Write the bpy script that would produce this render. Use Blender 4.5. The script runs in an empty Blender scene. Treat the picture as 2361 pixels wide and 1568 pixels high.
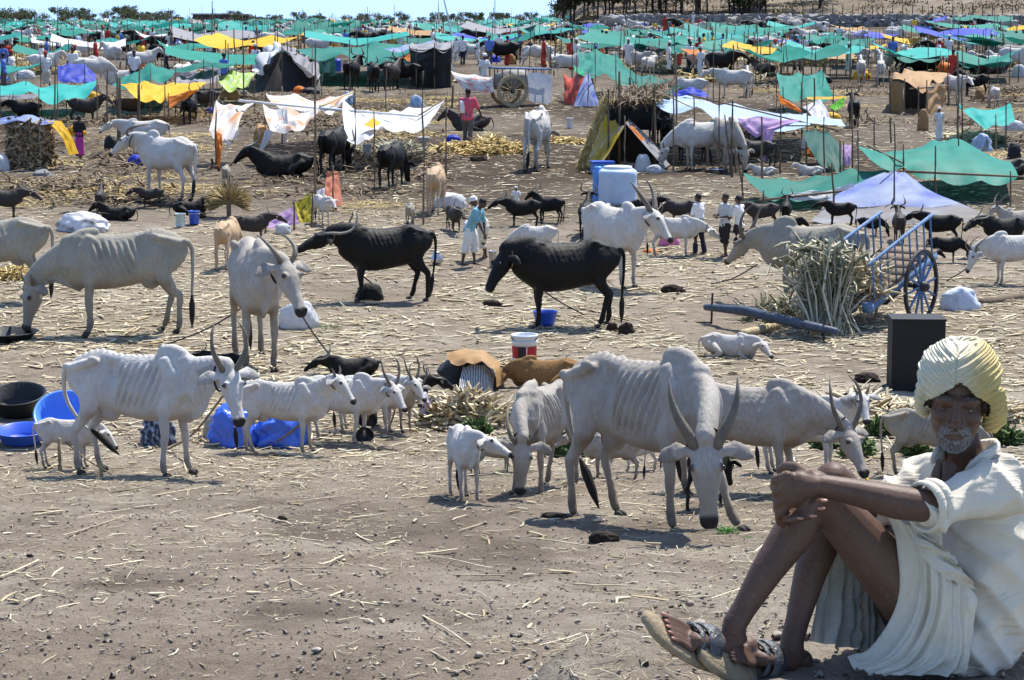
import bpy, math, random
import numpy as np
from mathutils import Vector, Matrix
R = math.radians
random.seed(7); rng = np.random.default_rng(11)
SC = bpy.context.scene
COL = SC.collection
# ------------------------------------------------------------------ camera
CAMZ = 4.0
FP = 5000.0                       # focal length in units of a 2361 px wide picture
PITCH = math.atan((784 - 45) / FP)
cam_d = bpy.data.cameras.new('camera'); cam = bpy.data.objects.new('camera', cam_d); COL.objects.link(cam)
cam.location = (0, 0, CAMZ); cam.rotation_euler = (R(90) - PITCH, 0, 0)
cam_d.sensor_width = 36; cam_d.lens = 36 * FP / 2361; cam_d.clip_start = 0.1; cam_d.clip_end = 9000
SC.camera = cam
# ------------------------------------------------------------------ sky, sun, exposure
SUN_DIR = Vector((0.26, 0.40, 0.88)).normalized()      # towards the sun: high, right, a little behind the scene
w = bpy.data.worlds.new('World'); SC.world = w; w.use_nodes = True
nt = w.node_tree; nt.nodes.clear()
sky = nt.nodes.new('ShaderNodeTexSky'); sky.sky_type = 'NISHITA'; sky.sun_disc = False
sky.sun_elevation = math.asin(SUN_DIR.z); sky.sun_rotation = math.atan2(SUN_DIR.x, SUN_DIR.y)
sky.air_density = 1.0; sky.dust_density = 0.25; sky.ozone_density = 2.0
bg = nt.nodes.new('ShaderNodeBackground'); bg.inputs['Strength'].default_value = 0.13
out = nt.nodes.new('ShaderNodeOutputWorld')
tcw = nt.nodes.new('ShaderNodeTexCoord'); mpw = nt.nodes.new('ShaderNodeMapping'); mpw.inputs['Location'].default_value = (0, 0, .24)
nt.links.new(tcw.outputs['Generated'], mpw.inputs['Vector']); nt.links.new(mpw.outputs[0], sky.inputs['Vector'])   # the clear blue comes down to the horizon
nt.links.new(sky.outputs[0], bg.inputs[0]); nt.links.new(bg.outputs[0], out.inputs[0])
sl = bpy.data.lights.new('sun', 'SUN'); sl.energy = 4.0; sl.angle = R(0.5); sl.color = (1, 0.96, 0.88)
so = bpy.data.objects.new('sun', sl); COL.objects.link(so)
so.rotation_euler = (-SUN_DIR).to_track_quat('-Z', 'Y').to_euler()
SC.view_settings.view_transform = 'Standard'; SC.view_settings.look = 'None'
SC.view_settings.gamma = 1; SC.view_settings.use_curve_mapping = False
SC.view_settings.exposure = 1.0
SC.cycles.max_bounces = 6; SC.cycles.diffuse_bounces = 3; SC.cycles.transparent_max_bounces = 8

def h2(ix, iy, s=0):
    v = np.sin(ix * 127.1 + iy * 311.7 + s * 74.7) * 43758.5453; return v - np.floor(v)
def vnoise(x, y, s=0):
    xi = np.floor(x); yi = np.floor(y); fx = x - xi; fy = y - yi
    fx = fx * fx * (3 - 2 * fx); fy = fy * fy * (3 - 2 * fy)
    return (h2(xi, yi, s) * (1 - fx) + h2(xi + 1, yi, s) * fx) * (1 - fy) + (h2(xi, yi + 1, s) * (1 - fx) + h2(xi + 1, yi + 1, s) * fx) * fy

# ------------------------------------------------------------------ geometry of the place
_cp, _sp = math.cos(PITCH), math.sin(PITCH)
FWD = Vector((0, _cp, -_sp)); UP = Vector((0, _sp, _cp))
def ray(px, py):
    return FWD + Vector((1, 0, 0)) * ((px - 1180.5) / FP) - UP * ((py - 784) / FP)
_HD = np.array([4, 10, 13, 16.7, 22.7, 31, 36, 42, 47, 50, 56, 62, 83, 119, 167, 227, 300, 420, 800, 9000.])
_HV = np.array([3.0, 3.0, 3.5, 3.95, 4.55, 4.6, 4.5, 4.3, 4.02, 3.85, 3.7, 3.6, 3.25, 2.65, 2.15, 1.85, 1.75, 1.9, 2.2, 3.0])
def sstep(a, b, x):
    t = np.clip((x - a) / (b - a), 0, 1); return t * t * (3 - 2 * t)
MOUND = (0.98, 5.95)
def G(x, y):
    """height of the smooth ground"""
    x = np.asarray(x, float); y = np.asarray(y, float)
    h = CAMZ - np.interp(y, _HD, _HV)
    h = h + 0.05 * np.sin(x * 0.7 + y * .31) * sstep(20, 40, y) * np.sin(y * .23 + 1)
    # the dirt bank the seated man rests on
    e = np.sqrt(((x - MOUND[0]) / 1.0) ** 2 + ((y - MOUND[1]) / 0.85) ** 2)
    m = 1 - sstep(0.78, 1.7, e)
    h = h * (1 - m) + 2.2 * m
    # hillside beyond the stone wall on the right
    hx = (x / np.maximum(y, 1))
    hill = np.clip((y - 266) / 500, 0, 3) * (.55 * sstep(.016, .035, hx) + .45 * sstep(.03, .2, hx)) * 62 + 1.2 * (vnoise(x * .05, y * .05, 33) - .3) * sstep(275, 320, y) * sstep(.016, .035, hx)
    return h + hill + 1.0 * sstep(170, 262, y) * sstep(.008, .05, hx)
def Gf(x, y): return float(G(x, y))
def ground_at(px, py):
    d = ray(px, py); y0 = 4.2; lo = None
    y = y0
    while y < 3500:
        z = CAMZ + d.z * y / d.y
        x = d.x * y / d.y
        if z <= Gf(x, y) and y > 7.5: lo = y; break
        y *= 1.01
    if lo is None: y = 3500
    a, b = y / 1.01, y
    for _ in range(12):
        mth = (a + b) / 2
        if CAMZ + d.z * mth / d.y <= Gf(d.x * mth / d.y, mth): b = mth
        else: a = mth
    return Vector((d.x * b / d.y, b, Gf(d.x * b / d.y, b)))
def pt(px, py, d):
    r = ray(px, py); return Vector((0, 0, CAMZ)) + r * (d / r.y)
def mpp(p):
    """metres per picture unit at world point p"""
    return (Vector(p) - Vector((0, 0, CAMZ))).dot(FWD) / FP

# ------------------------------------------------------------------ materials
MATS = {}
def _n(nt, t, **kw):
    n = nt.nodes.new(t)
    for k, v in kw.items():
        if k in n.inputs: n.inputs[k].default_value = v
        else: setattr(n, k, v)
    return n
def newmat(name):
    m = bpy.data.materials.new(name); m.use_nodes = True
    nt = m.node_tree; b = nt.nodes['Principled BSDF']
    return m, nt, b
def col4(c): return (c[0], c[1], c[2], 1)
def mat(name, c, rough=.75, vary=.25, scale=6.0, bump=.15, bscale=40., metal=0., spec=.3, rand=0.0):
    """plain procedural material: colour mottled by noise, fine bump"""
    if name in MATS: return MATS[name]
    m, nt, b = newmat(name); L = nt.links
    tc = _n(nt, 'ShaderNodeTexCoord')
    no = _n(nt, 'ShaderNodeTexNoise', Scale=scale, Detail=5.0)
    L.new(tc.outputs['Object'], no.inputs['Vector'])
    mx = _n(nt, 'ShaderNodeMix', data_type='RGBA')
    L.new(no.outputs['Fac'], mx.inputs['Factor'])
    mx.inputs['A'].default_value = col4([v * (1 - vary * 1.6) for v in c]); mx.inputs['B'].default_value = col4([min(.95, v * (1 + vary * 1.4)) for v in c])
    outc = mx.outputs['Result']
    if rand:
        oi = _n(nt, 'ShaderNodeObjectInfo'); hs = _n(nt, 'ShaderNodeHueSaturation')
        mr = _n(nt, 'ShaderNodeMapRange'); mr.inputs['To Min'].default_value = 1 - rand; mr.inputs['To Max'].default_value = 1 + rand
        L.new(oi.outputs['Random'], mr.inputs['Value']); L.new(mr.outputs[0], hs.inputs['Value']); L.new(outc, hs.inputs['Color']); outc = hs.outputs[0]
    L.new(outc, b.inputs['Base Color'])
    b.inputs['Roughness'].default_value = rough; b.inputs['Metallic'].default_value = metal; b.inputs['Specular IOR Level'].default_value = spec
    if bump:
        n2 = _n(nt, 'ShaderNodeTexNoise', Scale=bscale, Detail=4.0); L.new(tc.outputs['Object'], n2.inputs['Vector'])
        bp = _n(nt, 'ShaderNodeBump', Strength=bump, Distance=.02); L.new(n2.outputs['Fac'], bp.inputs['Height']); L.new(bp.outputs[0], b.inputs['Normal'])
    MATS[name] = m; return m
def cloth(name, c, c2=None, trans=.35, stripes=0, sscale=3.0, vary=.12, rough=.6, rand=0.0, spec=.25):
    """thin woven sheet: light passes through; creases, stains, optional stripes of a second colour"""
    if name in MATS: return MATS[name]
    m, nt, b = newmat(name); L = nt.links
    tc = _n(nt, 'ShaderNodeTexCoord'); uv = tc.outputs['UV']
    no = _n(nt, 'ShaderNodeTexNoise', Scale=7.0, Detail=6.0); L.new(tc.outputs['UV'], no.inputs['Vector'])
    mx = _n(nt, 'ShaderNodeMix', data_type='RGBA'); L.new(no.outputs['Fac'], mx.inputs['Factor'])
    mx.inputs['A'].default_value = col4([v * (1 - vary * 1.8) for v in c]); mx.inputs['B'].default_value = col4([min(.92, v * (1 + vary * 1.6)) for v in c])
    o = mx.outputs['Result']
    if c2:
        wv = _n(nt, 'ShaderNodeTexNoise' if not stripes else 'ShaderNodeTexWave', Scale=sscale)
        if stripes: wv.inputs['Distortion'].default_value = 1.5; wv.inputs['Detail'].default_value = 3
        L.new(tc.outputs['UV'], wv.inputs['Vector'])
        cr = _n(nt, 'ShaderNodeValToRGB'); cr.color_ramp.elements[0].position = .47; cr.color_ramp.elements[1].position = .70
        L.new(wv.outputs['Fac'], cr.inputs[0])
        m2 = _n(nt, 'ShaderNodeMix', data_type='RGBA'); L.new(cr.outputs[0], m2.inputs['Factor']); L.new(o, m2.inputs['A']); m2.inputs['B'].default_value = col4(c2)
        o = m2.outputs['Result']
    if rand:
        oi = _n(nt, 'ShaderNodeObjectInfo'); hs = _n(nt, 'ShaderNodeHueSaturation')
        mr = _n(nt, 'ShaderNodeMapRange'); mr.inputs['To Min'].default_value = 1 - rand; mr.inputs['To Max'].default_value = 1 + rand
        L.new(oi.outputs['Random'], mr.inputs['Value']); L.new(mr.outputs[0], hs.inputs['Value']); L.new(o, hs.inputs['Color']); o = hs.outputs[0]
    L.new(o, b.inputs['Base Color']); b.inputs['Roughness'].default_value = rough; b.inputs['Specular IOR Level'].default_value = spec
    n2 = _n(nt, 'ShaderNodeTexNoise', Scale=22.0, Detail=5.0, Distortion=1.2); L.new(uv, n2.inputs['Vector'])
    bp = _n(nt, 'ShaderNodeBump', Strength=.35, Distance=.03); L.new(n2.outputs['Fac'], bp.inputs['Height']); L.new(bp.outputs[0], b.inputs['Normal'])
    if trans:
        tr = _n(nt, 'ShaderNodeBsdfTranslucent'); L.new(o, tr.inputs['Color'])
        ms = _n(nt, 'ShaderNodeMixShader'); ms.inputs[0].default_value = trans
        L.new(b.outputs[0], ms.inputs[1]); L.new(tr.outputs[0], ms.inputs[2]); L.new(ms.outputs[0], nt.nodes['Material Output'].inputs[0])
    MATS[name] = m; return m

# ------------------------------------------------------------------ object helpers
def tag(o, label=None, cat=None, group=None, kind=None):
    if label: o['label'] = label
    if cat: o['category'] = cat
    if group: o['group'] = group
    if kind: o['kind'] = kind
    return o
def link(name, me, parent=None, loc=None):
    o = bpy.data.objects.new(name, me); COL.objects.link(o)
    if parent: o.parent = parent
    if name in ('thatch', 'leaves', 'straw_side', 'far_straw'): o['kind'] = 'stuff'
    if loc is not None: o.location = loc
    return o
def empty(name, loc, rz=0, sc=1, label=None, cat=None, group=None):
    o = bpy.data.objects.new(name, None); COL.objects.link(o); o.empty_display_size = .2
    o.location = loc; o.rotation_euler = (0, 0, rz); o.scale = (sc, sc, sc) if not hasattr(sc, '__len__') else sc
    return tag(o, label, cat, group)
def kids(o): return [c for c in COL.objects if c.parent == o]
def mesh(name, V, F, m, smooth=True, uv=None):
    me = bpy.data.meshes.new(name); me.from_pydata([tuple(v) for v in V], [], F)
    if m is not None:
        for mm in (m if isinstance(m, (list, tuple)) else [m]): me.materials.append(mm)
    if smooth: me.polygons.foreach_set('use_smooth', [True] * len(me.polygons))
    if uv is not None:
        l = me.uv_layers.new(name='uv'); vi = np.zeros(len(me.loops), int); me.loops.foreach_get('vertex_index', vi)
        l.data.foreach_set('uv', np.asarray(uv, 'f')[vi].ravel())
    me.update(); return me
class MB:
    """collects closed shapes into one mesh"""
    def __init__(s): s.V = []; s.F = []; s.M = []; s.mi = 0
    def add(s, V, F):
        o = len(s.V); s.V += [Vector(v) for v in V]; s.F += [[i + o for i in f] for f in F]; s.M += [s.mi] * len(F)
    def tube(s, P, r, n=10, upv=(0, 0, 1), cap=True):
        P = [Vector(p) for p in P]; upv = Vector(upv); V = []; F = []
        if not hasattr(r, '__len__'): r = [r] * len(P)
        r = [(q, q) if not hasattr(q, '__len__') else q for q in r]
        if cap:
            a = P[0] - (P[1] - P[0]).normalized() * min(r[0]) * .6; b = P[-1] + (P[-1] - P[-2]).normalized() * min(r[-1]) * .6
            P = [a] + P + [b]; r = [(r[0][0] * .55, r[0][1] * .55)] + r + [(r[-1][0] * .55, r[-1][1] * .55)]
        for i, p in enumerate(P):
            t = (P[min(i + 1, len(P) - 1)] - P[max(i - 1, 0)]).normalized()
            sd = t.cross(upv)
            if sd.length < 1e-3: sd = t.cross(Vector((1, 0, 0)) if abs(t.x) < .9 else Vector((0, 1, 0)))
            sd.normalize(); u = sd.cross(t).normalized()
            for k in range(n):
                a = 2 * math.pi * k / n; V.append(p + sd * math.cos(a) * r[i][0] + u * math.sin(a) * r[i][1])
        m = len(P)
        for i in range(m - 1):
            for k in range(n): F.append([i * n + k, i * n + (k + 1) % n, (i + 1) * n + (k + 1) % n, (i + 1) * n + k])
        F.append(list(range(n))[::-1]); F.append([(m - 1) * n + k for k in range(n)])
        s.add(V, F); return s
    def ell(s, c, r, rot=None, n=14, m=8):
        V = []; F = []; c = Vector(c)
        for i in range(1, m):
            th = math.pi * i / m
            for k in range(n):
                a = 2 * math.pi * k / n
                v = Vector((math.sin(th) * math.cos(a) * r[0], math.sin(th) * math.sin(a) * r[1], math.cos(th) * r[2]))
                V.append((rot @ v if rot else v) + c)
        t = Vector((0, 0, r[2])); V.append((rot @ t if rot else t) + c); V.append((rot @ -t if rot else -t) + c)
        for i in range(m - 2):
            for k in range(n): F.append([i * n + k, (i + 1) * n + k, (i + 1) * n + (k + 1) % n, i * n + (k + 1) % n])
        T, B = len(V) - 2, len(V) - 1
        for k in range(n): F.append([T, k, (k + 1) % n]); F.append([B, (m - 2) * n + (k + 1) % n, (m - 2) * n + k])
        s.add(V, F); return s
    def box(s, c, d, rot=None, taper=1.0):
        c = Vector(c); V = []
        for z in (-1, 1):
            for y in (-1, 1):
                for x in (-1, 1):
                    k = taper if z > 0 else 1
                    v = Vector((x * d[0] / 2 * k, y * d[1] / 2 * k, z * d[2] / 2)); V.append((rot @ v if rot else v) + c)
        s.add(V, [[0, 2, 3, 1], [4, 5, 7, 6], [0, 1, 5, 4], [2, 6, 7, 3], [0, 4, 6, 2], [1, 3, 7, 5]]); return s
    def lathe(s, prof, c=(0, 0, 0), n=20, rot=None):
        c = Vector(c); V = []; F = []
        for (r, z) in prof:
            for k in range(n):
                a = 2 * math.pi * k / n; v = Vector((r * math.cos(a), r * math.sin(a), z)); V.append((rot @ v if rot else v) + c)
        for i in range(len(prof) - 1):
            for k in range(n): F.append([i * n + k, i * n + (k + 1) % n, (i + 1) * n + (k + 1) % n, (i + 1) * n + k])
        F.append(list(range(n))[::-1]); F.append([(len(prof) - 1) * n + k for k in range(n)])
        s.add(V, F); return s
    def loft(s, rings):
        V = []; F = []; n = len(rings[0])
        for r_ in rings: V += r_
        for i in range(len(rings) - 1):
            for k in range(n): F.append([i * n + k, i * n + (k + 1) % n, (i + 1) * n + (k + 1) % n, (i + 1) * n + k])
        F.append(list(range(n))[::-1]); F.append([(len(rings) - 1) * n + k for k in range(n)])
        s.add(V, F); return s
    def me(s, name, m, smooth=True):
        x = mesh(name, s.V, s.F, m, smooth)
        if isinstance(m, (list, tuple)): x.polygons.foreach_set('material_index', s.M)
        return x
    def build(s, name, m, parent=None, smooth=True, loc=None): return link(name, s.me(name, m, smooth), parent, loc)
_tmp = bpy.data.scenes.new('tmp')
def remesh(mb, voxel, smooth=4, fac=.5):
    """union of the collected shapes as one continuous skin -> (verts, faces)"""
    me = bpy.data.meshes.new('raw'); me.from_pydata([tuple(v) for v in mb.V], [], mb.F)
    o = bpy.data.objects.new('raw', me); _tmp.collection.objects.link(o)
    r = o.modifiers.new('r', 'REMESH'); r.mode = 'VOXEL'; r.voxel_size = voxel
    if smooth: q = o.modifiers.new('s', 'SMOOTH'); q.iterations = smooth; q.factor = fac
    vl = _tmp.view_layers[0]; vl.update()
    dg = vl.depsgraph; e = o.evaluated_get(dg).to_mesh()
    V = np.zeros(len(e.vertices) * 3); e.vertices.foreach_get('co', V); V = V.reshape(-1, 3)
    F = [list(p.vertices) for p in e.polygons]
    o.evaluated_get(dg).to_mesh_clear()
    bpy.data.objects.remove(o); bpy.data.meshes.remove(me)
    return V, F
def curve(P, n=16):
    """Catmull-Rom through P"""
    P = [Vector(p) for p in P]
    if len(P) < 3: return [P[0].lerp(P[-1], i / (n - 1)) for i in range(n)]
    Q = [P[0] * 2 - P[1]] + P + [P[-1] * 2 - P[-2]]; o = []
    for i in range(n):
        t = i / (n - 1) * (len(P) - 1); k = min(int(t), len(P) - 2); t -= k
        a, b, c, d = Q[k:k + 4]
        o.append(.5 * ((2 * b) + (c - a) * t + (2 * a - 5 * b + 4 * c - d) * t * t + (3 * b - a - 3 * c + d) * t ** 3))
    return o
def lerpv(vals, n):
    """piecewise linear resample of scalars or tuples"""
    a = np.array(vals, float); t = np.linspace(0, len(a) - 1, n)
    if a.ndim == 1: return list(np.interp(t, range(len(a)), a))
    return [tuple(r) for r in np.stack([np.interp(t, range(len(a)), a[:, j]) for j in range(a.shape[1])], 1)]
# ------------------------------------------------------------------ ground
def ground_mat():
    m, nt, b = newmat('dirt'); L = nt.links
    tc = _n(nt, 'ShaderNodeTexCoord'); P = tc.outputs['Object']
    def noise(s, d=6, dist=0.0, rough=.6):
        n = _n(nt, 'ShaderNodeTexNoise', Scale=s, Detail=d, Distortion=dist, Roughness=rough); L.new(P, n.inputs['Vector']); return n
    def ramp(src, p0, p1, a=0, b_=1):
        r = _n(nt, 'ShaderNodeMapRange'); r.inputs['From Min'].default_value = p0; r.inputs['From Max'].default_value = p1
        r.inputs['To Min'].default_value = a; r.inputs['To Max'].default_value = b_; L.new(src, r.inputs['Value']); return r.outputs[0]
    def mix(f, a, c):
        x = _n(nt, 'ShaderNodeMix', data_type='RGBA'); L.new(f, x.inputs['Factor'])
        if isinstance(a, tuple): x.inputs['A'].default_value = a
        else: L.new(a, x.inputs['A'])
        if isinstance(c, tuple): x.inputs['B'].default_value = c
        else: L.new(c, x.inputs['B'])
        return x.outputs['Result']
    big = noise(.22, 4); mid = noise(1.7, 6); fine = noise(16, 7, .3, .75); grit = noise(75, 4)
    c = mix(ramp(big.outputs['Fac'], .38, .62), (.262, .210, .160, 1), (.375, .322, .258, 1))
    c = mix(ramp(mid.outputs['Fac'], .42, .68), c, (.190, .150, .112, 1))
    c = mix(ramp(fine.outputs['Fac'], .50, .72, 0, .75), c, (.34, .29, .225, 1))
    c = mix(ramp(grit.outputs['Fac'], .60, .72, 0, .7), c, (.42, .38, .32, 1))
    c = mix(ramp(grit.outputs['Fac'], .40, .30, 0, .7), c, (.05, .038, .03, 1))
    at = _n(nt, 'ShaderNodeAttribute', attribute_name='straw'); at2 = _n(nt, 'ShaderNodeAttribute', attribute_name='pale'); at3 = _n(nt, 'ShaderNodeAttribute', attribute_name='dung')
    chaff = noise(9, 7, 1.6, .8)
    ml = _n(nt, 'ShaderNodeMath', operation='MULTIPLY'); L.new(ramp(chaff.outputs['Fac'], .50, .62), ml.inputs[0]); L.new(at.outputs['Fac'], ml.inputs[1])
    c = mix(ml.outputs[0], c, (.46, .39, .27, 1))
    c = mix(at3.outputs['Fac'], c, (.055, .038, .024, 1))
    c = mix(at2.outputs['Fac'], c, (.50, .44, .35, 1))
    L.new(c, b.inputs['Base Color']); b.inputs['Roughness'].default_value = .95; b.inputs['Specular IOR Level'].default_value = .12
    lump_ = noise(4.2, 5, .6); b0 = _n(nt, 'ShaderNodeBump', Strength=.75, Distance=.14); L.new(lump_.outputs['Fac'], b0.inputs['Height'])
    b1 = _n(nt, 'ShaderNodeBump', Strength=.95, Distance=.06); L.new(fine.outputs['Fac'], b1.inputs['Height']); L.new(b0.outputs[0], b1.inputs['Normal'])
    b2 = _n(nt, 'ShaderNodeBump', Strength=.7, Distance=.02); L.new(grit.outputs['Fac'], b2.inputs['Height']); L.new(b1.outputs[0], b2.inputs['Normal'])
    L.new(b2.outputs[0], b.inputs['Normal'])
    return m
def straw_density(x, y):
    """0..1 how much straw lies there"""
    n = vnoise(x * .35 + 3, y * .22, 1) * .6 + vnoise(x * 1.1, y * .7, 2) * .4
    d = sstep(.36, .62, n)
    near = 1 - sstep(19, 26, y)
    d = d * (1 - .75 * near) * (1 - .74 * sstep(43, 54, y))
    return d
def make_ground():
    ys = np.concatenate([np.geomspace(4.0, 60, 760), np.geomspace(60.6, 8500, 230)])
    us = np.linspace(-.52, .52, 300)
    Y, U = np.meshgrid(ys, us, indexing='ij'); X = U * Y
    Z = G(X, Y)
    f = 1 - sstep(60, 120, Y)
    Z = Z + f * (.05 * (vnoise(X * .9, Y * .9, 5) - .5) + .035 * (vnoise(X * 3.1, Y * 3.1, 6) - .5) + .022 * (vnoise(X * 8.7, Y * 8.7, 7) - .5) + .014 * (vnoise(X * 21, Y * 21, 8) - .5))
    ny, nx = Y.shape
    me = bpy.data.meshes.new('ground'); V = np.stack([X, Y, Z], -1).reshape(-1, 3)
    i = np.arange((ny - 1) * (nx - 1)); r_, c_ = i // (nx - 1), i % (nx - 1); a = r_ * nx + c_
    F = np.stack([a, a + 1, a + nx + 1, a + nx], 1)
    me.vertices.add(len(V)); me.vertices.foreach_set('co', V.ravel())
    me.loops.add(F.size); me.loops.foreach_set('vertex_index', F.ravel())
    me.polygons.add(len(F)); me.polygons.foreach_set('loop_start', np.arange(len(F)) * 4); me.polygons.foreach_set('use_smooth', np.ones(len(F), bool))
    me.update(); me.validate()
    def attr(n, v):
        a_ = me.attributes.new(n, 'FLOAT', 'POINT'); a_.data.foreach_set('value', v.ravel().astype('f'))
    attr('straw', (straw_density(X, Y) * .7 + .12) * (1 - .7 * sstep(44, 58, Y)))
    hx = X / Y
    pale = sstep(22.9, 23.3, Y + .4 * vnoise(X * 2, Y, 9)) * (1 - sstep(27.2, 27.6, Y + .5 * vnoise(X * 1.4, Y, 3))) * sstep(-.01, .02, hx) * (.35 + .65 * vnoise(X * .8, Y * 2.2, 12)) * .85
    attr('pale', pale)
    attr('dung', sstep(.6, .8, vnoise(X * .8 + 9, Y * .6, 14)) * .55 * (1 - sstep(15, 21, Y)) + (.58 + .36 * sstep(.4, .7, vnoise(X * .25 + 5, Y * .16, 15))) * sstep(43, 54, Y + 5 * vnoise(X * .3, Y * .3, 21)) * (1 - .45 * sstep(255, 285, Y)))
    me.materials.append(ground_mat())
    tag(link('ground', me), kind='structure')
make_ground()
# ------------------------------------------------------------------ cattle
def coat_mat(name, base, dirt, dark, dirt_amt=.5, rough=.8, spec=.2, mott=.25):
    if name in MATS: return MATS[name]
    m, nt, b = newmat(name); L = nt.links
    tc = _n(nt, 'ShaderNodeTexCoord')
    n1 = _n(nt, 'ShaderNodeTexNoise', Scale=4.5, Detail=6.0); L.new(tc.outputs['Object'], n1.inputs['Vector'])
    n2 = _n(nt, 'ShaderNodeTexNoise', Scale=45.0, Detail=5.0); mp = _n(nt, 'ShaderNodeMapping'); mp.inputs['Scale'].default_value = (1, 1, .35)
    L.new(tc.outputs['Object'], mp.inputs['Vector']); L.new(mp.outputs[0], n2.inputs['Vector'])
    mx = _n(nt, 'ShaderNodeMix', data_type='RGBA'); L.new(n2.outputs['Fac'], mx.inputs['Factor'])
    mx.inputs['A'].default_value = col4([v * (1 - mott) for v in base]); mx.inputs['B'].default_value = col4([min(.9, v * (1 + mott * .6)) for v in base])
    ad = _n(nt, 'ShaderNodeAttribute', attribute_name='dirt')
    r1 = _n(nt, 'ShaderNodeMapRange'); r1.inputs['From Min'].default_value = .38; r1.inputs['From Max'].default_value = .66; L.new(n1.outputs['Fac'], r1.inputs['Value'])
    mu = _n(nt, 'ShaderNodeMath', operation='MULTIPLY_ADD'); L.new(r1.outputs[0], mu.inputs[0]); mu.inputs[1].default_value = .35; L.new(ad.outputs['Fac'], mu.inputs[2])
    mu2 = _n(nt, 'ShaderNodeMath', operation='MULTIPLY'); mu2.use_clamp = True; L.new(mu.outputs[0], mu2.inputs[0]); mu2.inputs[1].default_value = dirt_amt
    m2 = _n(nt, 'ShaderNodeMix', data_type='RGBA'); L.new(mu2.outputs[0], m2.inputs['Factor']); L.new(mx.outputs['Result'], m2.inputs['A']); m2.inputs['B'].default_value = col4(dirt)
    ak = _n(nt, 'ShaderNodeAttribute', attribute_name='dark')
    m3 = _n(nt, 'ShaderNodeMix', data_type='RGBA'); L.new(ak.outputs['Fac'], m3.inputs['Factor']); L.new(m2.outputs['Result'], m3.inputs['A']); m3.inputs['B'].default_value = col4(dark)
    L.new(m3.outputs['Result'], b.inputs['Base Color']); b.inputs['Roughness'].default_value = rough; b.inputs['Specular IOR Level'].default_value = spec
    bp = _n(nt, 'ShaderNodeBump', Strength=.55, Distance=.014); L.new(n2.outputs['Fac'], bp.inputs['Height']); L.new(bp.outputs[0], b.inputs['Normal'])
    MATS[name] = m; return m
COATS = {
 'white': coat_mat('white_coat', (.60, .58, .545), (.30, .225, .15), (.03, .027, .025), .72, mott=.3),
 'grey': coat_mat('grey_coat', (.42, .385, .34), (.20, .14, .085), (.03, .026, .024), .85, mott=.35),
 'ash': coat_mat('ash_coat', (.36, .335, .275), (.16, .125, .085), (.05, .045, .04), .75, mott=.32),
 'black': coat_mat('black_coat', (.0055, .005, .005), (.016, .013, .011), (.006, .006, .006), .5, .6, .22),
 'dark': coat_mat('dark_brown_coat', (.035, .028, .024), (.06, .045, .034), (.012, .01, .01), .5, .6, .3),
 'tan': coat_mat('tan_coat', (.45, .30, .17), (.62, .56, .48), (.04, .03, .025), .6),
 'brown': coat_mat('brown_coat', (.25, .135, .05), (.16, .085, .035), (.03, .02, .015), .5),
}
HORN = mat('horn', (.16, .135, .105), .55, .4, 9, .3, 60)
HORN_D = mat('dark_horn', (.06, .052, .046), .5, .35, 9, .3, 60)
HOOF = mat('hoof', (.05, .042, .035), .7, .3)
EYE = mat('eye', (.008, .007, .006), .15, .1, 6, 0, spec=.6)
TUFT = mat('tail_hair', (.02, .017, .015), .8, .4, 30, .5, 90)
ROPE = mat('rope', (.20, .155, .10), .9, .35, 40, .6, 120)
ROPE_D = mat('dark_rope', (.03, .027, .03), .9, .3, 40, .6, 120)
UPP = dict(poll=(1.02, 0, 1.46), hd=(.70, 0, -.72))
LEVEL = dict(poll=(1.16, 0, 1.24), hd=(.80, 0, -.60))
GRAZE = dict(poll=(1.14, 0, .60), hd=(.26, 0, -.96))
_cow_cache = {}
def horn_pts(kind, s):
    # head frame coordinates (forward along face, side, up off the forehead)
    if kind == 'lyre': return [(-.02, .07*s, -.02), (-.13, .145*s, .03), (-.26, .215*s, .06), (-.40, .255*s, .08), (-.54, .262*s, .07)], [.047, .041, .031, .019, .004]
    if kind == 'up': return [(-.02, .06*s, -.02), (-.10, .13*s, .06), (-.24, .20*s, .14), (-.40, .19*s, .20), (-.54, .13*s, .20)], [.038, .032, .024, .015, .004]
    if kind == 'back': return [(-.02, .06*s, -.02), (-.08, .12*s, .05), (-.20, .16*s, .05), (-.36, .17*s, -.03), (-.48, .15*s, -.14)], [.032, .027, .021, .014, .005]
    if kind == 'short': return [(-.02, .06*s, -.01), (-.07, .10*s, .04), (-.15, .13*s, .07)], [.026, .02, .006]
    if kind == 'buf': return [(-.01, .07*s, -.02), (-.07, .17*s, -.03), (-.20, .25*s, -.09), (-.36, .25*s, -.11), (-.50, .20*s, -.02), (-.56, .15*s, .07)], [.05, .046, .04, .033, .022, .008]
    return None, None
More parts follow.
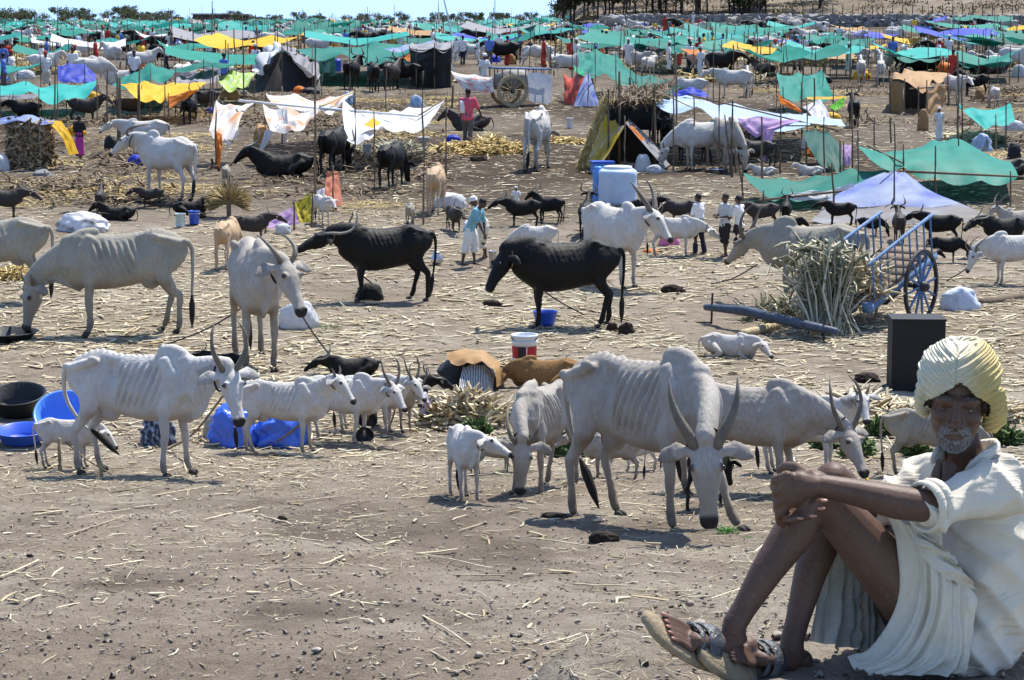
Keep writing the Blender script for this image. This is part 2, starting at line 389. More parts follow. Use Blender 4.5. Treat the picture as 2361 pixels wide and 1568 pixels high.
def cow_mesh(pose, coat, horns, voxel, thin, hump, buf, feet, lying, calf, belly, tail):
    key = repr((pose, coat, horns, voxel, thin, hump, buf, feet, lying, calf, belly, tail))
    if key in _cow_cache: return _cow_cache[key]
    dz = -.58 if lying else 0
    b = MB(); N = 22
    secs = [(-.83, 1.10, 1.00, .055), (-.78, 1.17, .88, .115), (-.66, 1.235, .76, .165), (-.52, 1.285, .70, .19), (-.40, 1.30, .66, .185), (-.27, 1.262, .64, .165),
            (-.12, 1.245, .605, .20), (.08, 1.24, .575, .225), (.26, 1.25, .57, .215), (.42, 1.285, .59, .18), (.56, 1.27, .65, .15), (.68, 1.19, .73, .115), (.76, 1.09, .82, .07)]
    if buf: secs = [(x, zt - .02 + (.03 if x > .3 else 0), zb - .05 * (abs(x) < .5), hw * 1.17) for x, zt, zb, hw in secs]
    rings = []
    for x, zt, zb, hw in secs:
        zb = zb - belly * math.exp(-((x + .05) / .35) ** 2)
        hw = hw * (1.18 - .25 * thin) * (1 + belly)
        zc, hh = (zt + zb) / 2, (zt - zb) / 2; r_ = []
        for k in range(N):
            a = 2 * math.pi * k / N; sa, ca = math.sin(a), math.cos(a)
            y = hw * (abs(ca) ** .85) * (1 if ca >= 0 else -1) * (1 - (.34 if not buf else .2) * max(0, sa) ** 1.5)
            r_.append(Vector((x, y, zc + hh * sa + dz)))
        rings.append(r_)
    b.loft(rings)
    for s in (1, -1):
        b.ell((-.42, (.150 + .028*thin)*s, 1.215+dz), (.058, .042, .05)); b.ell((-.79, .078*s, 1.12+dz), (.055, .045, .05))     # hook and pin bones
        b.tube([(-.42, .135*s, 1.20+dz), (-.6, .115*s, 1.15+dz), (-.78, .065*s, 1.10+dz)], [.045, .055, .045], 8)
        b.tube([(.34, .085*s, 1.22+dz), (.42, .128*s, 1.05+dz), (.52, .115*s, .88+dz), (.44, .12*s, .78+dz)], [(.07, .045), (.115, .055), (.095, .062), (.07, .055)], 12, (0, 1, 0))   # shoulder blade
    if hump: b.ell((.42, 0, 1.24+dz), (.20, .075, .07 + .13*hump), Matrix.Rotation(R(14), 3, 'Y')); b.ell((.44, 0, 1.18+dz), (.27, .10, .11))
    poll = Vector(pose['poll']) + Vector((0, 0, dz)); hd = Vector(pose['hd']).normalized()
    # neck
    n0 = Vector((.50, 0, 1.05+dz)); n1 = Vector((.70, poll.y * .15, (1.10+dz) * .75 + .25 * poll.z)); n2 = poll - hd * .05 + Vector((0, 0, -.07)) * (1 if hd.z > -.85 else 0)
    nk = curve([n0, n1, (n1 + n2) * .5 + Vector((.02, 0, .02)), n2], 10)
    k_ = 1.2 if buf else 1.0
    b.tube(nk, lerpv([(.118*k_, (.25 - .03*thin)*k_), (.096*k_, (.20 - .035*thin)*k_), (.078*k_, (.15 - .02*thin)*k_), (.074*k_, .108*k_)], 10), 16)
    if not buf: b.tube(curve([nk[8] + Vector((0, 0, -.09)), nk[4] + Vector((.02, 0, -.2)), Vector((.66, 0, .72+dz)), Vector((.48, 0, .60+dz))], 8), [(.02, .05), (.022, .075), (.03, .09), (.03, .05)] and lerpv([(.022, .05), (.026, .08), (.032, .10), (.03, .06)], 8), 10)
    # head frame
    sd = Vector((0, 0, 1)).cross(hd)
    sd = (sd.normalized() if sd.length > .05 else Vector((0, 1, 0)))
    if pose.get('side'): sd = Vector(pose['side']).normalized(); sd = (sd - hd * sd.dot(hd)).normalized()
    u = hd.cross(sd).normalized()
    hs = 1.06 if not calf else 1.12
    def hp(t, s, v): return poll + (hd * t + sd * s + u * v) * hs
    hsec = [(-.05, .055, .00, -.11), (.0, .088, .035, -.15), (.07, .108, .05, -.175), (.14, .110, .048, -.185), (.22, .088, .035, -.165), (.31, .066, .012, -.13), (.39, .060, -.004, -.11), (.45, .066, -.012, -.108), (.495, .062, -.026, -.10), (.525, .04, -.04, -.085)]
    rings = []
    for t, hw, tp, bt in hsec:
        if buf: hw *= 1.12 if t < .25 else 1.38; bt *= 1.06; tp = tp + (.02 if t > .25 else 0)
        c, hh = (tp + bt) / 2, (tp - bt) / 2
        rings.append([hp(t, hw * math.copysign(abs(math.cos(a)) ** .8, math.cos(a)) * (1 - .32 * max(0, -math.sin(a))), c + hh * math.sin(a)) for a in [2 * math.pi * k / 18 for k in range(18)]])
    b.loft(rings)
    for s in (1, -1):
        b.ell(hp(.13, .088*s, .028), (.034, .034, .034))
        b.ell(hp(.47, .035*s, -.03), (.03, .03, .03))
        e0, e1, e2 = hp(.015, .085*s, -.02), hp(.0, .19*s, -.05 if not buf else -.08), hp(.05, .315*s, -.085 if not buf else -.14)
        b.tube([e0, e1, e1.lerp(e2, .6), e2], [(.024, .032), (.026, .075), (.024, .066), (.016, .02)], 8, hd)
    # legs
    FT = feet or ((0, 0),) * 4
    hoofs = []
    for j, s in enumerate((1, -1, 1, -1)):
        ox, oy = FT[j]
        if lying:
            if j < 2:
                b.tube([(.45, .15*s, .42), (.38, .21*s, .17), (.60, .23*s, .07)], [(.09, .10), (.065, .065), (.05, .05)], 10)
                b.tube([(.60, .23*s, .07), (.42, .24*s, .045), (.30, .23*s, .045)], [.048, .036, .038], 8); hoofs.append((Vector((.25, .23*s, .035)), 1))
            else:
                b.tube([(-.50, .15*s, .42), (-.30, .26*s, .30), (-.12, .30*s, .18)], [(.15, .13), (.11, .10), (.07, .07)], 10)
                b.tube([(-.12, .30*s, .18), (-.35, .33*s, .09), (-.52, .33*s, .055)], [.065, .05, .042], 8)
                b.tube([(-.52, .33*s, .055), (-.3, .36*s, .04), (-.18, .36*s, .04)], [.042, .034, .036], 8); hoofs.append((Vector((-.12, .36*s, .035)), 1))
            continue
        def L(x, y, z):
            k = max(0, (1 - z / .92)) ** 1.0; return Vector((x + ox * k, y * s + oy * k, z))
        if j < 2:
            P = [L(.43, .115, .98), L(.37, .135, .76), L(.375, .14, .60), L(.395, .14, .44), L(.39, .14, .40), L(.385, .138, .27), L(.385, .138, .15), L(.405, .138, .075)]
            r_ = [(.06, .12), (.062, .10), (.046, .06), (.043, .046), (.042, .046), (.028, .031), (.035, .039), (.034, .037)]
        else:
            P = [L(-.56, .10, 1.04), L(-.50, .125, .84), L(-.50, .14, .69), L(-.58, .14, .57), L(-.665, .135, .47), L(-.655, .135, .41), L(-.63, .135, .28), L(-.62, .135, .15), L(-.595, .135, .075)]
            r_ = [(.085 - .008*thin, .19 - .018*thin), (.082 - .008*thin, .165 - .02*thin), (.058, .10), (.042, .062), (.036, .052), (.034, .046), (.028, .034), (.036, .040), (.035, .037)]
        if buf: r_ = [(a * 1.15, c * 1.12) for a, c in r_]
        b.tube(P, r_, 10, (1, 0, 0))
        hoofs.append((L(.43 if j < 2 else -.57, .138, 0), 1))
    if not calf and not buf and not lying: b.ell((-.36, 0, .64), (.12, .085, .09))
    V, F = remesh(b, voxel, 8 if voxel < .016 else 5 if voxel < .024 else 2)
    if voxel < .035:
        # ribs, spine and flank hollow as relief
        x, y, z = V[:, 0], V[:, 1], V[:, 2] - dz
        msk = sstep(-.24, -.14, x) * (1 - sstep(.28, .42, x)) * sstep(.70, .80, z) * (1 - sstep(1.12, 1.22, z)) * sstep(.07, .12, abs(y)) * (1 - sstep(.30, .34, abs(y)))
        ph = (x + (1.22 - z) * .28 + .25 * (1.22 - z) ** 2) * 2 * np.pi / .082
        amp = .017 * thin * msk * (.35 + 1.1 * vnoise(x * 7 + 3, z * 9, 5))
        V[:, 1] += np.sign(y) * amp * (np.sin(ph) - .3)
        hol = np.exp(-((x + .27) / .085) ** 2 - ((z - 1.08) / .13) ** 2) * sstep(.05, .1, abs(y))
        V[:, 1] -= np.sign(y) * .066 * thin * hol
        sp = np.exp(-(y / .035) ** 2) * sstep(1.16, 1.2, z) * (x > -.75) * (x < .3)
        V[:, 2] += sp * (.010 + .006 * np.sin(x * 2 * np.pi / .07)) * thin
        V[:, 1] += np.sign(y) * sstep(.04, .09, abs(y)) * (.010 * (vnoise(x * 9, z * 9, 3) - .5) + .006 * (vnoise(x * 23 + 5, z * 23, 6) - .5))
        V[:, 1] += np.sign(y) * .0045 * np.sin(x * 75 + z * 30 + 4 * vnoise(x * 8, z * 8, 2)) * sstep(.52, .6, x) * (1 - sstep(.86, .98, x)) * sstep(.03, .06, abs(y)) * (not buf)
        h2_ = np.exp(-((x + .60) / .07) ** 2 - ((z - 1.0) / .10) ** 2) * sstep(.05, .1, abs(y))
        V[:, 1] -= np.sign(y) * .036 * thin * h2_
        h3_ = np.exp(-((x - .22) / .06) ** 2 - ((z - 1.05) / .14) ** 2) * sstep(.05, .1, abs(y)); V[:, 1] -= np.sign(y) * .022 * thin * h3_
    D = V - np.array(poll); t = D @ np.array(hd) / hs; s_ = D @ np.array(sd) / hs; v_ = D @ np.array(u) / hs
    inh = (np.abs(s_) < .13) & (v_ > -.22) & (v_ < .1)
    dark = sstep(.425, .465, t) * inh * (t < .6)
    # dark ears inside/edge, eye rims
    for s in (1, -1): dark = np.maximum(dark, .85 * (1 - sstep(.022, .040, np.sqrt((t - .13) ** 2 + (s_ - .105*s) ** 2 + (v_ - .03) ** 2))))
    ear = (np.abs(s_) > .135) & (np.abs(s_) < .36) & (np.abs(t) < .12) & (np.abs(v_) < .2)
    dark = np.maximum(dark, ear * .35 * (v_ < -.03))
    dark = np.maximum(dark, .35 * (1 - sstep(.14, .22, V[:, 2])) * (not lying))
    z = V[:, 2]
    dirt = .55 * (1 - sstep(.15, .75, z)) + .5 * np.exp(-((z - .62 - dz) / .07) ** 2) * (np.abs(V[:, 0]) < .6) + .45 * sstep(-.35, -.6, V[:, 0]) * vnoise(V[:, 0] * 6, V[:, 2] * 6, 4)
    me = mesh('body', V, F, COATS[coat])
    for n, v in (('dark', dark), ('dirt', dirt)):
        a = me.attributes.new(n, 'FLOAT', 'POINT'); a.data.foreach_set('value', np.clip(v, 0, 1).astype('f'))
    parts = [('body', me)]
    if horns:
        for s in (1, -1):
            P, r_ = horn_pts(horns, s)
            hk = pose.get('horn', 1)
            P = curve([hp(*[q * hk for q in p]) for p in P], 12); r2 = lerpv(r_, 12)
            if horns == 'buf': r2 = [(a, a * .6) for a in r2]
            parts.append(('horn', MB().tube(P, r2, 10).me('horn', HORN if coat not in ('black',) else mat('buffalo_horn', (.20, .18, .155), .5, .3, 12, .4, 50))))
    for s in (1, -1): parts.append(('eye', MB().ell(hp(.133, .108*s, .030), (.0165, .0165, .0165)).me('eye', EYE)))
    for c, q in hoofs:
        h = MB()
        for s in (1, -1): h.ell(c + Vector((.012, .02*s, .030)), (.050, .0215, .032), Matrix.Rotation(R(14), 3, 'Y'), 10, 6)
        parts.append(('hoof', h.me('hoof', HOOF)))
    tb = Vector((-.82, 0, 1.13+dz))
    if lying: tp = [tb, tb + Vector((-.10, .03, -.12)), tb + Vector((-.14, .12, -.38)), tb + Vector((-.05, .30, -.50))]
    else: tp = [tb, tb + Vector((-.055, 0, -.10)), tb + Vector((-.055 - tail*.02, .01 + tail*.03, -.36)), tb + Vector((-.035 + tail * .12, .02 + tail*.06, -.62)), tb + Vector((-.03 + tail*.26, .03 + tail*.08, -.72))]
    parts.append(('tail', MB().tube(curve(tp, 12), lerpv([.034, .025, .018, .014], 12), 8).me('tail', COATS[coat])))
    dl = (tp[-1] - tp[-2]).normalized(); e = tp[-1]
    parts.append(('tail_tuft', MB().tube([e - dl*.05, e + dl*.07, e + dl*.2 + Vector((0, 0, -.03)), e + dl*.31 + Vector((0, 0, -.05))], [.014, .04, .034, .006], 8).me('tail_tuft', TUFT if coat != 'tan' else COATS['tan'])))
    _cow_cache[key] = (parts, poll, hd)
    return _cow_cache[key]
def cow(label, px, py, hpx, yaw, pose=UPP, coat='white', horns='up', voxel=.03, thin=1., hump=.7, buf=False, feet=None, lying=False, calf=False, belly=0., tail=0., name=None, cat=None, group=None, sc=None, halter=None, loc=None):
    """hpx: picture height from feet to back; yaw 0 faces right, 180 left, -90 the camera"""
    parts, poll, hd = cow_mesh(pose, coat, horns, voxel, thin, hump, buf, feet, lying, calf, belly, tail)
    p = Vector(loc) if loc else ground_at(px, py)
    s = sc or hpx * mpp(p) / ((1.28 if not lying else .72))
    nm = name or ('buffalo' if buf else ('calf' if calf else 'cow'))
    e = empty(nm, p - Vector((0, 0, .012 if not lying else .03)), R(yaw), s, label, cat or nm, group)
    cy, sy = math.cos(R(yaw)) * .5 * s, math.sin(R(yaw)) * .5 * s
    e.rotation_euler = (0, -math.atan2(Gf(p.x + cy, p.y + sy) - Gf(p.x - cy, p.y - sy), s), R(yaw))
    for n, me in parts:
        link(n, me, e)
    if halter:
        hdv = hd; pp = poll; t = (pp - Vector((.62, pp.y * .3, 1.08))).normalized()
        c = pp - t * .13 + Vector((0, 0, -.045))
        Pn = []
        sdv = (Vector((0, 1, 0)) - t * t.y).normalized(); uv = t.cross(sdv).normalized()
        for k in range(17):
            q = 2 * math.pi * k / 16; Pn.append(c + sdv * math.cos(q) * .102 + uv * math.sin(q) * .142)
        MB().tube(Pn, .011, 6, (.3, .2, 1), cap=False).build('halter', ROPE_D if halter == 'dark' else ROPE, e)
    return e
# ------------------------------------------------------------------ people
SKIN = mat('skin', (.085, .043, .028), .5, .2, 9, .12, 150, spec=.4)
HAIR = mat('black_hair', (.012, .010, .010), .5, .3, 40, .5, 120)
def pcol(n, c): return mat('fabric_' + n, c, .85, .12, 12, .35, 30)
WHITE_F = pcol('white', (.74, .73, .70)); PALE_F = pcol('pale', (.52, .53, .50)); TEAL_F = pcol('turquoise', (.20, .42, .48)); PINK_F = pcol('pink', (.62, .10, .17))
NAVY_F = pcol('navy', (.02, .024, .04)); GREY_F = pcol('grey', (.10, .10, .11)); BLUE_F = pcol('blue', (.10, .20, .55)); ORANGE_F = pcol('orange', (.62, .22, .10)); DARK_F = pcol('dark', (.025, .02, .022)); MAG_F = pcol('magenta', (.50, .06, .30)); CREAM_F = pcol('cream', (.66, .60, .46)); RED_F = pcol('red', (.50, .05, .03)); YEL_F = pcol('yellow', (.75, .48, .05))
ARM_DOWN = (((.02, .05, -.30), (.08, .05, -.56)), ((.02, -.05, -.30), (.08, -.05, -.56)))
_pc = {}
def person_meshes(shirt, lower, lowkind, headwear, lean, arms, stride, voxel, shawl=None, knees=0.):
    key = (shirt.name, lower.name, lowkind, headwear, lean, arms, stride, voxel, shawl.name if shawl else None, knees)
    if key in _pc: return _pc[key]
    hip = Vector((0, 0, .90 - knees * .25)); rot = Matrix.Rotation(R(lean), 3, 'Y')
    def up(x, y, z): return hip + rot @ Vector((x, y, z - .90))
    sh = [up(0, .19, 1.385), up(0, -.19, 1.385)]
    el = [sh[i] + Vector(arms[i][0]) for i in (0, 1)]; wr = [sh[i] + Vector(arms[i][1]) for i in (0, 1)]
    kn = [Vector((.03 + knees*.25 + stride * .12, .10, .49)), Vector((.03 + knees*.25 - stride * .12, -.10, .49))]
    an = [Vector((stride * .22 - .02, .11, .085)), Vector((-stride * .22 - .02, -.11, .085))]
    b = MB()
    b.tube([hip + Vector((0, 0, -.06)), up(.01, 0, 1.05), up(.01, 0, 1.25), up(0, 0, 1.38), up(0, 0, 1.44)], [(.15, .10), (.135, .09), (.165, .105), (.15, .085), (.07, .06)], 14, (1, 0, 0))
    b.tube([up(0, 0, 1.40), up(.015, 0, 1.50)], .055, 10)
    hc = up(.03, 0, 1.585)
    b.ell(hc, (.098, .076, .112), rot); b.ell(hc + rot @ Vector((.035, 0, -.06)), (.06, .052, .055), rot)
    b.tube([hc + rot @ Vector((.09, 0, .01)), hc + rot @ Vector((.112, 0, -.03))], [.012, .016], 6)
    for s in (1, -1): b.ell(hc + rot @ Vector((0, .078*s, -.01)), (.02, .012, .032), rot)
    for i in (0, 1):
        b.tube([up(0, .10 * (1, -1)[i], 1.37), sh[i], sh[i].lerp(el[i], .5), el[i]], [.05, .058, .046, .038], 10)
        b.tube([el[i], el[i].lerp(wr[i], .35), wr[i]], [.038, .037, .026], 10)
        b.tube([hip + Vector((0, (.085, -.085)[i], -.02)), hip.lerp(kn[i], .5) + Vector((.02, (.06, -.06)[i], 0)), kn[i], kn[i].lerp(an[i], .35) - Vector((.02, 0, 0)), an[i]], [.092, .078, .055, .054, .036], 10)
        b.tube([an[i] + Vector((-.04, 0, -.045)), an[i] + Vector((.06, 0, -.05)), an[i] + Vector((.16, (.02, -.02)[i], -.062))], [(.035, .035), (.04, .03), (.042, .018)], 8)
        d = (wr[i] - el[i]).normalized(); b.tube([wr[i], wr[i] + d * .05, wr[i] + d * .09], [(.026, .022), (.038, .016), (.036, .014)], 8)
    V, F = remesh(b, voxel, 3)
    if voxel < .03:      # fingers and thumb closed off on their own so they stay apart
        f = MB()
        for i in (0, 1):
            d = (wr[i] - el[i]).normalized(); sdv = d.cross(Vector((0, 1, 0)) if abs(d.y) < .8 else Vector((1, 0, 0))).normalized(); n_ = d.cross(sdv)
            for k in range(4):
                o = wr[i] + d * .085 + sdv * (.027 - .018 * k); L = (.07, .08, .075, .06)[k]
                f.tube([o, o + d * L * .55 + n_ * .008, o + d * L * .9 + n_ * .03], [.009, .0085, .006], 6)
            o = wr[i] + d * .03 + sdv * .03; f.tube([o, o + d * .03 + sdv * .025, o + d * .06 + sdv * .03], [.011, .010, .007], 6)
        n0 = len(V); V = np.concatenate([V, np.array([tuple(v) for v in f.V])]); F = F + [[q + n0 for q in x] for x in f.F]
    parts = [('body', mesh('body', V, F, SKIN))]
    c = MB()      # shirt
    hem = .84 if lowkind != 'kurta' else .60
    c.tube([up(.0, 0, 1.43), up(0, 0, 1.37), up(.01, 0, 1.25), up(.01, 0, 1.05), hip + Vector((0, 0, -.02)), hip + Vector((0, 0, hem - .90))], [(.085, .07), (.185, .10), (.185, .125), (.165, .115), (.18, .13), (.20, .15)], 16, (1, 0, 0))
    for i in (0, 1):
        c.tube([up(0, .08 * (1, -1)[i], 1.365), sh[i], sh[i].lerp(el[i], .55), sh[i].lerp(el[i], .9)], [.065, .076, .066, .07], 10)
    V2, F2 = remesh(c, max(voxel, .018), 2)
    nz = .016 * (np.sin(V2[:, 2] * 34 + 5 * vnoise(V2[:, 0] * 9, V2[:, 1] * 9)) * .5)
    V2[:, 0] += nz * np.sign(V2[:, 0]); parts.append(('shirt', mesh('shirt', V2, F2, shirt)))
    t = MB()
    if lowkind == 'trousers' or lowkind == 'kurta':
        t.tube([hip + Vector((0, 0, .10)), hip + Vector((0, 0, -.05)), hip + Vector((0, 0, -.13))], [(.15, .11), (.165, .125), (.15, .11)], 14, (1, 0, 0))
        for i in (0, 1): t.tube([hip + Vector((0, (.085, -.085)[i], -.02)), hip.lerp(kn[i], .5) + Vector((.02, (.06, -.06)[i], 0)), kn[i], kn[i].lerp(an[i], .5), an[i] + Vector((0, 0, .0))], [.108, .096, .077, .072, .07], 10)
    elif lowkind == 'shorts' or lowkind == 'dhoti':
        e_ = .55 if lowkind == 'dhoti' else .3
        t.tube([hip + Vector((0, 0, .10)), hip + Vector((0, 0, -.05)), hip + Vector((0, 0, -.15))], [(.155, .12), (.17, .13), (.16, .12)], 14, (1, 0, 0))
        for i in (0, 1): t.tube([hip + Vector((0, (.085, -.085)[i], -.02)), hip.lerp(kn[i], .5) + Vector((.02, (.06, -.06)[i], 0)), kn[i], kn[i].lerp(an[i], e_ * .6)], [.112, .11, .10, .105], 10)
    else:         # wrapped skirt or sari
        m_ = (an[0] + an[1]) * .5; t.tube([hip + Vector((0, 0, .10)), hip + Vector((0, 0, -.08)), (kn[0] + kn[1]) * .5, m_ + Vector((0, 0, .02))], [(.155, .12), (.18, .14), (.19, .14), (.21, .16)], 16, (1, 0, 0))
    V3, F3 = remesh(t, max(voxel, .018), 2)
    V3[:, 0] += .012 * np.sin(V3[:, 1] * 60 + V3[:, 2] * 6); parts.append(({'trousers': 'trousers', 'kurta': 'trousers', 'shorts': 'shorts', 'dhoti': 'dhoti', 'skirt': 'skirt'}[lowkind], mesh('lower', V3, F3, lower)))
    h = MB()
    if headwear == 'hair':
        h.ell(hc + rot @ Vector((-.018, 0, .03)), (.098, .085, .098), rot); parts.append(('hair', h.me('hair', HAIR)))
    else:
        for k in range(4): h.tube([hc + rot @ Vector((math.cos(a) * (.102 - k*.008), math.sin(a) * (.088 - k*.008), .045 + k * .022 + .014 * math.sin(a * 2 + k * 2))) for a in [q * math.pi / 8 for q in range(17)]], [(.024, .020)] * 17, 6, (0, 0, 1), False)
        h.ell(hc + rot @ Vector((-.01, 0, .06)), (.092, .08, .085), rot); parts.append(('turban', h.me('turban', headwear)))
    if shawl:
        q = MB(); q.tube([up(.0, .2, 1.36), up(.06, .1, 1.42), up(.10, -.02, 1.36), up(.14, -.08, 1.10)], [(.05, .02), (.06, .022), (.06, .02), (.07, .015)], 8); q.tube([up(.0, .2, 1.36), up(-.12, .12, 1.3), up(-.15, .1, 1.0)], [(.05, .02), (.07, .02), (.08, .015)], 8)
        parts.append(('shawl', q.me('shawl', shawl)))
    _pc[key] = (parts, wr)
    return _pc[key]
def person(label, px, py, hpx, yaw, shirt=WHITE_F, lower=NAVY_F, lowkind='trousers', headwear='hair', lean=0., arms=ARM_DOWN, stride=.3, voxel=.022, group=None, shawl=None, knees=0., loc=None, sc=None):
    parts, wr = person_meshes(shirt, lower, lowkind, headwear, lean, arms, stride, voxel, shawl, knees)
    p = Vector(loc) if loc else ground_at(px, py); s = sc or hpx * mpp(p) / 1.70
    e = empty('person', p, R(yaw), s, label, 'person', group)
    for n, me in parts: link(n, me, e)
    return e
def far_person_mesh(shirt, lower, lowkind, headwear, lean=0.):
    """one small figure, clothes and skin as material slots"""
    parts, _ = person_meshes(shirt, lower, lowkind, headwear, lean, ARM_DOWN, .3, .045)
    V = []; F = []; M = []; mats = []
    for i, (n, me) in enumerate(parts):
        o = len(V); V += [v.co[:] for v in me.vertices]; F += [[q + o for q in p.vertices] for p in me.polygons]; M += [i] * len(me.polygons); mats.append(me.materials[0])
    x = mesh('far_person', V, F, mats); x.polygons.foreach_set('material_index', M); return x
# ------------------------------------------------------------------ the seated old man in the foreground
def build_man():
    D0 = 5.95; base = pt(2180, 1500, D0); base.z = 2.2
    def J(x, y, d=0.): return pt(x, y, D0 + d) - base
    root = empty('person', base, 0, 1, 'old man in a pale yellow turban and cream shirt sitting hugging his crossed knees', 'person')
    k = 1 / 833.
    # ---- body, one skin
    b = MB()
    hipA, kneeA, ankA = J(2140, 1425, -.06), J(1882, 1128, -.12), J(1692, 1442, -.22)
    hipB, kneeB, ankB = J(2120, 1430, .14), J(1925, 1108, .10), J(1826, 1478, -.06)
    for hip, kn, an in ((hipA, kneeA, ankA), (hipB, kneeB, ankB)):
        b.tube([hip, hip.lerp(kn, .5), hip.lerp(kn, .85), kn], [.098, .078, .062, .056], 16)
        b.ell(kn + Vector((-.008, -.01, -.002)), (.056, .055, .058), n=16, m=10)
        side = Vector((-.012, .0, .0))
        b.tube([kn, kn.lerp(an, .28) + Vector((.012, .008, -.004)), kn.lerp(an, .6), kn.lerp(an, .88), an], [.054, .060, .046, .034, .034], 16)
    def foot(an, heel, ball, toes, sp):
        b.tube([an, an.lerp(heel, .5).lerp(ball, .12), heel.lerp(ball, .28), ball], [(.034, .036), (.036, .045), (.038, .036), (.044, .024)], 14)
        b.ell(heel, (.034, .034, .034)); ax = (toes - ball).normalized()
        for i in range(5):
            o = ball + sp * (i - 2) * .0175 - Vector((0, 0, .004)); L = toes - ball
            L = L * (1.12, 1.0, .92, .82, .68)[i] ; r = (.0135, .0105, .010, .0095, .0095)[i]
            b.tube([o - ax * .01, o + L * .55 + Vector((0, 0, .006)), o + L * .95], [r * 1.05, r * .9, r], 8)
            nails.append((o + L * .98 + Vector((0, -.002, r * .72)), ax, r))
    nails = []
    ftA = (J(1722, 1494, -.17), J(1592, 1474, -.30), J(1535, 1444, -.345)); spA = Vector((.10, .75, .35)).normalized()
    ftB = (J(1848, 1524, -.03), J(1742, 1517, -.19), J(1683, 1505, -.26)); spB = Vector((.35, .70, .12)).normalized()
    foot(ankA, *ftA, -spA); foot(ankB, *ftB, -spB)
    pel, wai, che, nb = J(2205, 1440, .05), J(2250, 1320, .07), J(2232, 1180, .05), J(2222, 1068, .03)
    b.tube([pel, wai, che, J(2222, 1105, .04), nb], [(.13, .11), (.10, .085), (.13, .095), (.11, .08), (.06, .058)], 18, (0, -1, 0))
    hc = J(2206, 930, -.02)
    b.tube([J(2226, 1078, .05), J(2214, 1010, .0)], [.060, .054], 14)
    shN, elN, wrN = J(2312, 1122, -.08), J(2135, 1168, -.27), J(1888, 1118, -.27)
    shF, elF, wrF = J(2122, 1112, .20), J(2010, 1180, .06), J(1880, 1150, -.12)
    for sh, el, wr in ((shN, elN, wrN), (shF, elF, wrF)):
        b.tube([J(2226, 1105, .05).lerp(sh, .55), sh, sh.lerp(el, .5), el], [.06, .062, .052, .045], 14)
        b.tube([el, el.lerp(wr, .28) + Vector((0, 0, -.004)), el.lerp(wr, .7), wr], [.044, .047, .036, .030], 14)
    # near hand: back of the hand over the knee, fingers curling round its far side
    kc = J(1812, 1132, -.275)
    b.tube([wrN, wrN.lerp(kc, .5) + Vector((0, -.004, .004)), kc + Vector((.006, 0, 0))], [(.030, .026), (.034, .044), (.028, .052)], 12, (0, 0, 1))
    for i in range(4):
        q0 = J(1816 - 1.5 * i, 1098 + 24 * i, -.285 + .006 * i); q1 = J(1787 + 2.5 * i, 1106 + 27 * i, -.262); q2 = J(1784 + 4 * i, 1124 + 26.5 * i, -.215); q3 = J(1800 + 4 * i, 1136 + 26 * i, -.178)
        r = (.0135, .014, .0135, .012)[i]; b.ell(q0, (r * 1.15,) * 3, n=10, m=6); b.tube([q0, q1, q2, q3], [r, r * .98, r * .9, r * .7], 10)
    b.tube([J(1862, 1096, -.27), J(1838, 1078, -.235), J(1812, 1074, -.195), J(1797, 1082, -.17)], [.019, .015, .0135, .010], 10)
    # far hand: palm under the near one, fingertips coming out below
    b.tube([wrF, J(1838, 1150, -.17), J(1812, 1160, -.205)], [(.028, .026), (.03, .042), (.025, .04)], 10, (0, 0, 1))
    for i, (tx, ty) in enumerate(((1842, 1195), (1871, 1189), (1890, 1172), (1897, 1154))):
        q0 = J(1806 + 4 * i, 1172 - 7 * i, -.21); q1 = J(1812 + 8 * i, 1198 - 6 * i, -.25); tip = J(tx, ty, -.313 - .004 * i)
        r = (.0105, .0125, .0125, .0115)[i]; b.tube([q0, q1, q1.lerp(tip, .55) - Vector((0, .008, 0)), tip], [r, r, r * .95, r * .8], 10)
        nails.append((tip + Vector((.003, -r * .75, .002)), Vector((1, -.2, 0)), r * .92))
    # head: f towards the camera and a little left, u up
    f = Vector((-.20, -1, -.05)).normalized(); u0 = Vector((.05, 0, 1)); rt = u0.cross(f).normalized(); u = f.cross(rt).normalized()
    def H(a, r, z): return hc + f * a + rt * r + u * z
    Rm = Matrix((f, rt, u)).transposed()
    b.ell(H(-.012, 0, .035), (.095, .077, .092), Rm, 20, 12); b.ell(H(.020, 0, -.028), (.070, .070, .090), Rm, 20, 12)
    b.ell(H(.058, 0, -.098), (.032, .036, .026), Rm); b.ell(H(.030, 0, -.085), (.05, .052, .034), Rm)
    for s in (1, -1):
        b.ell(H(.062, .043 * s, -.022), (.026, .026, .022), Rm); b.ell(H(-.012, .082 * s, -.012), (.019, .009, .032), Rm)
        b.tube([H(.090, .010 * s, .022), H(.088, .030 * s, .030), H(.070, .055 * s, .022)], [.012, .014, .010], 8)
        b.ell(H(.102, .0155 * s, -.040), (.012, .0095, .0095), Rm)
        b.tube([H(.094, .016 * s, -.050), H(.078, .034 * s, -.070)], [.008, .010], 8)           # fold from nose to mouth
        b.tube([H(.078, .018 * s, .006), H(.084, .032 * s, .0125), H(.074, .048 * s, .005)], [.005, .0068, .005], 6)   # upper lid
        b.tube([H(.078, .020 * s, -.006), H(.081, .032 * s, -.0105), H(.073, .046 * s, -.006)], [.0045, .0055, .0045], 6)
    b.tube([H(.086, 0, .024), H(.098, 0, .002), H(.116, 0, -.026), H(.114, 0, -.038)], [.010, .0105, .014, .013], 10)
    b.tube([H(.078, -.025, -.066), H(.096, 0, -.062), H(.078, .025, -.066)], [.006, .0085, .006], 8)
    b.tube([H(.078, -.022, -.077), H(.096, 0, -.080), H(.078, .022, -.077)], [.006, .009, .006], 8)
    V, F = remesh(b, .0052, 4, .4)
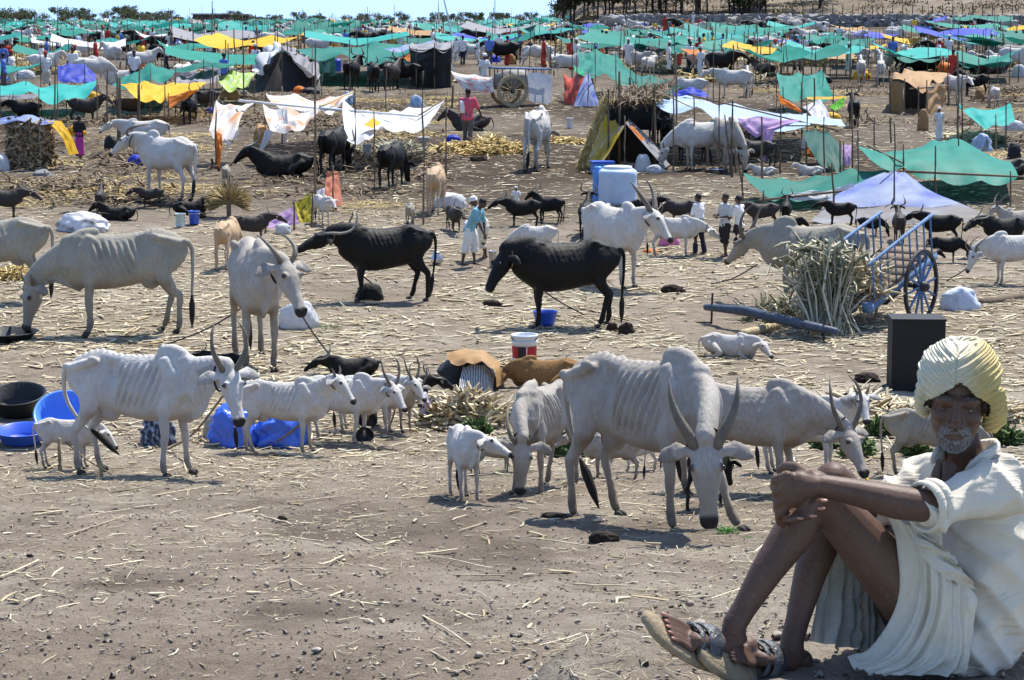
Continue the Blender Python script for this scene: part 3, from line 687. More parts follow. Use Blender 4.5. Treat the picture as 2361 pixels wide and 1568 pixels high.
    Dv = V - np.array(hc); a_ = Dv @ np.array(f); r_ = Dv @ np.array(rt); z_ = Dv @ np.array(u)
    fr = np.array(f)
    brow = (a_ > .05) * np.exp(-((z_ - .055) / .022) ** 2) * .0024 * np.sin(z_ * 2 * np.pi / .0115 + 8 * np.abs(r_))     # brow furrows
    eyed = sum(np.exp(-((r_ - .033 * s) / .013) ** 2 - ((z_ - .001) / .007) ** 2) for s in (1, -1)) * (a_ > .04) * -.006
    V += np.outer(brow + eyed, fr)
    vein = .00028 * (vnoise(V[:, 0] * 55, V[:, 2] * 55 + V[:, 1] * 30, 3) - .5) * 2
    V[:, 2] += vein
    m, nt, bs = newmat('weathered_skin'); L = nt.links; MATS['weathered_skin'] = m
    tc = _n(nt, 'ShaderNodeTexCoord'); n1 = _n(nt, 'ShaderNodeTexNoise', Scale=11., Detail=6.); n2 = _n(nt, 'ShaderNodeTexNoise', Scale=95., Detail=5.); n3 = _n(nt, 'ShaderNodeTexVoronoi', Scale=150.)
    for n in (n1, n2, n3): L.new(tc.outputs['Object'], n.inputs['Vector'])
    mx = _n(nt, 'ShaderNodeMix', data_type='RGBA'); L.new(n1.outputs['Fac'], mx.inputs['Factor']); mx.inputs['A'].default_value = (.058, .030, .021, 1); mx.inputs['B'].default_value = (.135, .072, .048, 1)
    m2 = _n(nt, 'ShaderNodeMix', data_type='RGBA'); r1 = _n(nt, 'ShaderNodeMapRange'); r1.inputs['From Min'].default_value = .55; r1.inputs['From Max'].default_value = .8; r1.inputs['To Max'].default_value = .4; L.new(n2.outputs['Fac'], r1.inputs['Value'])
    L.new(r1.outputs[0], m2.inputs['Factor']); L.new(mx.outputs['Result'], m2.inputs['A']); m2.inputs['B'].default_value = (.20, .135, .105, 1)
    L.new(m2.outputs['Result'], bs.inputs['Base Color']); bs.inputs['Roughness'].default_value = .56; bs.inputs['Specular IOR Level'].default_value = .32
    bp = _n(nt, 'ShaderNodeBump', Strength=.16, Distance=.004); L.new(n2.outputs['Fac'], bp.inputs['Height']); bq = _n(nt, 'ShaderNodeBump', Strength=.10, Distance=.003); L.new(n3.outputs['Distance'], bq.inputs['Height']); L.new(bp.outputs[0], bq.inputs['Normal']); L.new(bq.outputs[0], bs.inputs['Normal'])
    link('body', mesh('body', V, F, m), root)
    # ---- eyes, nails, beard, brows
    ew = mat('eye_white', (.34, .29, .26), .25, .1, 20, 0, spec=.5); nm = mat('nail', (.42, .20, .14), .35, .15, 60, .1, 90, spec=.5)
    for s in (1, -1):
        c = H(.0635, .0335 * s, -.001); e = MB().ell(c, (.0135, .0135, .0115), Rm, 14, 10).build('eye', ew, root)
        MB().ell(c + f * .0105 + rt * -.001, (.004, .0062, .0062), Rm, 12, 8).build('iris', EYE, e)
    for c, ax, r in nails:
        sd_ = ax.cross(Vector((0, 0, 1))).normalized(); Q = Matrix((ax.normalized(), sd_, ax.normalized().cross(sd_))).transposed()
        MB().ell(c, (r * .95, r * .75, r * .42), Q, 10, 6).build('nail', nm, root)
    def hairs(name, spots, col, length, wdt, parent, n):
        Vh = []; Fh = []
        for i in range(n):
            c, d = spots(i); d = (d + Vector(rng.normal(0, .28, 3))).normalized(); Lh = length * rng.uniform(.6, 1.3); s_ = d.cross(f).normalized() * wdt
            if s_.length < 1e-6: s_ = rt * wdt
            o = len(Vh); t_ = c + d * Lh; q = (c + t_) / 2 + f * .0015
            Vh += [c - s_, c + s_, q + s_ * .8, q - s_ * .8, t_]; Fh += [[o, o + 1, o + 2, o + 3], [o + 3, o + 2, o + 4]]
        return link(name, mesh(name, Vh, Fh, mat(col[0], col[1], .7, .25, 60, 0)), parent)
    def fp(r, z):    # point on the face front at (r, z)
        i = np.argmin((r_ - r) ** 2 + (z_ - z) ** 2 - .15 * np.clip(a_, 0, .09)); return Vector(V[i])
    reg = (a_ > .03) & (z_ > -.135) & (z_ < -.046) & ((r_ / .047) ** 2 + ((z_ + .084) / .052) ** 2 < 1)
    mouth = (r_ / .024) ** 2 + ((z_ + .071) / .0105) ** 2 < 1
    cb = np.nonzero(reg & ~mouth & (z_ < -.060))[0]; cm = np.nonzero(reg & ~mouth & (z_ >= -.064))[0]
    def pick(c): v = int(rng.choice(c)); return Vector(V[v]), (f * .6 - u * .8 + rt * float(r_[v]) * 8)
    hairs('beard', lambda i: pick(cb), ('white_beard', (.33, .31, .295)), .0075, .00036, root, 1300)
    hairs('moustache', lambda i: pick(cm), ('white_beard', None), .008, .00042, root, 420)
    for s in (1, -1): hairs('eyebrow', lambda i: (lambda t: (fp(s * (.012 + .040 * t), .027 + .008 * math.sin(t * 2.5) + rng.uniform(-.003, .003)), rt * s * .8 + f * .4 + u * .3))(rng.uniform(0, 1)), ('grey_brow', (.10, .09, .08)), .010, .0006, root, 110)
    # ---- turban: wound bands over a core
    t = MB(); tc_ = H(-.020, .004, .070)
    t.ell(tc_, (.106, .097, .100), Rm, 22, 14)
    def band(tilt, back, off, w, th, rad):
        w *= .92; th *= .85
        n_ = (u * math.cos(R(tilt)) + rt * math.sin(R(tilt))); n_ = (n_ + f * back).normalized()
        e1 = f - n_ * f.dot(n_); e1.normalize(); e2 = n_.cross(e1); P = []
        for q in range(33):
            a = 2 * math.pi * q / 32; P.append(tc_ + n_ * off + e1 * math.cos(a) * rad * 1.07 + e2 * math.sin(a) * rad)
        o = len(t.V); t.tube(P, [(w, th)] * 33, 10, n_, False)
    # tube() uses upv to orient: first radius lies across it
    for i in range(6): band(30 - 2.5 * i, .20, -.026 + .020 * i, .0135, .0185, .099 - max(0, i - 2) ** 2 * .0030)
    for i in range(6): band(-31 + 2.5 * i, .16, -.024 + .020 * i, .0145, .0185, .103 - max(0, i - 2) ** 2 * .0030)
    # fall of cloth over the ear on the right and behind the head
    t.tube([H(.035, .100, .05), H(.015, .108, -.005), H(-.01, .107, -.040), H(-.03, .095, -.07)], [(.03, .020), (.034, .022), (.034, .022), (.024, .018)], 12, f)
    t.tube([H(-.06, .06, -.02), H(-.085, .0, -.04), H(-.06, -.06, -.02)], [(.03, .04), (.03, .06), (.03, .04)], 12)
    t.tube([H(.030, -.094, .055), H(.010, -.098, .01), H(-.005, -.094, -.025), H(-.02, -.082, -.04)], [(.02, .02), (.022, .022), (.02, .02), (.015, .016)], 12, f)
    TV, TF = remesh(t, .0046, 8, .5)
    # free the face: nothing of the turban hangs in front of brow and cheeks
    d_ = TV - np.array(hc); ta, tr, tz = d_ @ np.array(f), d_ @ np.array(rt), d_ @ np.array(u)
    lim = .080 - .85 * np.abs(tr - .004)
    pl = .0016 * np.sin((tz * .85 - tr * .55 * np.sign(tr + .01)) * 2 * np.pi / .019 + 3 * vnoise(TV[:, 0] * 14, TV[:, 2] * 14)) + .0020 * (vnoise(TV[:, 0] * 30, TV[:, 2] * 45) - .5)
    nn = d_ - np.array([0, 0, .07]); nn /= np.linalg.norm(nn, axis=1)[:, None]; TV = TV + nn * pl[:, None]
    keep = ~((ta > .02) & (tz < lim) & (np.abs(tr) < .088))
    TF = [q for q in TF if all(keep[v] for v in q)]
    m, nt, bs = newmat('turban_cloth'); L = nt.links
    tc = _n(nt, 'ShaderNodeTexCoord'); n1 = _n(nt, 'ShaderNodeTexNoise', Scale=6., Detail=5.); n2 = _n(nt, 'ShaderNodeTexNoise', Scale=70., Detail=5., Distortion=2.)
    for n in (n1, n2): L.new(tc.outputs['Object'], n.inputs['Vector'])
    at = _n(nt, 'ShaderNodeAttribute', attribute_name='stain'); ad = _n(nt, 'ShaderNodeMath', operation='MULTIPLY_ADD'); L.new(n1.outputs['Fac'], ad.inputs[0]); ad.inputs[1].default_value = .9; L.new(at.outputs['Fac'], ad.inputs[2])
    r1 = _n(nt, 'ShaderNodeMapRange'); r1.inputs['From Min'].default_value = .45; r1.inputs['From Max'].default_value = 1.2; L.new(ad.outputs[0], r1.inputs['Value'])
    mx = _n(nt, 'ShaderNodeMix', data_type='RGBA'); L.new(r1.outputs[0], mx.inputs['Factor']); mx.inputs['A'].default_value = (.66, .63, .50, 1); mx.inputs['B'].default_value = (.60, .46, .18, 1)
    L.new(mx.outputs['Result'], bs.inputs['Base Color']); bs.inputs['Roughness'].default_value = .8
    bp = _n(nt, 'ShaderNodeBump', Strength=.5, Distance=.006); L.new(n2.outputs['Fac'], bp.inputs['Height'])
    ap = _n(nt, 'ShaderNodeAttribute', attribute_name='pleat'); mp_ = _n(nt, 'ShaderNodeMath', operation='MULTIPLY_ADD'); L.new(n1.outputs['Fac'], mp_.inputs[0]); mp_.inputs[1].default_value = 7.; sn = _n(nt, 'ShaderNodeMath', operation='SINE')
    L.new(ap.outputs['Fac'], mp_.inputs[2]); L.new(mp_.outputs[0], sn.inputs[0]); b3 = _n(nt, 'ShaderNodeBump', Strength=.8, Distance=.004); L.new(sn.outputs[0], b3.inputs['Height']); L.new(bp.outputs[0], b3.inputs['Normal']); L.new(b3.outputs[0], bs.inputs['Normal'])
    tm = mesh('turban', TV, TF, m); pa = tm.attributes.new('pleat', 'FLOAT', 'POINT'); pa.data.foreach_set('value', ((tz * .85 - tr * .55 * np.sign(tr + .01)) * 2 * np.pi / .0085).astype('f')); sa = tm.attributes.new('stain', 'FLOAT', 'POINT'); sa.data.foreach_set('value', np.clip(sstep(-.02, .09, tr) * .75 + sstep(.06, -.05, tz) * .4, 0, 1).astype('f'))
    link('turban', tm, root)
    # ---- shirt
    CRM = mat('cream_cotton', (.60, .54, .445), .85, .10, 7, .12, 160)
    nt = CRM.node_tree; L = nt.links; bs = nt.nodes['Principled BSDF']; tc = _n(nt, 'ShaderNodeTexCoord'); mp = _n(nt, 'ShaderNodeMapping'); mp.inputs['Rotation'].default_value = (0, R(38), 0); mp.inputs['Scale'].default_value = (2.4, 4, 6.5)
    nz = _n(nt, 'ShaderNodeTexNoise', Scale=1.0, Detail=3., Distortion=1.6); L.new(tc.outputs['Object'], mp.inputs['Vector']); L.new(mp.outputs[0], nz.inputs['Vector'])
    bw = _n(nt, 'ShaderNodeBump', Strength=.68, Distance=.05); L.new(nz.outputs['Fac'], bw.inputs['Height'])
    old = bs.inputs['Normal'].links[0].from_node; L.new(bw.outputs[0], old.inputs['Normal'])
    c = MB()
    c.tube([J(2226, 1062, .04), J(2228, 1085, .05), J(2235, 1130, .06), J(2250, 1200, .06), J(2268, 1300, .06), J(2262, 1400, .06), J(2235, 1470, .05), J(2215, 1525, .04)], [(.066, .066), (.115, .095), (.155, .13), (.160, .155), (.145, .165), (.150, .175), (.165, .19), (.16, .19)], 20, (0, -1, 0))
    c.tube([J(2230, 1098, .04).lerp(shN, .35), shN, shN.lerp(elN, .45), shN.lerp(elN, .80), shN.lerp(elN, .98)], [.080, .086, .078, .072, .062], 16)
    c.tube([J(2230, 1098, .04).lerp(shF, .35), shF, shF.lerp(elF, .5), shF.lerp(elF, .95), elF.lerp(wrF, .15)], [.080, .088, .076, .072, .066], 16)
    CV, CF = remesh(c, .0085, 3)
    me0 = mesh('t', CV, CF, None); N = np.zeros(len(CV) * 3); me0.vertices.foreach_get('normal', N); N = N.reshape(-1, 3); bpy.data.meshes.remove(me0)
    x, y, z = CV.T
    q1 = x * .80 + z * .60 + .10 * vnoise(x * 5, z * 5 + y * 3, 1); q2 = x * .60 - z * .80
    rdg = lambda v: 1 - np.abs(np.sin(v))
    wr_ = 2.1 * (.016 * (rdg(q2 * 26 + 2.5 * vnoise(q1 * 4, y * 5, 4)) * vnoise(q1 * 6, q2 * 5 + y * 4, 3) - .2) + .010 * (rdg(q1 * 44 + 3 * vnoise(q2 * 7, y * 6, 6)) * sstep(.45, .7, vnoise(q1 * 5 + 4, q2 * 5, 9)) - .15) + .016 * (vnoise(x * 6, z * 6 + y * 5, 2) - .5))
    CV = CV + N * wr_[:, None]
    sh_ = link('shirt', mesh('shirt', CV, CF, CRM), root)
    # collar, rolled cuff, open placket
    cc = J(2224, 1058, .03)
    for s, P in ((-1, [J(2150, 1062, -.05), J(2165, 1045, -.01), J(2195, 1040, .07), J(2235, 1040, .11)]), (1, [J(2232, 1085, -.10), J(2268, 1058, -.085), J(2298, 1040, -.02), J(2288, 1034, .06), J(2245, 1038, .11)])):
        c = MB().tube(curve(P, 12), lerpv([(.008, .012), (.011, .028), (.011, .03), (.011, .026)], 12), 8, (0, 0, 1)); c.build('collar', CRM, sh_)
    ax = (elN - shN).normalized(); q = elN - ax * .004; e1 = ax.cross(Vector((0, 0, 1))).normalized(); e2 = ax.cross(e1)
    cu = MB()
    for kx, rad in ((-.022, .064), (.004, .0625)):
        cu.tube([q + ax * kx + e1 * math.cos(a) * rad + e2 * math.sin(a) * rad * 1.05 for a in [i * math.pi / 10 for i in range(21)]], [(.007, .017)] * 21, 6, ax, False)
    cu.build('rolled_cuff', CRM, sh_)
    CHEST = m_ = MATS['weathered_skin']
    vt = MB().tube([J(2190, 1072, -.105), J(2185, 1105, -.135), J(2172, 1150, -.160)], [(.022, .012), (.017, .012), (.005, .008)], 8, (0, -1, 0)); 
    MB().tube([J(2168, 1062, -.085), J(2160, 1095, -.115), J(2163, 1140, -.152)], [(.010, .006), (.016, .007), (.006, .005)], 8, (0, -1, 0)).build('placket', mat('brown_lining', (.16, .10, .065), .9, .3, 30, .5, 60), sh_)
    vt.build('neck_opening', CHEST, sh_)
    # ---- dhoti: draped cloth in pleats
    DH = cloth('dhoti_cotton', (.62, .57, .475), trans=.12, vary=.06, rough=.85)
    def drape(name, cols, nu=60, nv=40, fold=.010, nf=9, seed=0):
        """cols: poly-lines from top to bottom; a pleated sheet runs across them, doubled for thickness"""
        cs = [curve(c_, nv) for c_ in cols]; Vd = np.zeros((nu, nv, 3))
        for j in range(nv):
            rw = curve([c_[j] for c_ in cs], nu)
            Vd[:, j] = [tuple(p) for p in rw]
        U_, W_ = np.meshgrid(np.linspace(0, 1, nu), np.linspace(0, 1, nv), indexing='ij')
        tu = np.gradient(Vd, axis=0); tv = np.gradient(Vd, axis=1); nn = np.cross(tu, tv); nn /= np.maximum(np.linalg.norm(nn, axis=2), 1e-9)[:, :, None]
        wob = vnoise(U_ * 3.3 + seed, W_ * 1.4, seed); ph = (U_ + .22 * wob) * nf * 2 * np.pi
        am = .25 + 1.5 * vnoise(U_ * 5 + 9, W_ * 2.2, seed + 3)
        prof = (1 - np.abs(np.sin(ph * .5))) * 1.3 - .4 + .35 * np.sin(ph * 1.7 + 5 * wob)
        Vd = Vd + nn * (prof * fold * am * (.5 + .8 * W_) + .030 * (vnoise(U_ * 4, W_ * 4, seed + 5) - .5) + .012 * (vnoise(U_ * 11, W_ * 9, seed + 6) - .5))[:, :, None]
        B = Vd - nn * .004
        Vx = np.concatenate([Vd.reshape(-1, 3), B.reshape(-1, 3)]); n_ = nu * nv; Fd = []
        for i in range(nu - 1):
            for j in range(nv - 1):
                a = i * nv + j; Fd.append([a, a + nv, a + nv + 1, a + 1]); Fd.append([a + n_, a + 1 + n_, a + nv + 1 + n_, a + nv + n_])
        uvv = np.tile(np.stack([U_, W_], -1).reshape(-1, 2), (2, 1))
        return link(name, mesh(name, Vx, Fd, DH, uv=uvv), root)
    drape('dhoti', [[J(1925, 1150, .12), J(1900, 1260, .10), J(1878, 1390, .08), J(1868, 1478, .07)], [J(1985, 1180, .20), J(1945, 1290, .16), J(1925, 1400, .10), J(1920, 1488, .05)], [J(2050, 1230, .26), J(2000, 1330, .2), J(1980, 1420, .14), J(1985, 1495, .1)], [J(2120, 1280, .3), J(2070, 1360, .24), J(2040, 1440, .18), J(2040, 1505, .14)]], fold=.016, nf=4, seed=1)
    drape('dhoti', [[J(2040, 1190, -.10), J(2076, 1290, -.135), J(2062, 1400, -.15), J(2000, 1490, -.15), J(1952, 1515, -.17)], [J(2075, 1200, -.17), J(2112, 1290, -.20), J(2105, 1410, -.21), J(2050, 1510, -.22), J(1975, 1538, -.23)], [J(2120, 1225, -.20), J(2160, 1310, -.235), J(2160, 1420, -.245), J(2120, 1515, -.25), J(2050, 1556, -.27)], [J(2175, 1270, -.19), J(2200, 1340, -.225), J(2200, 1430, -.235), J(2190, 1510, -.24), J(2160, 1556, -.25)], [J(2230, 1330, -.14), J(2245, 1390, -.17), J(2250, 1450, -.18), J(2250, 1510, -.19), J(2240, 1548, -.20)]], 110, 60, .013, 7, 2)
    drape('dhoti', [[J(2030, 1180, -.03), J(2090, 1185, -.16), J(2160, 1215, -.23)], [J(2085, 1230, -.15), J(2130, 1250, -.22), J(2200, 1290, -.22)], [J(2150, 1330, -.22), J(2200, 1340, -.235), J(2250, 1360, -.17)]], 50, 50, .012, 3, 3)
    # ---- sandals
    SOLE = mat('worn_sole', (.27, .205, .13), .8, .3, 20, .4, 60); LEA = mat('strap_leather', (.065, .068, .075), .42, .5, 25, .5, 90, spec=.6)
    for P, sp, (heel, ball, toes), an in (([J(1748, 1528, -.14), J(1690, 1528, -.20), J(1628, 1514, -.27), J(1560, 1478, -.33), J(1515, 1446, -.36), J(1486, 1418, -.375)], spA, ftA, ankA), ([J(1868, 1553, -.0), J(1800, 1553, -.09), J(1738, 1546, -.18), J(1675, 1528, -.27), J(1640, 1516, -.31), J(1614, 1505, -.335)], spB, ftB, ankB)):
        C = curve(P, 20); W = lerpv([.030, .040, .042, .050, .050, .040, .018], 20)
        so_ = MB(); rings = []
        for i, p in enumerate(C):
            tg = (C[min(i + 1, 19)] - C[max(i - 1, 0)]).normalized(); sd_ = (sp - tg * sp.dot(tg)).normalized(); nn = sd_.cross(tg).normalized()
            if nn.z < 0: nn = -nn
            rings.append([p + sd_ * x_ * W[i] + nn * z_ for x_, z_ in ((-1, -.008), (-.6, -.011), (.6, -.011), (1, -.008), (1.02, .003), (.8, .009), (-.8, .009), (-1.02, .003))])
        so_.loft(rings); s_ = so_.build('sandal', SOLE, root)
        mid = heel.lerp(ball, .80); axf = (ball - heel).normalized(); e1 = (sp - axf * sp.dot(axf)).normalized(); e2 = e1.cross(axf).normalized()
        if e2.z < 0: e2 = -e2
        for kx, rw, wd in ((-.016, 1.06, .027), (.030, .98, .010)):
            o = mid + axf * kx + e2 * -.014; rg = []
            for a in [-.35 + i * (math.pi + .7) / 20 for i in range(21)]:
                d1 = e1 * math.cos(a) * .052 * rw + e2 * (math.sin(a) * .048 * rw); n1 = d1.normalized(); cx = axf * (wd * (1 + .1 * math.sin(a * 7)))
                rg.append([o + d1 - cx - n1 * .002, o + d1 - cx + n1 * .003, o + d1 + n1 * .0055, o + d1 + cx + n1 * .003, o + d1 + cx - n1 * .002, o + d1 - n1 * .002])
            MB().loft(rg).build('strap', LEA, s_)
    return root
build_man()
# ------------------------------------------------------------------ builders for the camp
WOOD = mat('weathered_wood', (.17, .125, .085), .85, .35, 14, .5, 60, rand=.3)
BAMBOO = mat('bamboo', (.40, .31, .17), .6, .3, 10, .3, 40, rand=.2)
WHITEW = mat('white_pole', (.70, .69, .66), .6, .15, 10, .2, 40)
GREEN = cloth('green_net', (.007, .205, .155), trans=.30, vary=.2, rand=.3)
DGREEN = cloth('dark_green_net', (.005, .085, .063), trans=.3, vary=.15)
CYAN = cloth('turquoise_sheet', (.022, .34, .30), trans=.3, vary=.2, rand=.25)
YEL = cloth('yellow_sheet', (.72, .42, .012), trans=.3, vary=.1, rand=.1)
ORG = cloth('orange_sheet', (.75, .22, .03), trans=.35, vary=.12, rand=.1)
BLU = cloth('blue_sheet', (.025, .05, .40), trans=.2, vary=.2, rand=.15)
LBLU = cloth('pale_blue_sheet', (.36, .50, .70), (.50, .58, .68), trans=.25, vary=.22, sscale=5.)
WHT = cloth('white_sheet', (.66, .67, .69), trans=.3, vary=.1, rand=.08)
WORG = cloth('white_orange_sheet', (.74, .73, .70), (.80, .30, .06), trans=.35, stripes=0, sscale=2.6)
LIL = cloth('lilac_sheet', (.55, .36, .62), trans=.35, vary=.12)
LIME = cloth('lime_sheet', (.42, .62, .10), (.70, .75, .62), trans=.35, sscale=9.)
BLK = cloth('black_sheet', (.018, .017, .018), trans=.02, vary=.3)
BRN = cloth('brown_canvas', (.36, .21, .085), trans=.12, vary=.2)
GRY = cloth('grey_sheet', (.26, .255, .27), trans=.2, vary=.2)
RED = cloth('red_sheet', (.55, .07, .03), trans=.3, vary=.2)
BWS = cloth('blue_white_sheet', (.22, .28, .46), (.04, .08, .46), trans=.2, sscale=2.2, vary=.2)
YWS = cloth('yellow_white_sheet', (.80, .58, .03), (.74, .72, .66), trans=.55, sscale=1.8)
REDW = cloth('red_white_cloth', (.75, .73, .70), (.72, .16, .06), trans=.15, sscale=4.5)
ZEB = cloth('black_white_cloth', (.02, .02, .02), (.72, .72, .72), trans=.1, stripes=1, sscale=7.)
DIRTB = cloth('tent_floor_grey', (.125, .113, .112), (.19, .21, .27), trans=.05, sscale=1.6)
STEEL = mat('steel', (.55, .56, .58), .3, .12, 12, .1, 60, metal=.9)
BLACKP = mat('black_rubber', (.014, .014, .016), .5, .25, 9, .2, 40, spec=.4)
BLUEP = mat('blue_plastic', (.03, .10, .55), .35, .12, 6, .05, 30, spec=.5)
LBLUEP = mat('light_blue_plastic', (.10, .30, .75), .35, .12, 6, .05, 30, spec=.5)
WHITEP = mat('white_plastic', (.72, .74, .76), .4, .08, 6, .05, 30, spec=.5)
BLUEPAINT = mat('blue_paint', (.115, .20, .36), .65, .5, 22, .4, 50)
DKIRON = mat('dark_iron', (.045, .042, .045), .55, .3, 14, .3, 50, metal=.3)
def gz(px, py): return ground_at(px, py).y
def T(px, py, base): return pt(px, py, gz(px, base))
def sheet_mesh(name, rows, m, sag=.06, nu=26, nv=16, wr=.03, seed=None):
    """cloth through a net of points: rows of equal length, smooth between them, sagging and creased"""
    seed = random.random() * 50 if seed is None else seed
    rs = [curve(r, nu) for r in rows]; V = np.zeros((nu, nv, 3))
    for i in range(nu): V[i] = [tuple(p) for p in curve([r[i] for r in rs], nv)]
    size = np.linalg.norm(V[-1, -1] - V[0, 0]) + .01
    U, W = np.meshgrid(np.linspace(0, 1, nu), np.linspace(0, 1, nv), indexing='ij')
    V[:, :, 2] -= sag * size * (4 * U * (1 - U)) * (4 * W * (1 - W)) * .5
    tu = np.gradient(V, axis=0); tv = np.gradient(V, axis=1); n = np.cross(tu, tv); n /= np.maximum(np.linalg.norm(n, axis=2), 1e-9)[:, :, None]
    q = wr * size * ((vnoise(U * 5 + seed, W * 3, 1) - .5) + .6 * (1 - np.abs(np.sin(6 * (U + W) + 5 * vnoise(U * 3, W * 3 + seed, 2)))) - .3)
    if len(rows[0]) > 2:      # the hems droop between the points where they are tied
        sc_ = np.abs(np.sin(np.pi * U * (len(rows[0]) - 1))) * .035 * size * np.abs(2 * W - 1) ** 3; V[:, :, 2] -= sc_
    edge = np.minimum(1, 6 * np.minimum(np.minimum(U, 1 - U), np.minimum(W, 1 - W)) + .25)
    V = V + n * (q * edge)[:, :, None]
    F = []
    for i in range(nu - 1):
        for j in range(nv - 1): a = i * nv + j; F.append([a, a + nv, a + nv + 1, a + 1])
    return mesh(name, V.reshape(-1, 3), F, m, uv=np.stack([U, W], -1).reshape(-1, 2))
def pole_mb(mb, a, b, r=.025, wob=.02):
    a, b = Vector(a), Vector(b); n = 5; P = []
    for i in range(n): P.append(a.lerp(b, i / (n - 1)) + Vector((random.uniform(-wob, wob), random.uniform(-wob, wob), 0)) * (0 < i < n - 1) * (b - a).length * .5)
    return mb.tube(P, lerpv([r * 1.1, r * .8], n), 6)
def pole(label, px, base, top, r=.025, m=None, lean=0, group='tent poles standing in the camp', name='pole'):
    g = ground_at(px, base); t = pt(px + lean, top, g.y); o = pole_mb(MB(), (0, 0, -.1), t - g, r).build(name, m or WOOD, None, loc=g)
    return tag(o, label, 'pole', group)
def awning(label, name, cat, sheets, poles=(), bars=(), r=.022, group=None):
    """sheets: (part name, material, rows, sag); poles: (px, base, top); bars: point pairs"""
    allp = [p for s in sheets for rw in s[2] for p in rw]; c = sum(allp, Vector()) / len(allp)
    b = Vector((c.x, c.y, Gf(c.x, c.y))); e = empty(name, b, 0, 1, label, cat, group)
    for s in sheets:
        n, m, rows = s[:3]; sg = s[3] if len(s) > 3 else .05; wr = s[4] * 1.5 if len(s) > 4 else .034
        link(n, sheet_mesh(n, [[p - b for p in rw] for rw in rows], m, sg, wr=wr), e)
    for q in poles:
        g = ground_at(q[0], q[1]); t = pt(q[0] + (q[3] if len(q) > 3 else 0), q[2], g.y); pole_mb(MB(), g - b - Vector((0, 0, .1)), t - b, r).build('pole', WOOD, e)
    for q in bars: pole_mb(MB(), q[0] - b, q[1] - b, q[2] if len(q) > 2 else r * .8, .01).build('crossbar', q[3] if len(q) > 3 else BAMBOO, e)
    return e
def straw_mat(name, c, c2):
    if name in MATS: return MATS[name]
    m, nt, b = newmat(name); L = nt.links; at = _n(nt, 'ShaderNodeAttribute', attribute_name='tone')
    mx = _n(nt, 'ShaderNodeMix', data_type='RGBA'); L.new(at.outputs['Fac'], mx.inputs['Factor']); mx.inputs['A'].default_value = col4(c); mx.inputs['B'].default_value = col4(c2)
    L.new(mx.outputs['Result'], b.inputs['Base Color']); b.inputs['Roughness'].default_value = .65; b.inputs['Specular IOR Level'].default_value = .25; MATS[name] = m; return m
STRAW = straw_mat('dry_straw', (.30, .215, .105), (.74, .66, .47))
FODDER = straw_mat('green_fodder', (.13, .13, .065), (.60, .57, .43))
GOLD = straw_mat('golden_straw', (.34, .22, .07), (.78, .62, .28))
THATCH = straw_mat('thatch', (.07, .05, .035), (.30, .22, .13))
PALM = straw_mat('palm_frond', (.14, .10, .04), (.42, .32, .14))
def strips(C, D, N, Ln, Wd, m, name, bend=.15, thick=.35):
    """many flattened stalks: centres C, directions D, normals N, lengths, widths (numpy) as one mesh"""
    n = len(C); S = np.cross(D, N); S /= np.maximum(np.linalg.norm(S, axis=1), 1e-9)[:, None]; N2 = np.cross(S, D)
    bd = rng.normal(0, bend, n)[:, None]
    V = np.zeros((n, 9, 3))
    for k, t in enumerate((-.5, 0, .5)):
        c = C + D * (t * Ln)[:, None] + S * (bd * (t * t * 4) * Ln[:, None] * .5)
        w_ = (Wd * (1, 1.1, .6)[k])[:, None]
        V[:, k * 3] = c - S * w_ * .5; V[:, k * 3 + 1] = c + S * w_ * .5; V[:, k * 3 + 2] = c + N2 * w_ * thick
    base = np.array([[0, 3, 5, 2], [2, 5, 4, 1], [1, 4, 3, 0], [3, 6, 8, 5], [5, 8, 7, 4], [4, 7, 6, 3]])
    F = (base[None] + (np.arange(n) * 9)[:, None, None]).reshape(-1, 4)
    me = bpy.data.meshes.new(name); me.vertices.add(n * 9); me.vertices.foreach_set('co', V.ravel()); me.loops.add(F.size); me.loops.foreach_set('vertex_index', F.ravel().astype(np.int32))
    me.polygons.add(len(F)); me.polygons.foreach_set('loop_start', np.arange(len(F)) * 4); me.update(); me.validate()
    a = me.attributes.new('tone', 'FLOAT', 'POINT'); a.data.foreach_set('value', np.repeat(np.clip(rng.beta(1.6, 1.3, n), 0, 1), 9).astype('f'))
    me.materials.append(m); return me
def heap(label, px, py, wpx, hpx, n, ln, wd, m, name='straw_heap', cat='straw heap', flat=.25, depth=None):
    p = ground_at(px, py); k = mpp(p); w = wpx * k / 2; h = hpx * k; dp = depth or w * .8
    a = rng.uniform(0, 2 * np.pi, n); r = np.sqrt(rng.uniform(0, 1, n)); x = r * np.cos(a) * w; y = r * np.sin(a) * dp
    top = h * np.clip(1 - r ** 2, 0, 1) * (.6 + .4 * np.abs(np.sin(x * 2.2 + 1))); z = top * rng.uniform(.05, 1, n) ** .6
    g = G(p.x + x, p.y + y) - p.z
    C = np.stack([x, y, z + g + .01], 1); t = rng.uniform(0, 2 * np.pi, n); D = np.stack([np.cos(t), np.sin(t), rng.normal(0, flat, n)], 1); D /= np.linalg.norm(D, axis=1)[:, None]
    N = rng.normal(0, .4, (n, 3)) + np.array([0, 0, 1]); L_ = ln * rng.uniform(.4, 1.4, n); W_ = wd * rng.uniform(.5, 1.6, n)
    o = link(name, strips(C, D, N, L_, W_, m, name), None, p); return tag(o, label, cat, None, 'stuff')
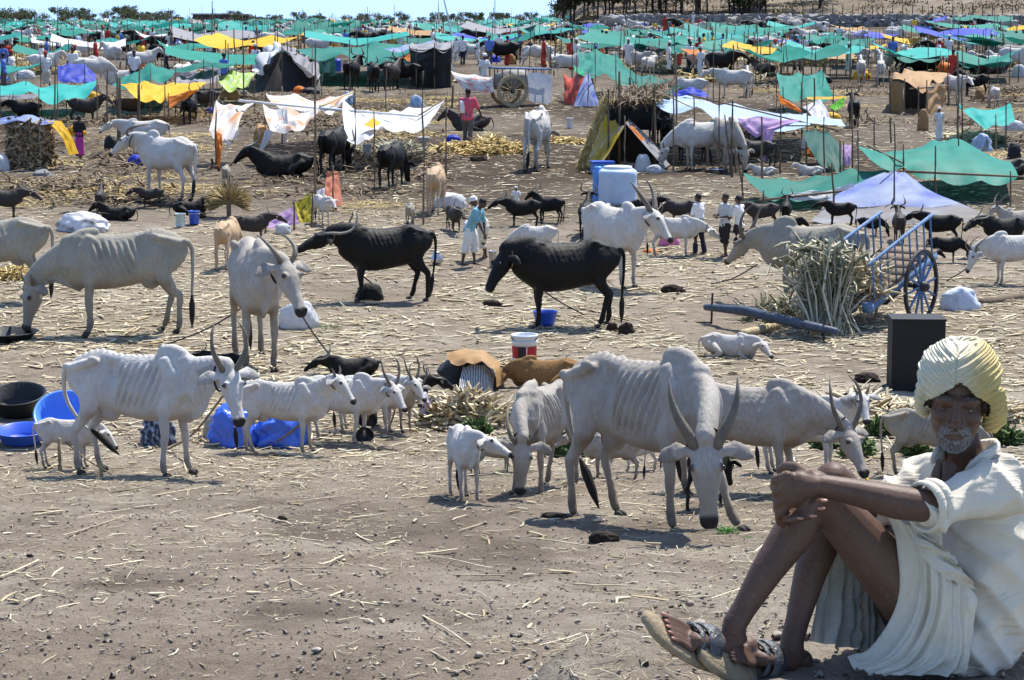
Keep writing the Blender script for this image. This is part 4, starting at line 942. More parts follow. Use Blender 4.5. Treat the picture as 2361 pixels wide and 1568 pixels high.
def lump_mesh(name, w, d, h, m, seed=0, crease=.10, n=40):
    """a heap of cloth or a filled sack: creased dome closed underneath"""
    mb = MB(); V = []; F = []; k = 14
    for i in range(k + 1):
        th = (i / k) * math.pi * .5
        for j in range(n):
            a = 2 * math.pi * j / n; V.append((math.cos(a) * math.cos(th) ** .7 * w / 2, math.sin(a) * math.cos(th) ** .7 * d / 2, h * math.sin(th)))
    V = np.array(V); x, y, z = V.T
    q = 1 + crease * 2.2 * (vnoise(x / w * 5 + seed, z / h * 4 + y / d * 4, seed) - .5) + crease * 1.2 * (1 - np.abs(np.sin(13 * (x / w + .6 * z / h) + 6 * vnoise(y / d * 4, z / h * 3 + seed, seed + 1)))) * np.minimum(1, z / h * 3 + .4)
    V[:, 0] *= q; V[:, 1] *= q; V[:, 2] *= 1 + crease * 1.6 * (vnoise(x / w * 4 + 3, y / d * 4 + seed, seed + 2) - .5)
    V[:n, 2] = -.03
    for i in range(k):
        for j in range(n): F.append([i * n + j, i * n + (j + 1) % n, (i + 1) * n + (j + 1) % n, (i + 1) * n + j])
    F.append(list(range(n))[::-1]); F.append([k * n + j for j in range(n)])
    uv = np.stack([x / w + .5, z / h * .6 + y / d * .3 + .3], 1)
    return mesh(name, V, F, m, uv=uv)
def lump(label, px, py, wpx, hpx, m, name='sack', cat='sack', seed=0, crease=.10, group=None):
    p = ground_at(px, py); k = mpp(p); o = link(name, lump_mesh(name, wpx * k, wpx * k * .7, hpx * k * .95, m, seed, crease), None, p)
    return tag(o, label, cat, group)
def bucket(label, px, py, wpx, hpx, m, name='bucket', cat='bucket', band=None, handle=True, taper=.82, rim=None, inner=None):
    p = ground_at(px, py); k = mpp(p); r = wpx * k / 2; h = hpx * k; e = empty(name, p, R(random.uniform(0, 40)), 1, label, cat)
    b = MB().lathe([(r * taper, 0), (r * (taper + .04), h * .03), (r * .97, h * .93), (r * 1.04, h * .94), (r * 1.06, h * .97), (r * 1.04, h), (r * .94, h), (r * .92, h * .9), (r * taper * .92, h * .06), (.001, h * .06)], n=28).build('shell', m, e)
    if rim: MB().lathe([(r * 1.0, h * .78), (r * 1.045, h * .785), (r * 1.045, h * .81), (r * 1.0, h * .815)], n=28).build('rib', rim, e)
    if handle:
        P = [Vector((math.cos(a) * r * 1.04, .02, h * .95 + math.sin(a) * -r * .9)) for a in [i * math.pi / 12 for i in range(13)]]
        MB().tube([Vector((q.x, -abs(q.z - h * .95) * .9 - .0, h * .95 - abs(q.z - h * .95) * .45)) for q in P], .006, 6).build('handle', DKIRON, e)
    if band:
        for (z0, z1, a0, a1, bm) in band:
            V = []; F = []; n = 14
            for z in (z0, z1):
                for i in range(n):
                    a = R(a0 + (a1 - a0) * i / (n - 1)); rr = r * (taper + .04 + (.93 - taper) * (z - .03) / .9) + .006; V.append((rr * math.cos(a), rr * math.sin(a), h * z))
            for i in range(n - 1): F.append([i, i + 1, n + i + 1, n + i])
            l = link('label', mesh('label', V, F, bm), e); e.rotation_euler = (0, 0, 0)
    return e
def bowl(label, px, py, wpx, hpx, m, name='basin', cat='basin', tilt=0, tz=0, inner=None):
    p = ground_at(px, py); k = mpp(p); r = wpx * k / 2; h = hpx * k
    o = MB().lathe([(r * .6, 0), (r * .8, h * .3), (r * .97, h * .95), (r * 1.03, h), (r * 1.0, h * 1.03), (r * .94, h), (r * .78, h * .35), (r * .55, h * .1), (.001, h * .1)], n=32).build(name, m, None, loc=p + Vector((0, 0, r * .55 * abs(math.sin(R(tilt))))))
    o.rotation_euler = (R(tilt), 0, R(tz)); return tag(o, label, cat)
def rope(label, a, b, sag=.12, r=.011, m=None, group='tethering ropes'):
    a, b = Vector(a), Vector(b); c = (a + b) / 2 - Vector((0, 0, sag)); c.z = max(c.z, Gf(c.x, c.y) + .02); P = curve([a, c, b], 14)
    o = MB().tube([p - b for p in P], r, 6).build('rope', m or ROPE_D, None, loc=b); return tag(o, label, 'rope', group)
def wheel_parts(R_, spokes, rimw, rim_m, spoke_m, hub_m, tw=.07):
    """wheel about the local y axis"""
    rim = MB(); n = 36; rings = []
    for k in range(n + 1):
        a = 2 * math.pi * k / n; c, s = math.cos(a), math.sin(a)
        rings.append([Vector((c * q, y, s * q)) for q, y in ((R_ - rimw, -tw / 2), (R_, -tw / 2), (R_, tw / 2), (R_ - rimw, tw / 2))])
    V = sum(rings[:-1], []); F = []
    for k in range(n):
        for j in range(4): F.append([k * 4 + j, k * 4 + (j + 1) % 4, ((k + 1) % n) * 4 + (j + 1) % 4, ((k + 1) % n) * 4 + j])
    out = [('rim', mesh('rim', V, F, rim_m, False))]
    out.append(('hub', MB().lathe([(.035, -.13), (.075, -.10), (.085, 0), (.075, .10), (.035, .13)], n=14, rot=Matrix.Rotation(R(90), 3, 'X')).me('hub', hub_m)))
    for k in range(spokes):
        a = 2 * math.pi * (k + .3) / spokes; d = Vector((math.cos(a), 0, math.sin(a)))
        out.append(('spoke', MB().tube([d * .06, d * R_ * .5, d * (R_ - rimw * .6)], [.024, .020, .017], 6, (0, 1, 0)).me('spoke', spoke_m)))
    return out

LAND = [(1500, 1100, 'the lyre horned ox'), (1215, 1090, 'the small grazing grey cow'), (1072, 1100, 'the speckled calf'), (333, 1000, 'the bony white ox'), (655, 980, 'the small white zebu'), (155, 1040, 'the small white calf'), (230, 690, 'the grazing grey cow'), (595, 720, 'the head on grey cow'),
 (885, 620, 'the profile buffalo'), (1300, 680, 'the bowl drinking buffalo'), (1420, 580, 'the tall horned white ox'), (1560, 545, 'the small white cow'), (1870, 620, 'the cart ox'), (1680, 795, 'the lying white calf'), (1209, 800, 'the paint bucket'), (1260, 860, 'the brown lying cow'), (1090, 850, 'the brown canvas bundle'), (2116, 820, 'the black box'), (1545, 1480, 'the seated man sandals'), (1840, 1300, 'the seated man shins'), (1858, 1000, 'the pale raised head cow'), (2140, 1010, 'the brownish cow'), (2220, 900, 'the seated man turban'),
 (1080, 920, 'the husk heap'), (1680, 1230, 'the fresh grass sprig'), (1440, 330, 'the yellow tent'), (1470, 210, 'the thatched roof'), (385, 380, 'the bright white ox'), (70, 330, 'the haystack'), (528, 450, 'the palm sheaf'), (905, 370, 'the right rear view buffalo'), (1080, 280, 'the man in pink'), (1182, 210, 'the loaded cart'), (1240, 320, 'the centre white ox'), (660, 165, 'the dark tent'), (992, 150, 'the dark shack'), (2118, 215, 'the brown hut'), (1340, 210, 'the red tent'), (360, 205, 'the yellow awning'), (1780, 320, 'the lilac cloth'), (1850, 195, 'the yellow hemmed awning'), (2150, 365, 'the large green awning'), (184, 320, 'the woman in dark sari'), (1424, 425, 'the pale blue drum'), (770, 340, 'the left rear view buffalo'), (1012, 60, 'the white mast'), (545, 185, 'the lime printed cloth'), (1650, 380, 'the forward facing greyish cow')]
_used = set()
def where(what, px, py, base):
    """label that places a small thing by the landmark it lies nearest to"""
    c = sorted(LAND, key=lambda l: (l[0] - px) ** 2 + ((l[1] - py) * 1.4) ** 2)[:6]
    for far in ('', 'well '):
        for l in c:
            dx, dy = px - l[0], (py - l[1]) * 1.4
            if abs(dx) > abs(dy): r = 'right of' if dx > 0 else 'left of'
            else: r = 'in front of' if dy > 0 else 'behind'
            if (math.hypot(dx, dy) > 190) != bool(far): continue
            s = what + ' ' + far + r + ' ' + l[2]
            if s not in _used and len(s.split()) <= 16: _used.add(s); return s
    for l in c:
        s = what + ' nearest to ' + l[2]
        if s not in _used: _used.add(s); return s
    return what + ' near ' + c[0][2]
# ------------------------------------------------------------------ cattle and things in the foreground
V1, V2, V3 = .013, .018, .03
G1 = 'thin cattle tied in the foreground'
cow('large bony grey ox grazing with lyre horns and lowered head facing forward', 1500, 1213, 396, -50, dict(poll=(.97, -.34, .70), hd=(.22, -.22, -.95), side=(.67, .743, 0), horn=.86), 'grey', 'lyre', V1, 1.15, .45, feet=((.34, .05), (-.02, 0), (.06, .02), (-.12, 0)), tail=.25, group=G1, halter='dark')
cow('small thin grey cow grazing at left of the large lyre horned ox', 1245, 1133, 252, -115, dict(poll=(1.0, .20, .66), hd=(.22, .10, -.96), side=(-.40, .92, 0)), 'grey', 'back', V1, 1.3, .25, feet=((.0, .05), (.10, .04), (-.10, .02), (.10, 0)), group=G1, halter='dark', tail=.2)
cow('grey ox behind the lyre horned ox, head down towards the seated man', 1725, 1140, 262, -18, dict(poll=(1.16, -.12, .80), hd=(.45, -.35, -.82)), 'grey', 'up', V1, .5, .3, group=G1, halter='dark', tail=.1, feet=((.1, 0), (0, 0), (0, 0), (-.1, 0)))
cow('pale cow with raised head standing between grey ox and seated man', 1858, 1092, 176, -22, dict(poll=(1.0, -.10, 1.40), hd=(.30, -.62, -.72)), 'white', 'short', V2, .3, .4, group=G1, halter='light')
cow('thin brownish grey cow standing partly behind the seated man', 2140, 1096, 158, -8, GRAZE, 'ash', 'back', V2, 1.1, .2, group=G1)
cow('speckled white calf facing forward with head turned right and collar', 1072, 1152, 172, -78, dict(poll=(.84, .22, 1.16), hd=(.45, .78, -.45)), 'white', None, V2, .2, .15, calf=True, group='calves', halter='dark')
cow('small grey calf standing just behind the speckled white calf', 1142, 1092, 86, 15, LEVEL, 'ash', None, .024, .2, .1, calf=True, group='calves')
cow('black calf standing behind the legs of the lyre horned ox', 1628, 1172, 150, 62, dict(poll=(.95, 0, .9), hd=(.5, 0, -.8)), 'black', None, .024, .2, .1, calf=True, group='calves')
cow('small pale cow seen beyond the hind legs of the large ox', 1412, 1106, 112, 172, LEVEL, 'grey', 'short', .024, .3, .2, group='small cattle on the pale field')
cow('tiny white calf grazing far beyond the large ox belly', 1472, 1084, 78, 185, GRAZE, 'white', None, .028, .2, .2, calf=True, group='small cattle on the pale field')
cow('bony white ox with dark horns and black tail tuft at lower left', 333, 1094, 288, -20, dict(poll=(1.07, -.05, 1.10), hd=(.34, -.30, -.90), horn=.85), 'white', 'up', V1, 1.35, .45, feet=((.05, 0), (-.10, 0), (.0, 0), (-.10, 0)), tail=.9, group=G1, halter='dark')
cow('small white zebu with rope halter standing over the blue plastic sheet', 655, 1044, 172, -6, dict(poll=(.98, -.06, 1.36), hd=(.62, -.22, -.74)), 'white', 'short', V1, .9, .3, group='white zebu standing in a row', halter='dark', feet=((.05, 0), (-.05, 0), (-.1, 0), (.1, 0)))
cow('white zebu with long dark horns, second in the row', 790, 1020, 156, -14, dict(poll=(1.04, -.06, 1.15), hd=(.58, -.30, -.76)), 'white', 'up', V2, .5, .55, group='white zebu standing in a row', halter='dark', feet=((.0, 0), (-.14, 0), (.1, 0), (-.05, 0)))
cow('white zebu half hidden, third in the row', 855, 998, 134, -12, dict(poll=(1.02, -.05, 1.25), hd=(.58, -.30, -.76)), 'white', 'up', V2, .4, .4, group='white zebu standing in a row')
cow('greyish horned zebu turned towards the camera at right end of the row', 912, 988, 118, -48, dict(poll=(.98, -.05, 1.22), hd=(.50, -.30, -.80)), 'grey', 'up', V2, .4, .3, group='white zebu standing in a row', halter='dark')
cow('small white calf stepping past the hind leg of the white ox', 158, 1076, 116, -6, dict(poll=(1.0, 0, 1.0), hd=(.6, 0, -.8)), 'white', None, V2, .5, .1, calf=True, group='calves')
cow('grey cow grazing with head to the ground at far left', 285, 770, 240, 190, dict(poll=(1.10, -.05, .64), hd=(.22, .12, -.96)), 'ash', 'short', V1, .85, .15, feet=((.02, 0), (.0, 0), (-.08, 0), (.1, 0)), group='grey cattle at the left', halter='light')
cow('grey cow cut off by the left edge of the view', -10, 696, 196, 184, UPP, 'ash', 'short', V2, .4, .2, group='grey cattle at the left')
cow('pale grey cow standing head on with tether rope at left centre', 592, 842, 288, -75, dict(poll=(.90, .18, 1.14), hd=(.50, .24, -.83), horn=.8), 'grey', 'back', V1, .25, .3, feet=((.05, -.03), (0, -.03), (0, 0), (0, 0)), group=G1, halter='dark', belly=.04)
cow('black buffalo standing in profile facing left with a black stump below it', 885, 694, 178, 196, dict(poll=(.98, 0, 1.17), hd=(.90, 0, -.44)), 'black', 'buf', V2, .3, 0, True, ((.04, 0), (-.04, 0), (-.12, 0), (.10, 0)), group='black buffaloes in the middle', halter='light', tail=.1)
cow('black buffalo with lowered head standing over a blue bowl', 1300, 754, 206, 192, dict(poll=(.92, .05, 1.07), hd=(.46, .18, -.86)), 'black', None, V2, .2, 0, True, ((.02, 0), (-.06, 0), (.10, 0), (-.10, 0)), group='black buffaloes in the middle', halter='light')
cow('white ox with tall horns standing behind the bowl drinking buffalo', 1412, 656, 186, -60, dict(poll=(.90, .16, 1.26), hd=(.55, .34, -.76)), 'white', 'lyre', V2, .25, .5, group='white cattle in the middle', halter='dark', feet=((0, 0), (.1, 0), (0, 0), (0, 0)))
cow('small white cow reaching its head towards the standing men', 1553, 590, 92, -8, dict(poll=(1.18, -.05, .92), hd=(.78, -.1, -.62)), 'white', None, .022, .3, .25, group='white cattle in the middle', halter='dark')
cow('white cow grazing just behind the back of the bowl drinking buffalo', 1235, 594, 76, 190, GRAZE, 'white', 'short', .024, .3, .2, group='white cattle in the middle')
cow('broad grey humped ox standing behind the fodder of the blue cart', 1868, 702, 188, 170, dict(poll=(1.06, -.18, 1.02), hd=(.6, -.35, -.7)), 'ash', 'up', V2, .15, .75, group='grey cattle at the cart', belly=.06)
cow('white calf lying on bare ground in front of the cart yoke', 1682, 822, 60, -28, dict(poll=(1.0, -.1, 1.12), hd=(.7, -.35, -.6)), 'white', None, .022, .3, .1, lying=True, calf=True, group='lying cattle')
cow('white ox grazing beside the right edge of the view', 2340, 655, 118, 186, dict(poll=(1.1, .05, .85), hd=(.4, .1, -.9)), 'white', 'back', V2, .2, .4, group='cattle near the right edge', halter='light')
cow('black buffalo behind the white ox at the right edge', 2312, 590, 92, 205, LEVEL, 'black', 'buf', .024, .1, 0, True, group='cattle near the right edge')
cow('pale horned ox looking over the black buffalo at right edge', 2345, 560, 78, 200, UPP, 'grey', 'lyre', .024, .2, .4, group='cattle near the right edge')
cow('brown cow lying in straw beside the paint bucket', 1262, 892, 74, 176, dict(poll=(1.0, 0, .95), hd=(.7, 0, -.7)), 'brown', None, .02, .1, .3, lying=True, group='lying cattle', belly=.08, halter='dark')
for px, py, h, yaw, lab in ((815, 868, 52, 185, 'black buffalo lying behind the second white zebu'), (925, 925, 60, 20, 'black buffalo lying behind the horned zebu at row end'), (512, 846, 40, 170, 'black buffalo lying behind the bony white ox head')):
    cow(lab, px, py, h, yaw, LEVEL, 'black', 'buf', .028, .1, 0, True, lying=True, group='lying black buffaloes', belly=.05)
# herd of buffaloes further back
GB = 'buffalo herd behind the middle ground'
for px, py, h, yaw, co, po, lab in (
    (1046, 535, 62, -70, 'dark', LEVEL, 'dark buffalo calf standing left of the milk men'), (1205, 524, 66, 184, 'black', LEVEL, 'black buffalo in profile behind the two milk men'),
    (1265, 512, 60, 150, 'black', UPP, 'black buffalo at the right of the pair behind milk men'), (1352, 545, 84, 82, 'black', UPP, 'black buffalo seen from behind left of tall horned white ox'),
    (1490, 512, 56, 10, 'black', LEVEL, 'black buffalo right of the tall horned white ox'), (1572, 520, 60, 178, 'dark', GRAZE, 'dark buffalo behind the small white cow'),
    (1757, 528, 62, 186, 'dark', LEVEL, 'dark grey buffalo right of the three standing men'), (1812, 520, 58, 80, 'black', UPP, 'black buffalo seen from behind under the green awning'),
    (1935, 520, 56, 182, 'black', LEVEL, 'long black buffalo facing left above the cart rails'), (2005, 545, 46, -5, 'black', GRAZE, 'black buffalo grazing beside the upper cart rail end'),
    (2072, 560, 72, 84, 'dark', UPP, 'dark buffalo seen from behind between the cart rails'), (2165, 565, 74, 170, 'black', LEVEL, 'black buffalo under the blue bundle right of cart'),
    (2178, 606, 62, -10, 'black', GRAZE, 'black buffalo calf grazing behind the cart wheel')):
    cow(lab, px, py, h, yaw, po, co, 'buf', V3, .2, 0, True, group=GB)
cow('little black calf suckling beside the buffalo under the awning', 1828, 538, 40, -20, GRAZE, 'black', None, V3, .1, 0, True, calf=True, group=GB)
cow('black buffalo calf lying between the cart rails', 2115, 612, 34, 0, UPP, 'black', None, V3, .1, 0, True, lying=True, group=GB)
# left middle
cow('bright white ox facing left, seen half from behind', 385, 458, 146, 140, dict(poll=(1.0, .18, 1.22), hd=(.62, .42, -.66)), 'white', 'back', V2, .2, .55, group='white cattle in the left middle', halter='dark')
cow('white cow peering out below the yellow awning at left', 335, 360, 84, 188, LEVEL, 'white', 'short', .026, .2, .3, group='white cattle in the left middle')
cow('white ox seen from behind standing on straw in the centre', 1240, 392, 140, 78, dict(poll=(1.1, .05, .75), hd=(.5, 0, -.85)), 'white', 'short', V2, .5, .3, group='white cattle in the centre', feet=((0, 0), (0, 0), (0, .03), (0, .03)))
for px, py, h, yaw, co, ly, po, lab in (
    (232, 492, 56, 95, 'dark', 0, UPP, 'dark calf seen from behind left of the white ox'), (272, 507, 36, 175, 'black', 1, UPP, 'black calf lying beside the white cloth bundle'),
    (440, 494, 36, 10, 'black', 1, UPP, 'black calf lying below the bright white ox'), (348, 478, 46, 185, 'dark', 0, LEVEL, 'dark calf standing left of the bright white ox'),
    (10, 505, 70, 5, 'dark', 0, LEVEL, 'dark buffalo head at the left edge above grey cow'), (582, 562, 68, 8, 'dark', 0, LEVEL, 'dark brown buffalo behind the tan calf'),
    (905, 432, 104, 72, 'black', 0, GRAZE, 'black buffalo seen from behind, right of the two under awning'), (770, 402, 108, 74, 'black', 0, GRAZE, 'black buffalo seen from behind under the white awning'),
    (655, 408, 60, 186, 'black', 1, UPP, 'black buffalo lying under the ragged awning'), (1085, 300, 40, 180, 'dark', 1, UPP, 'dark calf lying on straw beside the man in pink')):
    cow(lab, px, py, h, yaw, po, co, 'buf' if h > 58 else None, V3, .2, 0, True, lying=bool(ly), group='dark cattle in the left middle', calf=h < 58, name='buffalo' if h > 58 else 'calf')
for px, py, h, yaw, co, po, lab in ((527, 616, 112, 80, 'tan', GRAZE, 'tan calf seen from behind at left of the grey cow'), (1006, 492, 112, 84, 'tan', GRAZE, 'tan and white calf seen from behind beside two poles'),
    (946, 522, 56, 86, 'ash', GRAZE, 'small grey calf seen from behind above the profile buffalo'), (742, 515, 66, -62, 'white', LEVEL, 'small white calf below the hanging orange cloth'), (522, 432, 52, 92, 'ash', GRAZE, 'grey calf with white rump below the ragged orange sheet')):
    cow(lab, px, py, h, yaw, po, co, None, .026, .3, .1, calf=True, group='calves in the left middle')
for px, py, h, yaw, co, po, ly, lab in ((1622, 390, 112, 196, 'white', GRAZE, 0, 'white cow grazing under the pale blue awning'), (1668, 392, 120, -70, 'grey', GRAZE, 0, 'greyish white cow facing forward under the pale blue awning'),
    (1470, 318, 58, 176, 'white', LEVEL, 0, 'white cow under the thatched roof'), (1512, 332, 84, 80, 'black', UPP, 0, 'black cow seen from behind under the thatched roof'), (1538, 345, 76, -100, 'black', LEVEL, 0, 'black cow facing forward under the thatched roof'),
    (1742, 388, 66, 176, 'dark', UPP, 0, 'dark buffalo below the lilac cloth'), (1712, 372, 56, 70, 'dark', UPP, 0, 'smaller dark buffalo left of the lilac cloth'), (1590, 372, 72, 200, 'dark', GRAZE, 0, 'dark cow left of the white cow under awning'), (1868, 405, 26, 180, 'white', UPP, 1, 'white cow lying behind the lower green awning'), (1762, 405, 24, 182, 'white', UPP, 1, 'white calf lying behind the green awning at left'),
    (1690, 226, 66, 176, 'white', LEVEL, 0, 'white cow beside the red awning on the right'), (1722, 224, 62, 84, 'white', UPP, 0, 'white cow seen from behind beside the red awning'), (1496, 178, 48, 60, 'white', LEVEL, 0, 'white cow above the bent green awning'), (1968, 292, 66, 86, 'black', UPP, 0, 'black buffalo seen from behind left of the brown hut'),
    (2200, 240, 66, -70, 'white', LEVEL, 0, 'white ox tied at the right of the brown hut'), (2245, 222, 52, 180, 'black', UPP, 0, 'black buffalo in the shade right of the brown hut'), (2292, 248, 48, 92, 'white', GRAZE, 0, 'white cow seen from behind at right edge above green sheet'), (1985, 195, 58, 84, 'white', UPP, 0, 'white ox seen from behind left of the brown hut roof'), (2030, 198, 60, 80, 'white', UPP, 0, 'white ox seen from behind above the brown hut roof'), (1165, 205, 34, 0, 'black', UPP, 0, 'black cow in shade behind the loaded cart'),
    (812, 206, 68, 75, 'black', UPP, 0, 'leftmost black buffalo under the large upper green awning'), (862, 212, 66, 100, 'black', LEVEL, 0, 'second black buffalo under the large upper green awning'), (905, 208, 64, 70, 'dark', UPP, 0, 'third dark buffalo under the large upper green awning'), (935, 205, 60, 170, 'black', LEVEL, 0, 'black buffalo beside the dark shack wall'), (195, 285, 60, 5, 'dark', UPP, 0, 'dark buffalo standing under the turquoise sheet at left'), (60, 290, 58, 170, 'black', LEVEL, 0, 'black buffalo under the turquoise sheet at the left edge'), (440, 285, 62, 80, 'black', UPP, 0, 'black buffalo behind the yellow awning swag'), (470, 262, 56, 178, 'dark', GRAZE, 0, 'dark buffalo below the lime printed cloth'), (300, 280, 56, 10, 'dark', UPP, 0, 'dark buffalo behind the yellow awning at left'), (1592, 240, 60, 175, 'white', GRAZE, 0, 'white cow grazing under poles right of green awning'), (2085, 165, 40, 5, 'black', LEVEL, 0, 'black buffalo left of the far stone wall end'), (2320, 410, 50, 175, 'dark', UPP, 1, 'dark buffalo lying behind the large green awning')):
    cow(lab, px, py, h, yaw, po, co, ('buf' if co in ('black', 'dark') else 'short'), .03, .3, 0 if co in ('black', 'dark') else .3, co in ('black', 'dark'), lying=bool(ly), group='cattle in the right camp')
# ------------------------------------------------------------------ people in the middle ground
BEND = (((.06, .03, -.29), (.10, -.02, -.55)), ((.10, -.03, -.28), (.20, .02, -.54)))
FOLD = (((.05, .06, -.28), (.26, -.05, -.30)), ((.05, -.06, -.28), (.25, .08, -.27)))
HOLD = (((.10, .05, -.27), (.32, .03, -.38)), ((.04, -.06, -.29), (.12, -.08, -.55)))
person('man in turquoise shirt and white dhoti bending towards the milk bucket', 1082, 612, 165, -20, TEAL_F, WHITE_F, 'dhoti', 'hair', 28, BEND, .5)
person('man in pale shirt stooping beside the man in turquoise', 1116, 598, 150, -160, PALE_F, CREAM_F, 'dhoti', WHITE_F, 22, BEND, .3)
person('man in white shirt and dark trousers, leftmost of the three standing together', 1612, 586, 140, 140, WHITE_F, NAVY_F, 'trousers', 'hair', 3, FOLD, .35)
person('man in pale vest and dark shorts, middle of the three standing together', 1672, 592, 146, -150, PALE_F, DARK_F, 'shorts', 'hair', 0, FOLD, .3)
person('man in white shirt with hand on hip, right of the three standing men', 1704, 592, 142, 150, WHITE_F, DARK_F, 'trousers', 'hair', 2, HOLD, .2)
person('man in pink shirt with white shawl holding a hoe, seen from behind', 1078, 342, 138, 70, PINK_F, GREY_F, 'trousers', 'hair', 3, (((.02, .05, -.30), (.12, .05, -.55)), ((.08, -.10, -.27), (.26, -.14, -.50))), .5, shawl=WHITE_F)
person('man in white turban sitting on the front of the loaded cart', 1114, 212, 88, -60, WHITE_F, WHITE_F, 'dhoti', WHITE_F, 10, HOLD, .2, .03)
person('woman in dark sari with magenta edge standing at the left', 184, 362, 96, 75, DARK_F, MAG_F, 'skirt', 'hair', 0, FOLD, .1, .028, shawl=DARK_F)
person('man in white seated on the back of a buffalo herd path', 1190, 492, 62, -90, WHITE_F, WHITE_F, 'dhoti', WHITE_F, 5, HOLD, .2, .03)
person('person in orange cloth carrying a bundle below the white awning', 768, 470, 88, 100, ORANGE_F, ORANGE_F, 'skirt', 'hair', 4, HOLD, .2, .028, shawl=ORANGE_F)
person('man in white standing by the slanted white mast', 1052, 142, 56, 60, WHITE_F, WHITE_F, 'kurta', WHITE_F, 0, ARM_DOWN, .3, .035)
person('man in white beside a black cow left of the yellow green awning', 1102, 150, 60, 200, WHITE_F, WHITE_F, 'dhoti', WHITE_F, 0, HOLD, .3, .035)
person('man in white kurta standing under the large green awning', 742, 192, 74, 30, WHITE_F, WHITE_F, 'kurta', WHITE_F, 0, HOLD, .3, .035)
person('man in white kurta right of the other under the large green awning', 768, 188, 70, 150, WHITE_F, WHITE_F, 'dhoti', WHITE_F, 8, HOLD, .3, .035)
person('person wrapped in white standing right of the brown hut door', 2165, 326, 78, 110, WHITE_F, WHITE_F, 'skirt', WHITE_F, 3, FOLD, .1, .03, shawl=WHITE_F)
person('person in red and white cloth beside the tall fodder stack', 1372, 172, 66, 20, RED_F, WHITE_F, 'skirt', BLUE_F, 0, HOLD, .1, .035, shawl=WHITE_F)
person('lavender clad figure crouching at the edge of the husk heap', 985, 974, 92, 160, pcol('lavender', (.42, .38, .60)), pcol('lavender', (.42, .38, .60)), 'skirt', pcol('lavender', (.42, .38, .60)), 20, HOLD, .2, .024, knees=.5)
# ------------------------------------------------------------------ the blue cart with ladder sides
def blue_cart():
    RW = .56; g = ground_at(2113, 744); e = empty('bullock_cart', g, 0, 1, 'blue bullock cart with ladder rails and spoked wheels tipped on its shaft', 'cart')
    ax = Vector((math.cos(R(54)), math.sin(R(54)), 0)); wd = Vector((-math.sin(R(54)), math.cos(R(54)), 0)); k = 1.0
    tilt = R(15.5); X = (ax * math.cos(tilt) + Vector((0, 0, math.sin(tilt)))); Z = (Vector((0, 0, math.cos(tilt))) - ax * math.sin(tilt)); O = Vector((0, 0, RW)) + wd * .06
    W = 1.02
    def P(x, y, z): return O + X * x + wd * y + Z * z
    Q = Matrix((X, wd, Z)).transposed(); Qw = Matrix((ax, wd, Vector((0, 0, 1)))).transposed()
    for y, nm in ((0.03, 'near'), (W, 'far')):
        w_ = empty('wheel', Vector((0, 0, RW)) + wd * (y if nm == 'far' else -.06)); w_.parent = e; w_.rotation_euler = Qw.to_euler()
        if nm == 'far': w_.location = Vector((0, 0, RW)) + wd * (W + .14)
        for n_, me in wheel_parts(RW, 12, .05, DKIRON, BLUEPAINT, DKIRON, .05): link(n_, me, w_)
    MB().tube([P(0, -.1, 0), P(0, W + .1, 0)], .035, 8).build('axle', DKIRON, e)
    for y in (.10, W - .06):
        MB().box(P(-.15, y, .12), (2.3, .07, .12), Q).build('side_beam', BLUEPAINT, e)
        rl = MB().tube([P(-1.20, y - .02, .78), P(-.1, y - .02, .79), P(.98, y - .02, .78)], .028, 8).build('rail', BLUEPAINT, e)
        for i in range(9): MB().tube([P(-1.1 + i * .25, y, .15), P(-1.08 + i * .25, y - .02, .78)], .015, 6).build('baluster', BLUEPAINT, e)
    for i in range(8): MB().box(P(-1.15 + i * .29, W / 2, .20), (.25, W - .1, .028), Q).build('floor_plank', WOOD, e)
    MB().box(P(-.35, W / 2 + .02, .04), (.5, .72, .26), Q).build('under_box', BLACKP, e)
    sh_end = P(-2.3, W / 2, .04); sh_end.z = max(sh_end.z, .06)
    MB().tube([P(-1.2, W / 2, .08), sh_end], [.06, .05], 8).build('shaft', WOOD, e)
    MB().box(P(-1.28, .12, .14), (.07, .16, .15), Q).build('bracket', BLUEPAINT, e)
    # painted white strokes on the near beam
    for i, dx in enumerate((-.62, -.56)): MB().box(P(dx, .063, .12), (.016, .006, .07), Q).build('painted_mark', DKIRON, e)
blue_cart()
y0, y1 = ground_at(1632, 745), ground_at(1920, 792)
ye = empty('yoke', y0, 0, 1, 'dark blue wooden ox yoke lying in front of the cart', 'yoke')
dy = y1 - y0; hz = Vector((0, 0, .24))
MB().tube([hz + dy * -.02, hz * 1.15 + dy * .3, hz * .9 + dy * .7, hz * .75 + dy * 1.02], [.05, .075, .075, .055], 10).build('beam', mat('blue_black_wood', (.055, .075, .11), .5, .5, 9, .4, 40), ye)
for t in (.03, .93): MB().tube([dy * t + Vector((0, 0, -.03)), dy * t + Vector((.01, 0, .46))], .018, 6).build('yoke_pin', DKIRON, ye)
MB().tube([dy * .03 + Vector((0, 0, .02)), dy * -.03 + Vector((-.12, 0, 0))], .014, 6).build('yoke_pin', DKIRON, ye)
for t in (.52,): MB().tube([hz + dy * t + Vector((math.cos(a) * .085, .01, math.sin(a) * .085)) for a in [i * math.pi / 6 for i in range(13)]], .012, 6).build('lashing', ROPE, ye)
def log(label, a, b, r, m=WOOD):
    a, b = Vector(a), Vector(b); o = pole_mb(MB(), Vector((0, 0, r * .6)), b - a + Vector((0, 0, r * .6)), r, .03).build('log', m, None, loc=a); tag(o, label, 'log', 'wooden logs on the ground')
log('thick pale log lying beside the yoke', ground_at(1715, 778), ground_at(1872, 735), .075, BAMBOO)
log('thin dark log lying behind the thick pale log', ground_at(1770, 745), ground_at(1865, 705), .055)
log('weathered log lying at the right edge near the blue white sack', ground_at(2262, 705), ground_at(2372, 688), .075)
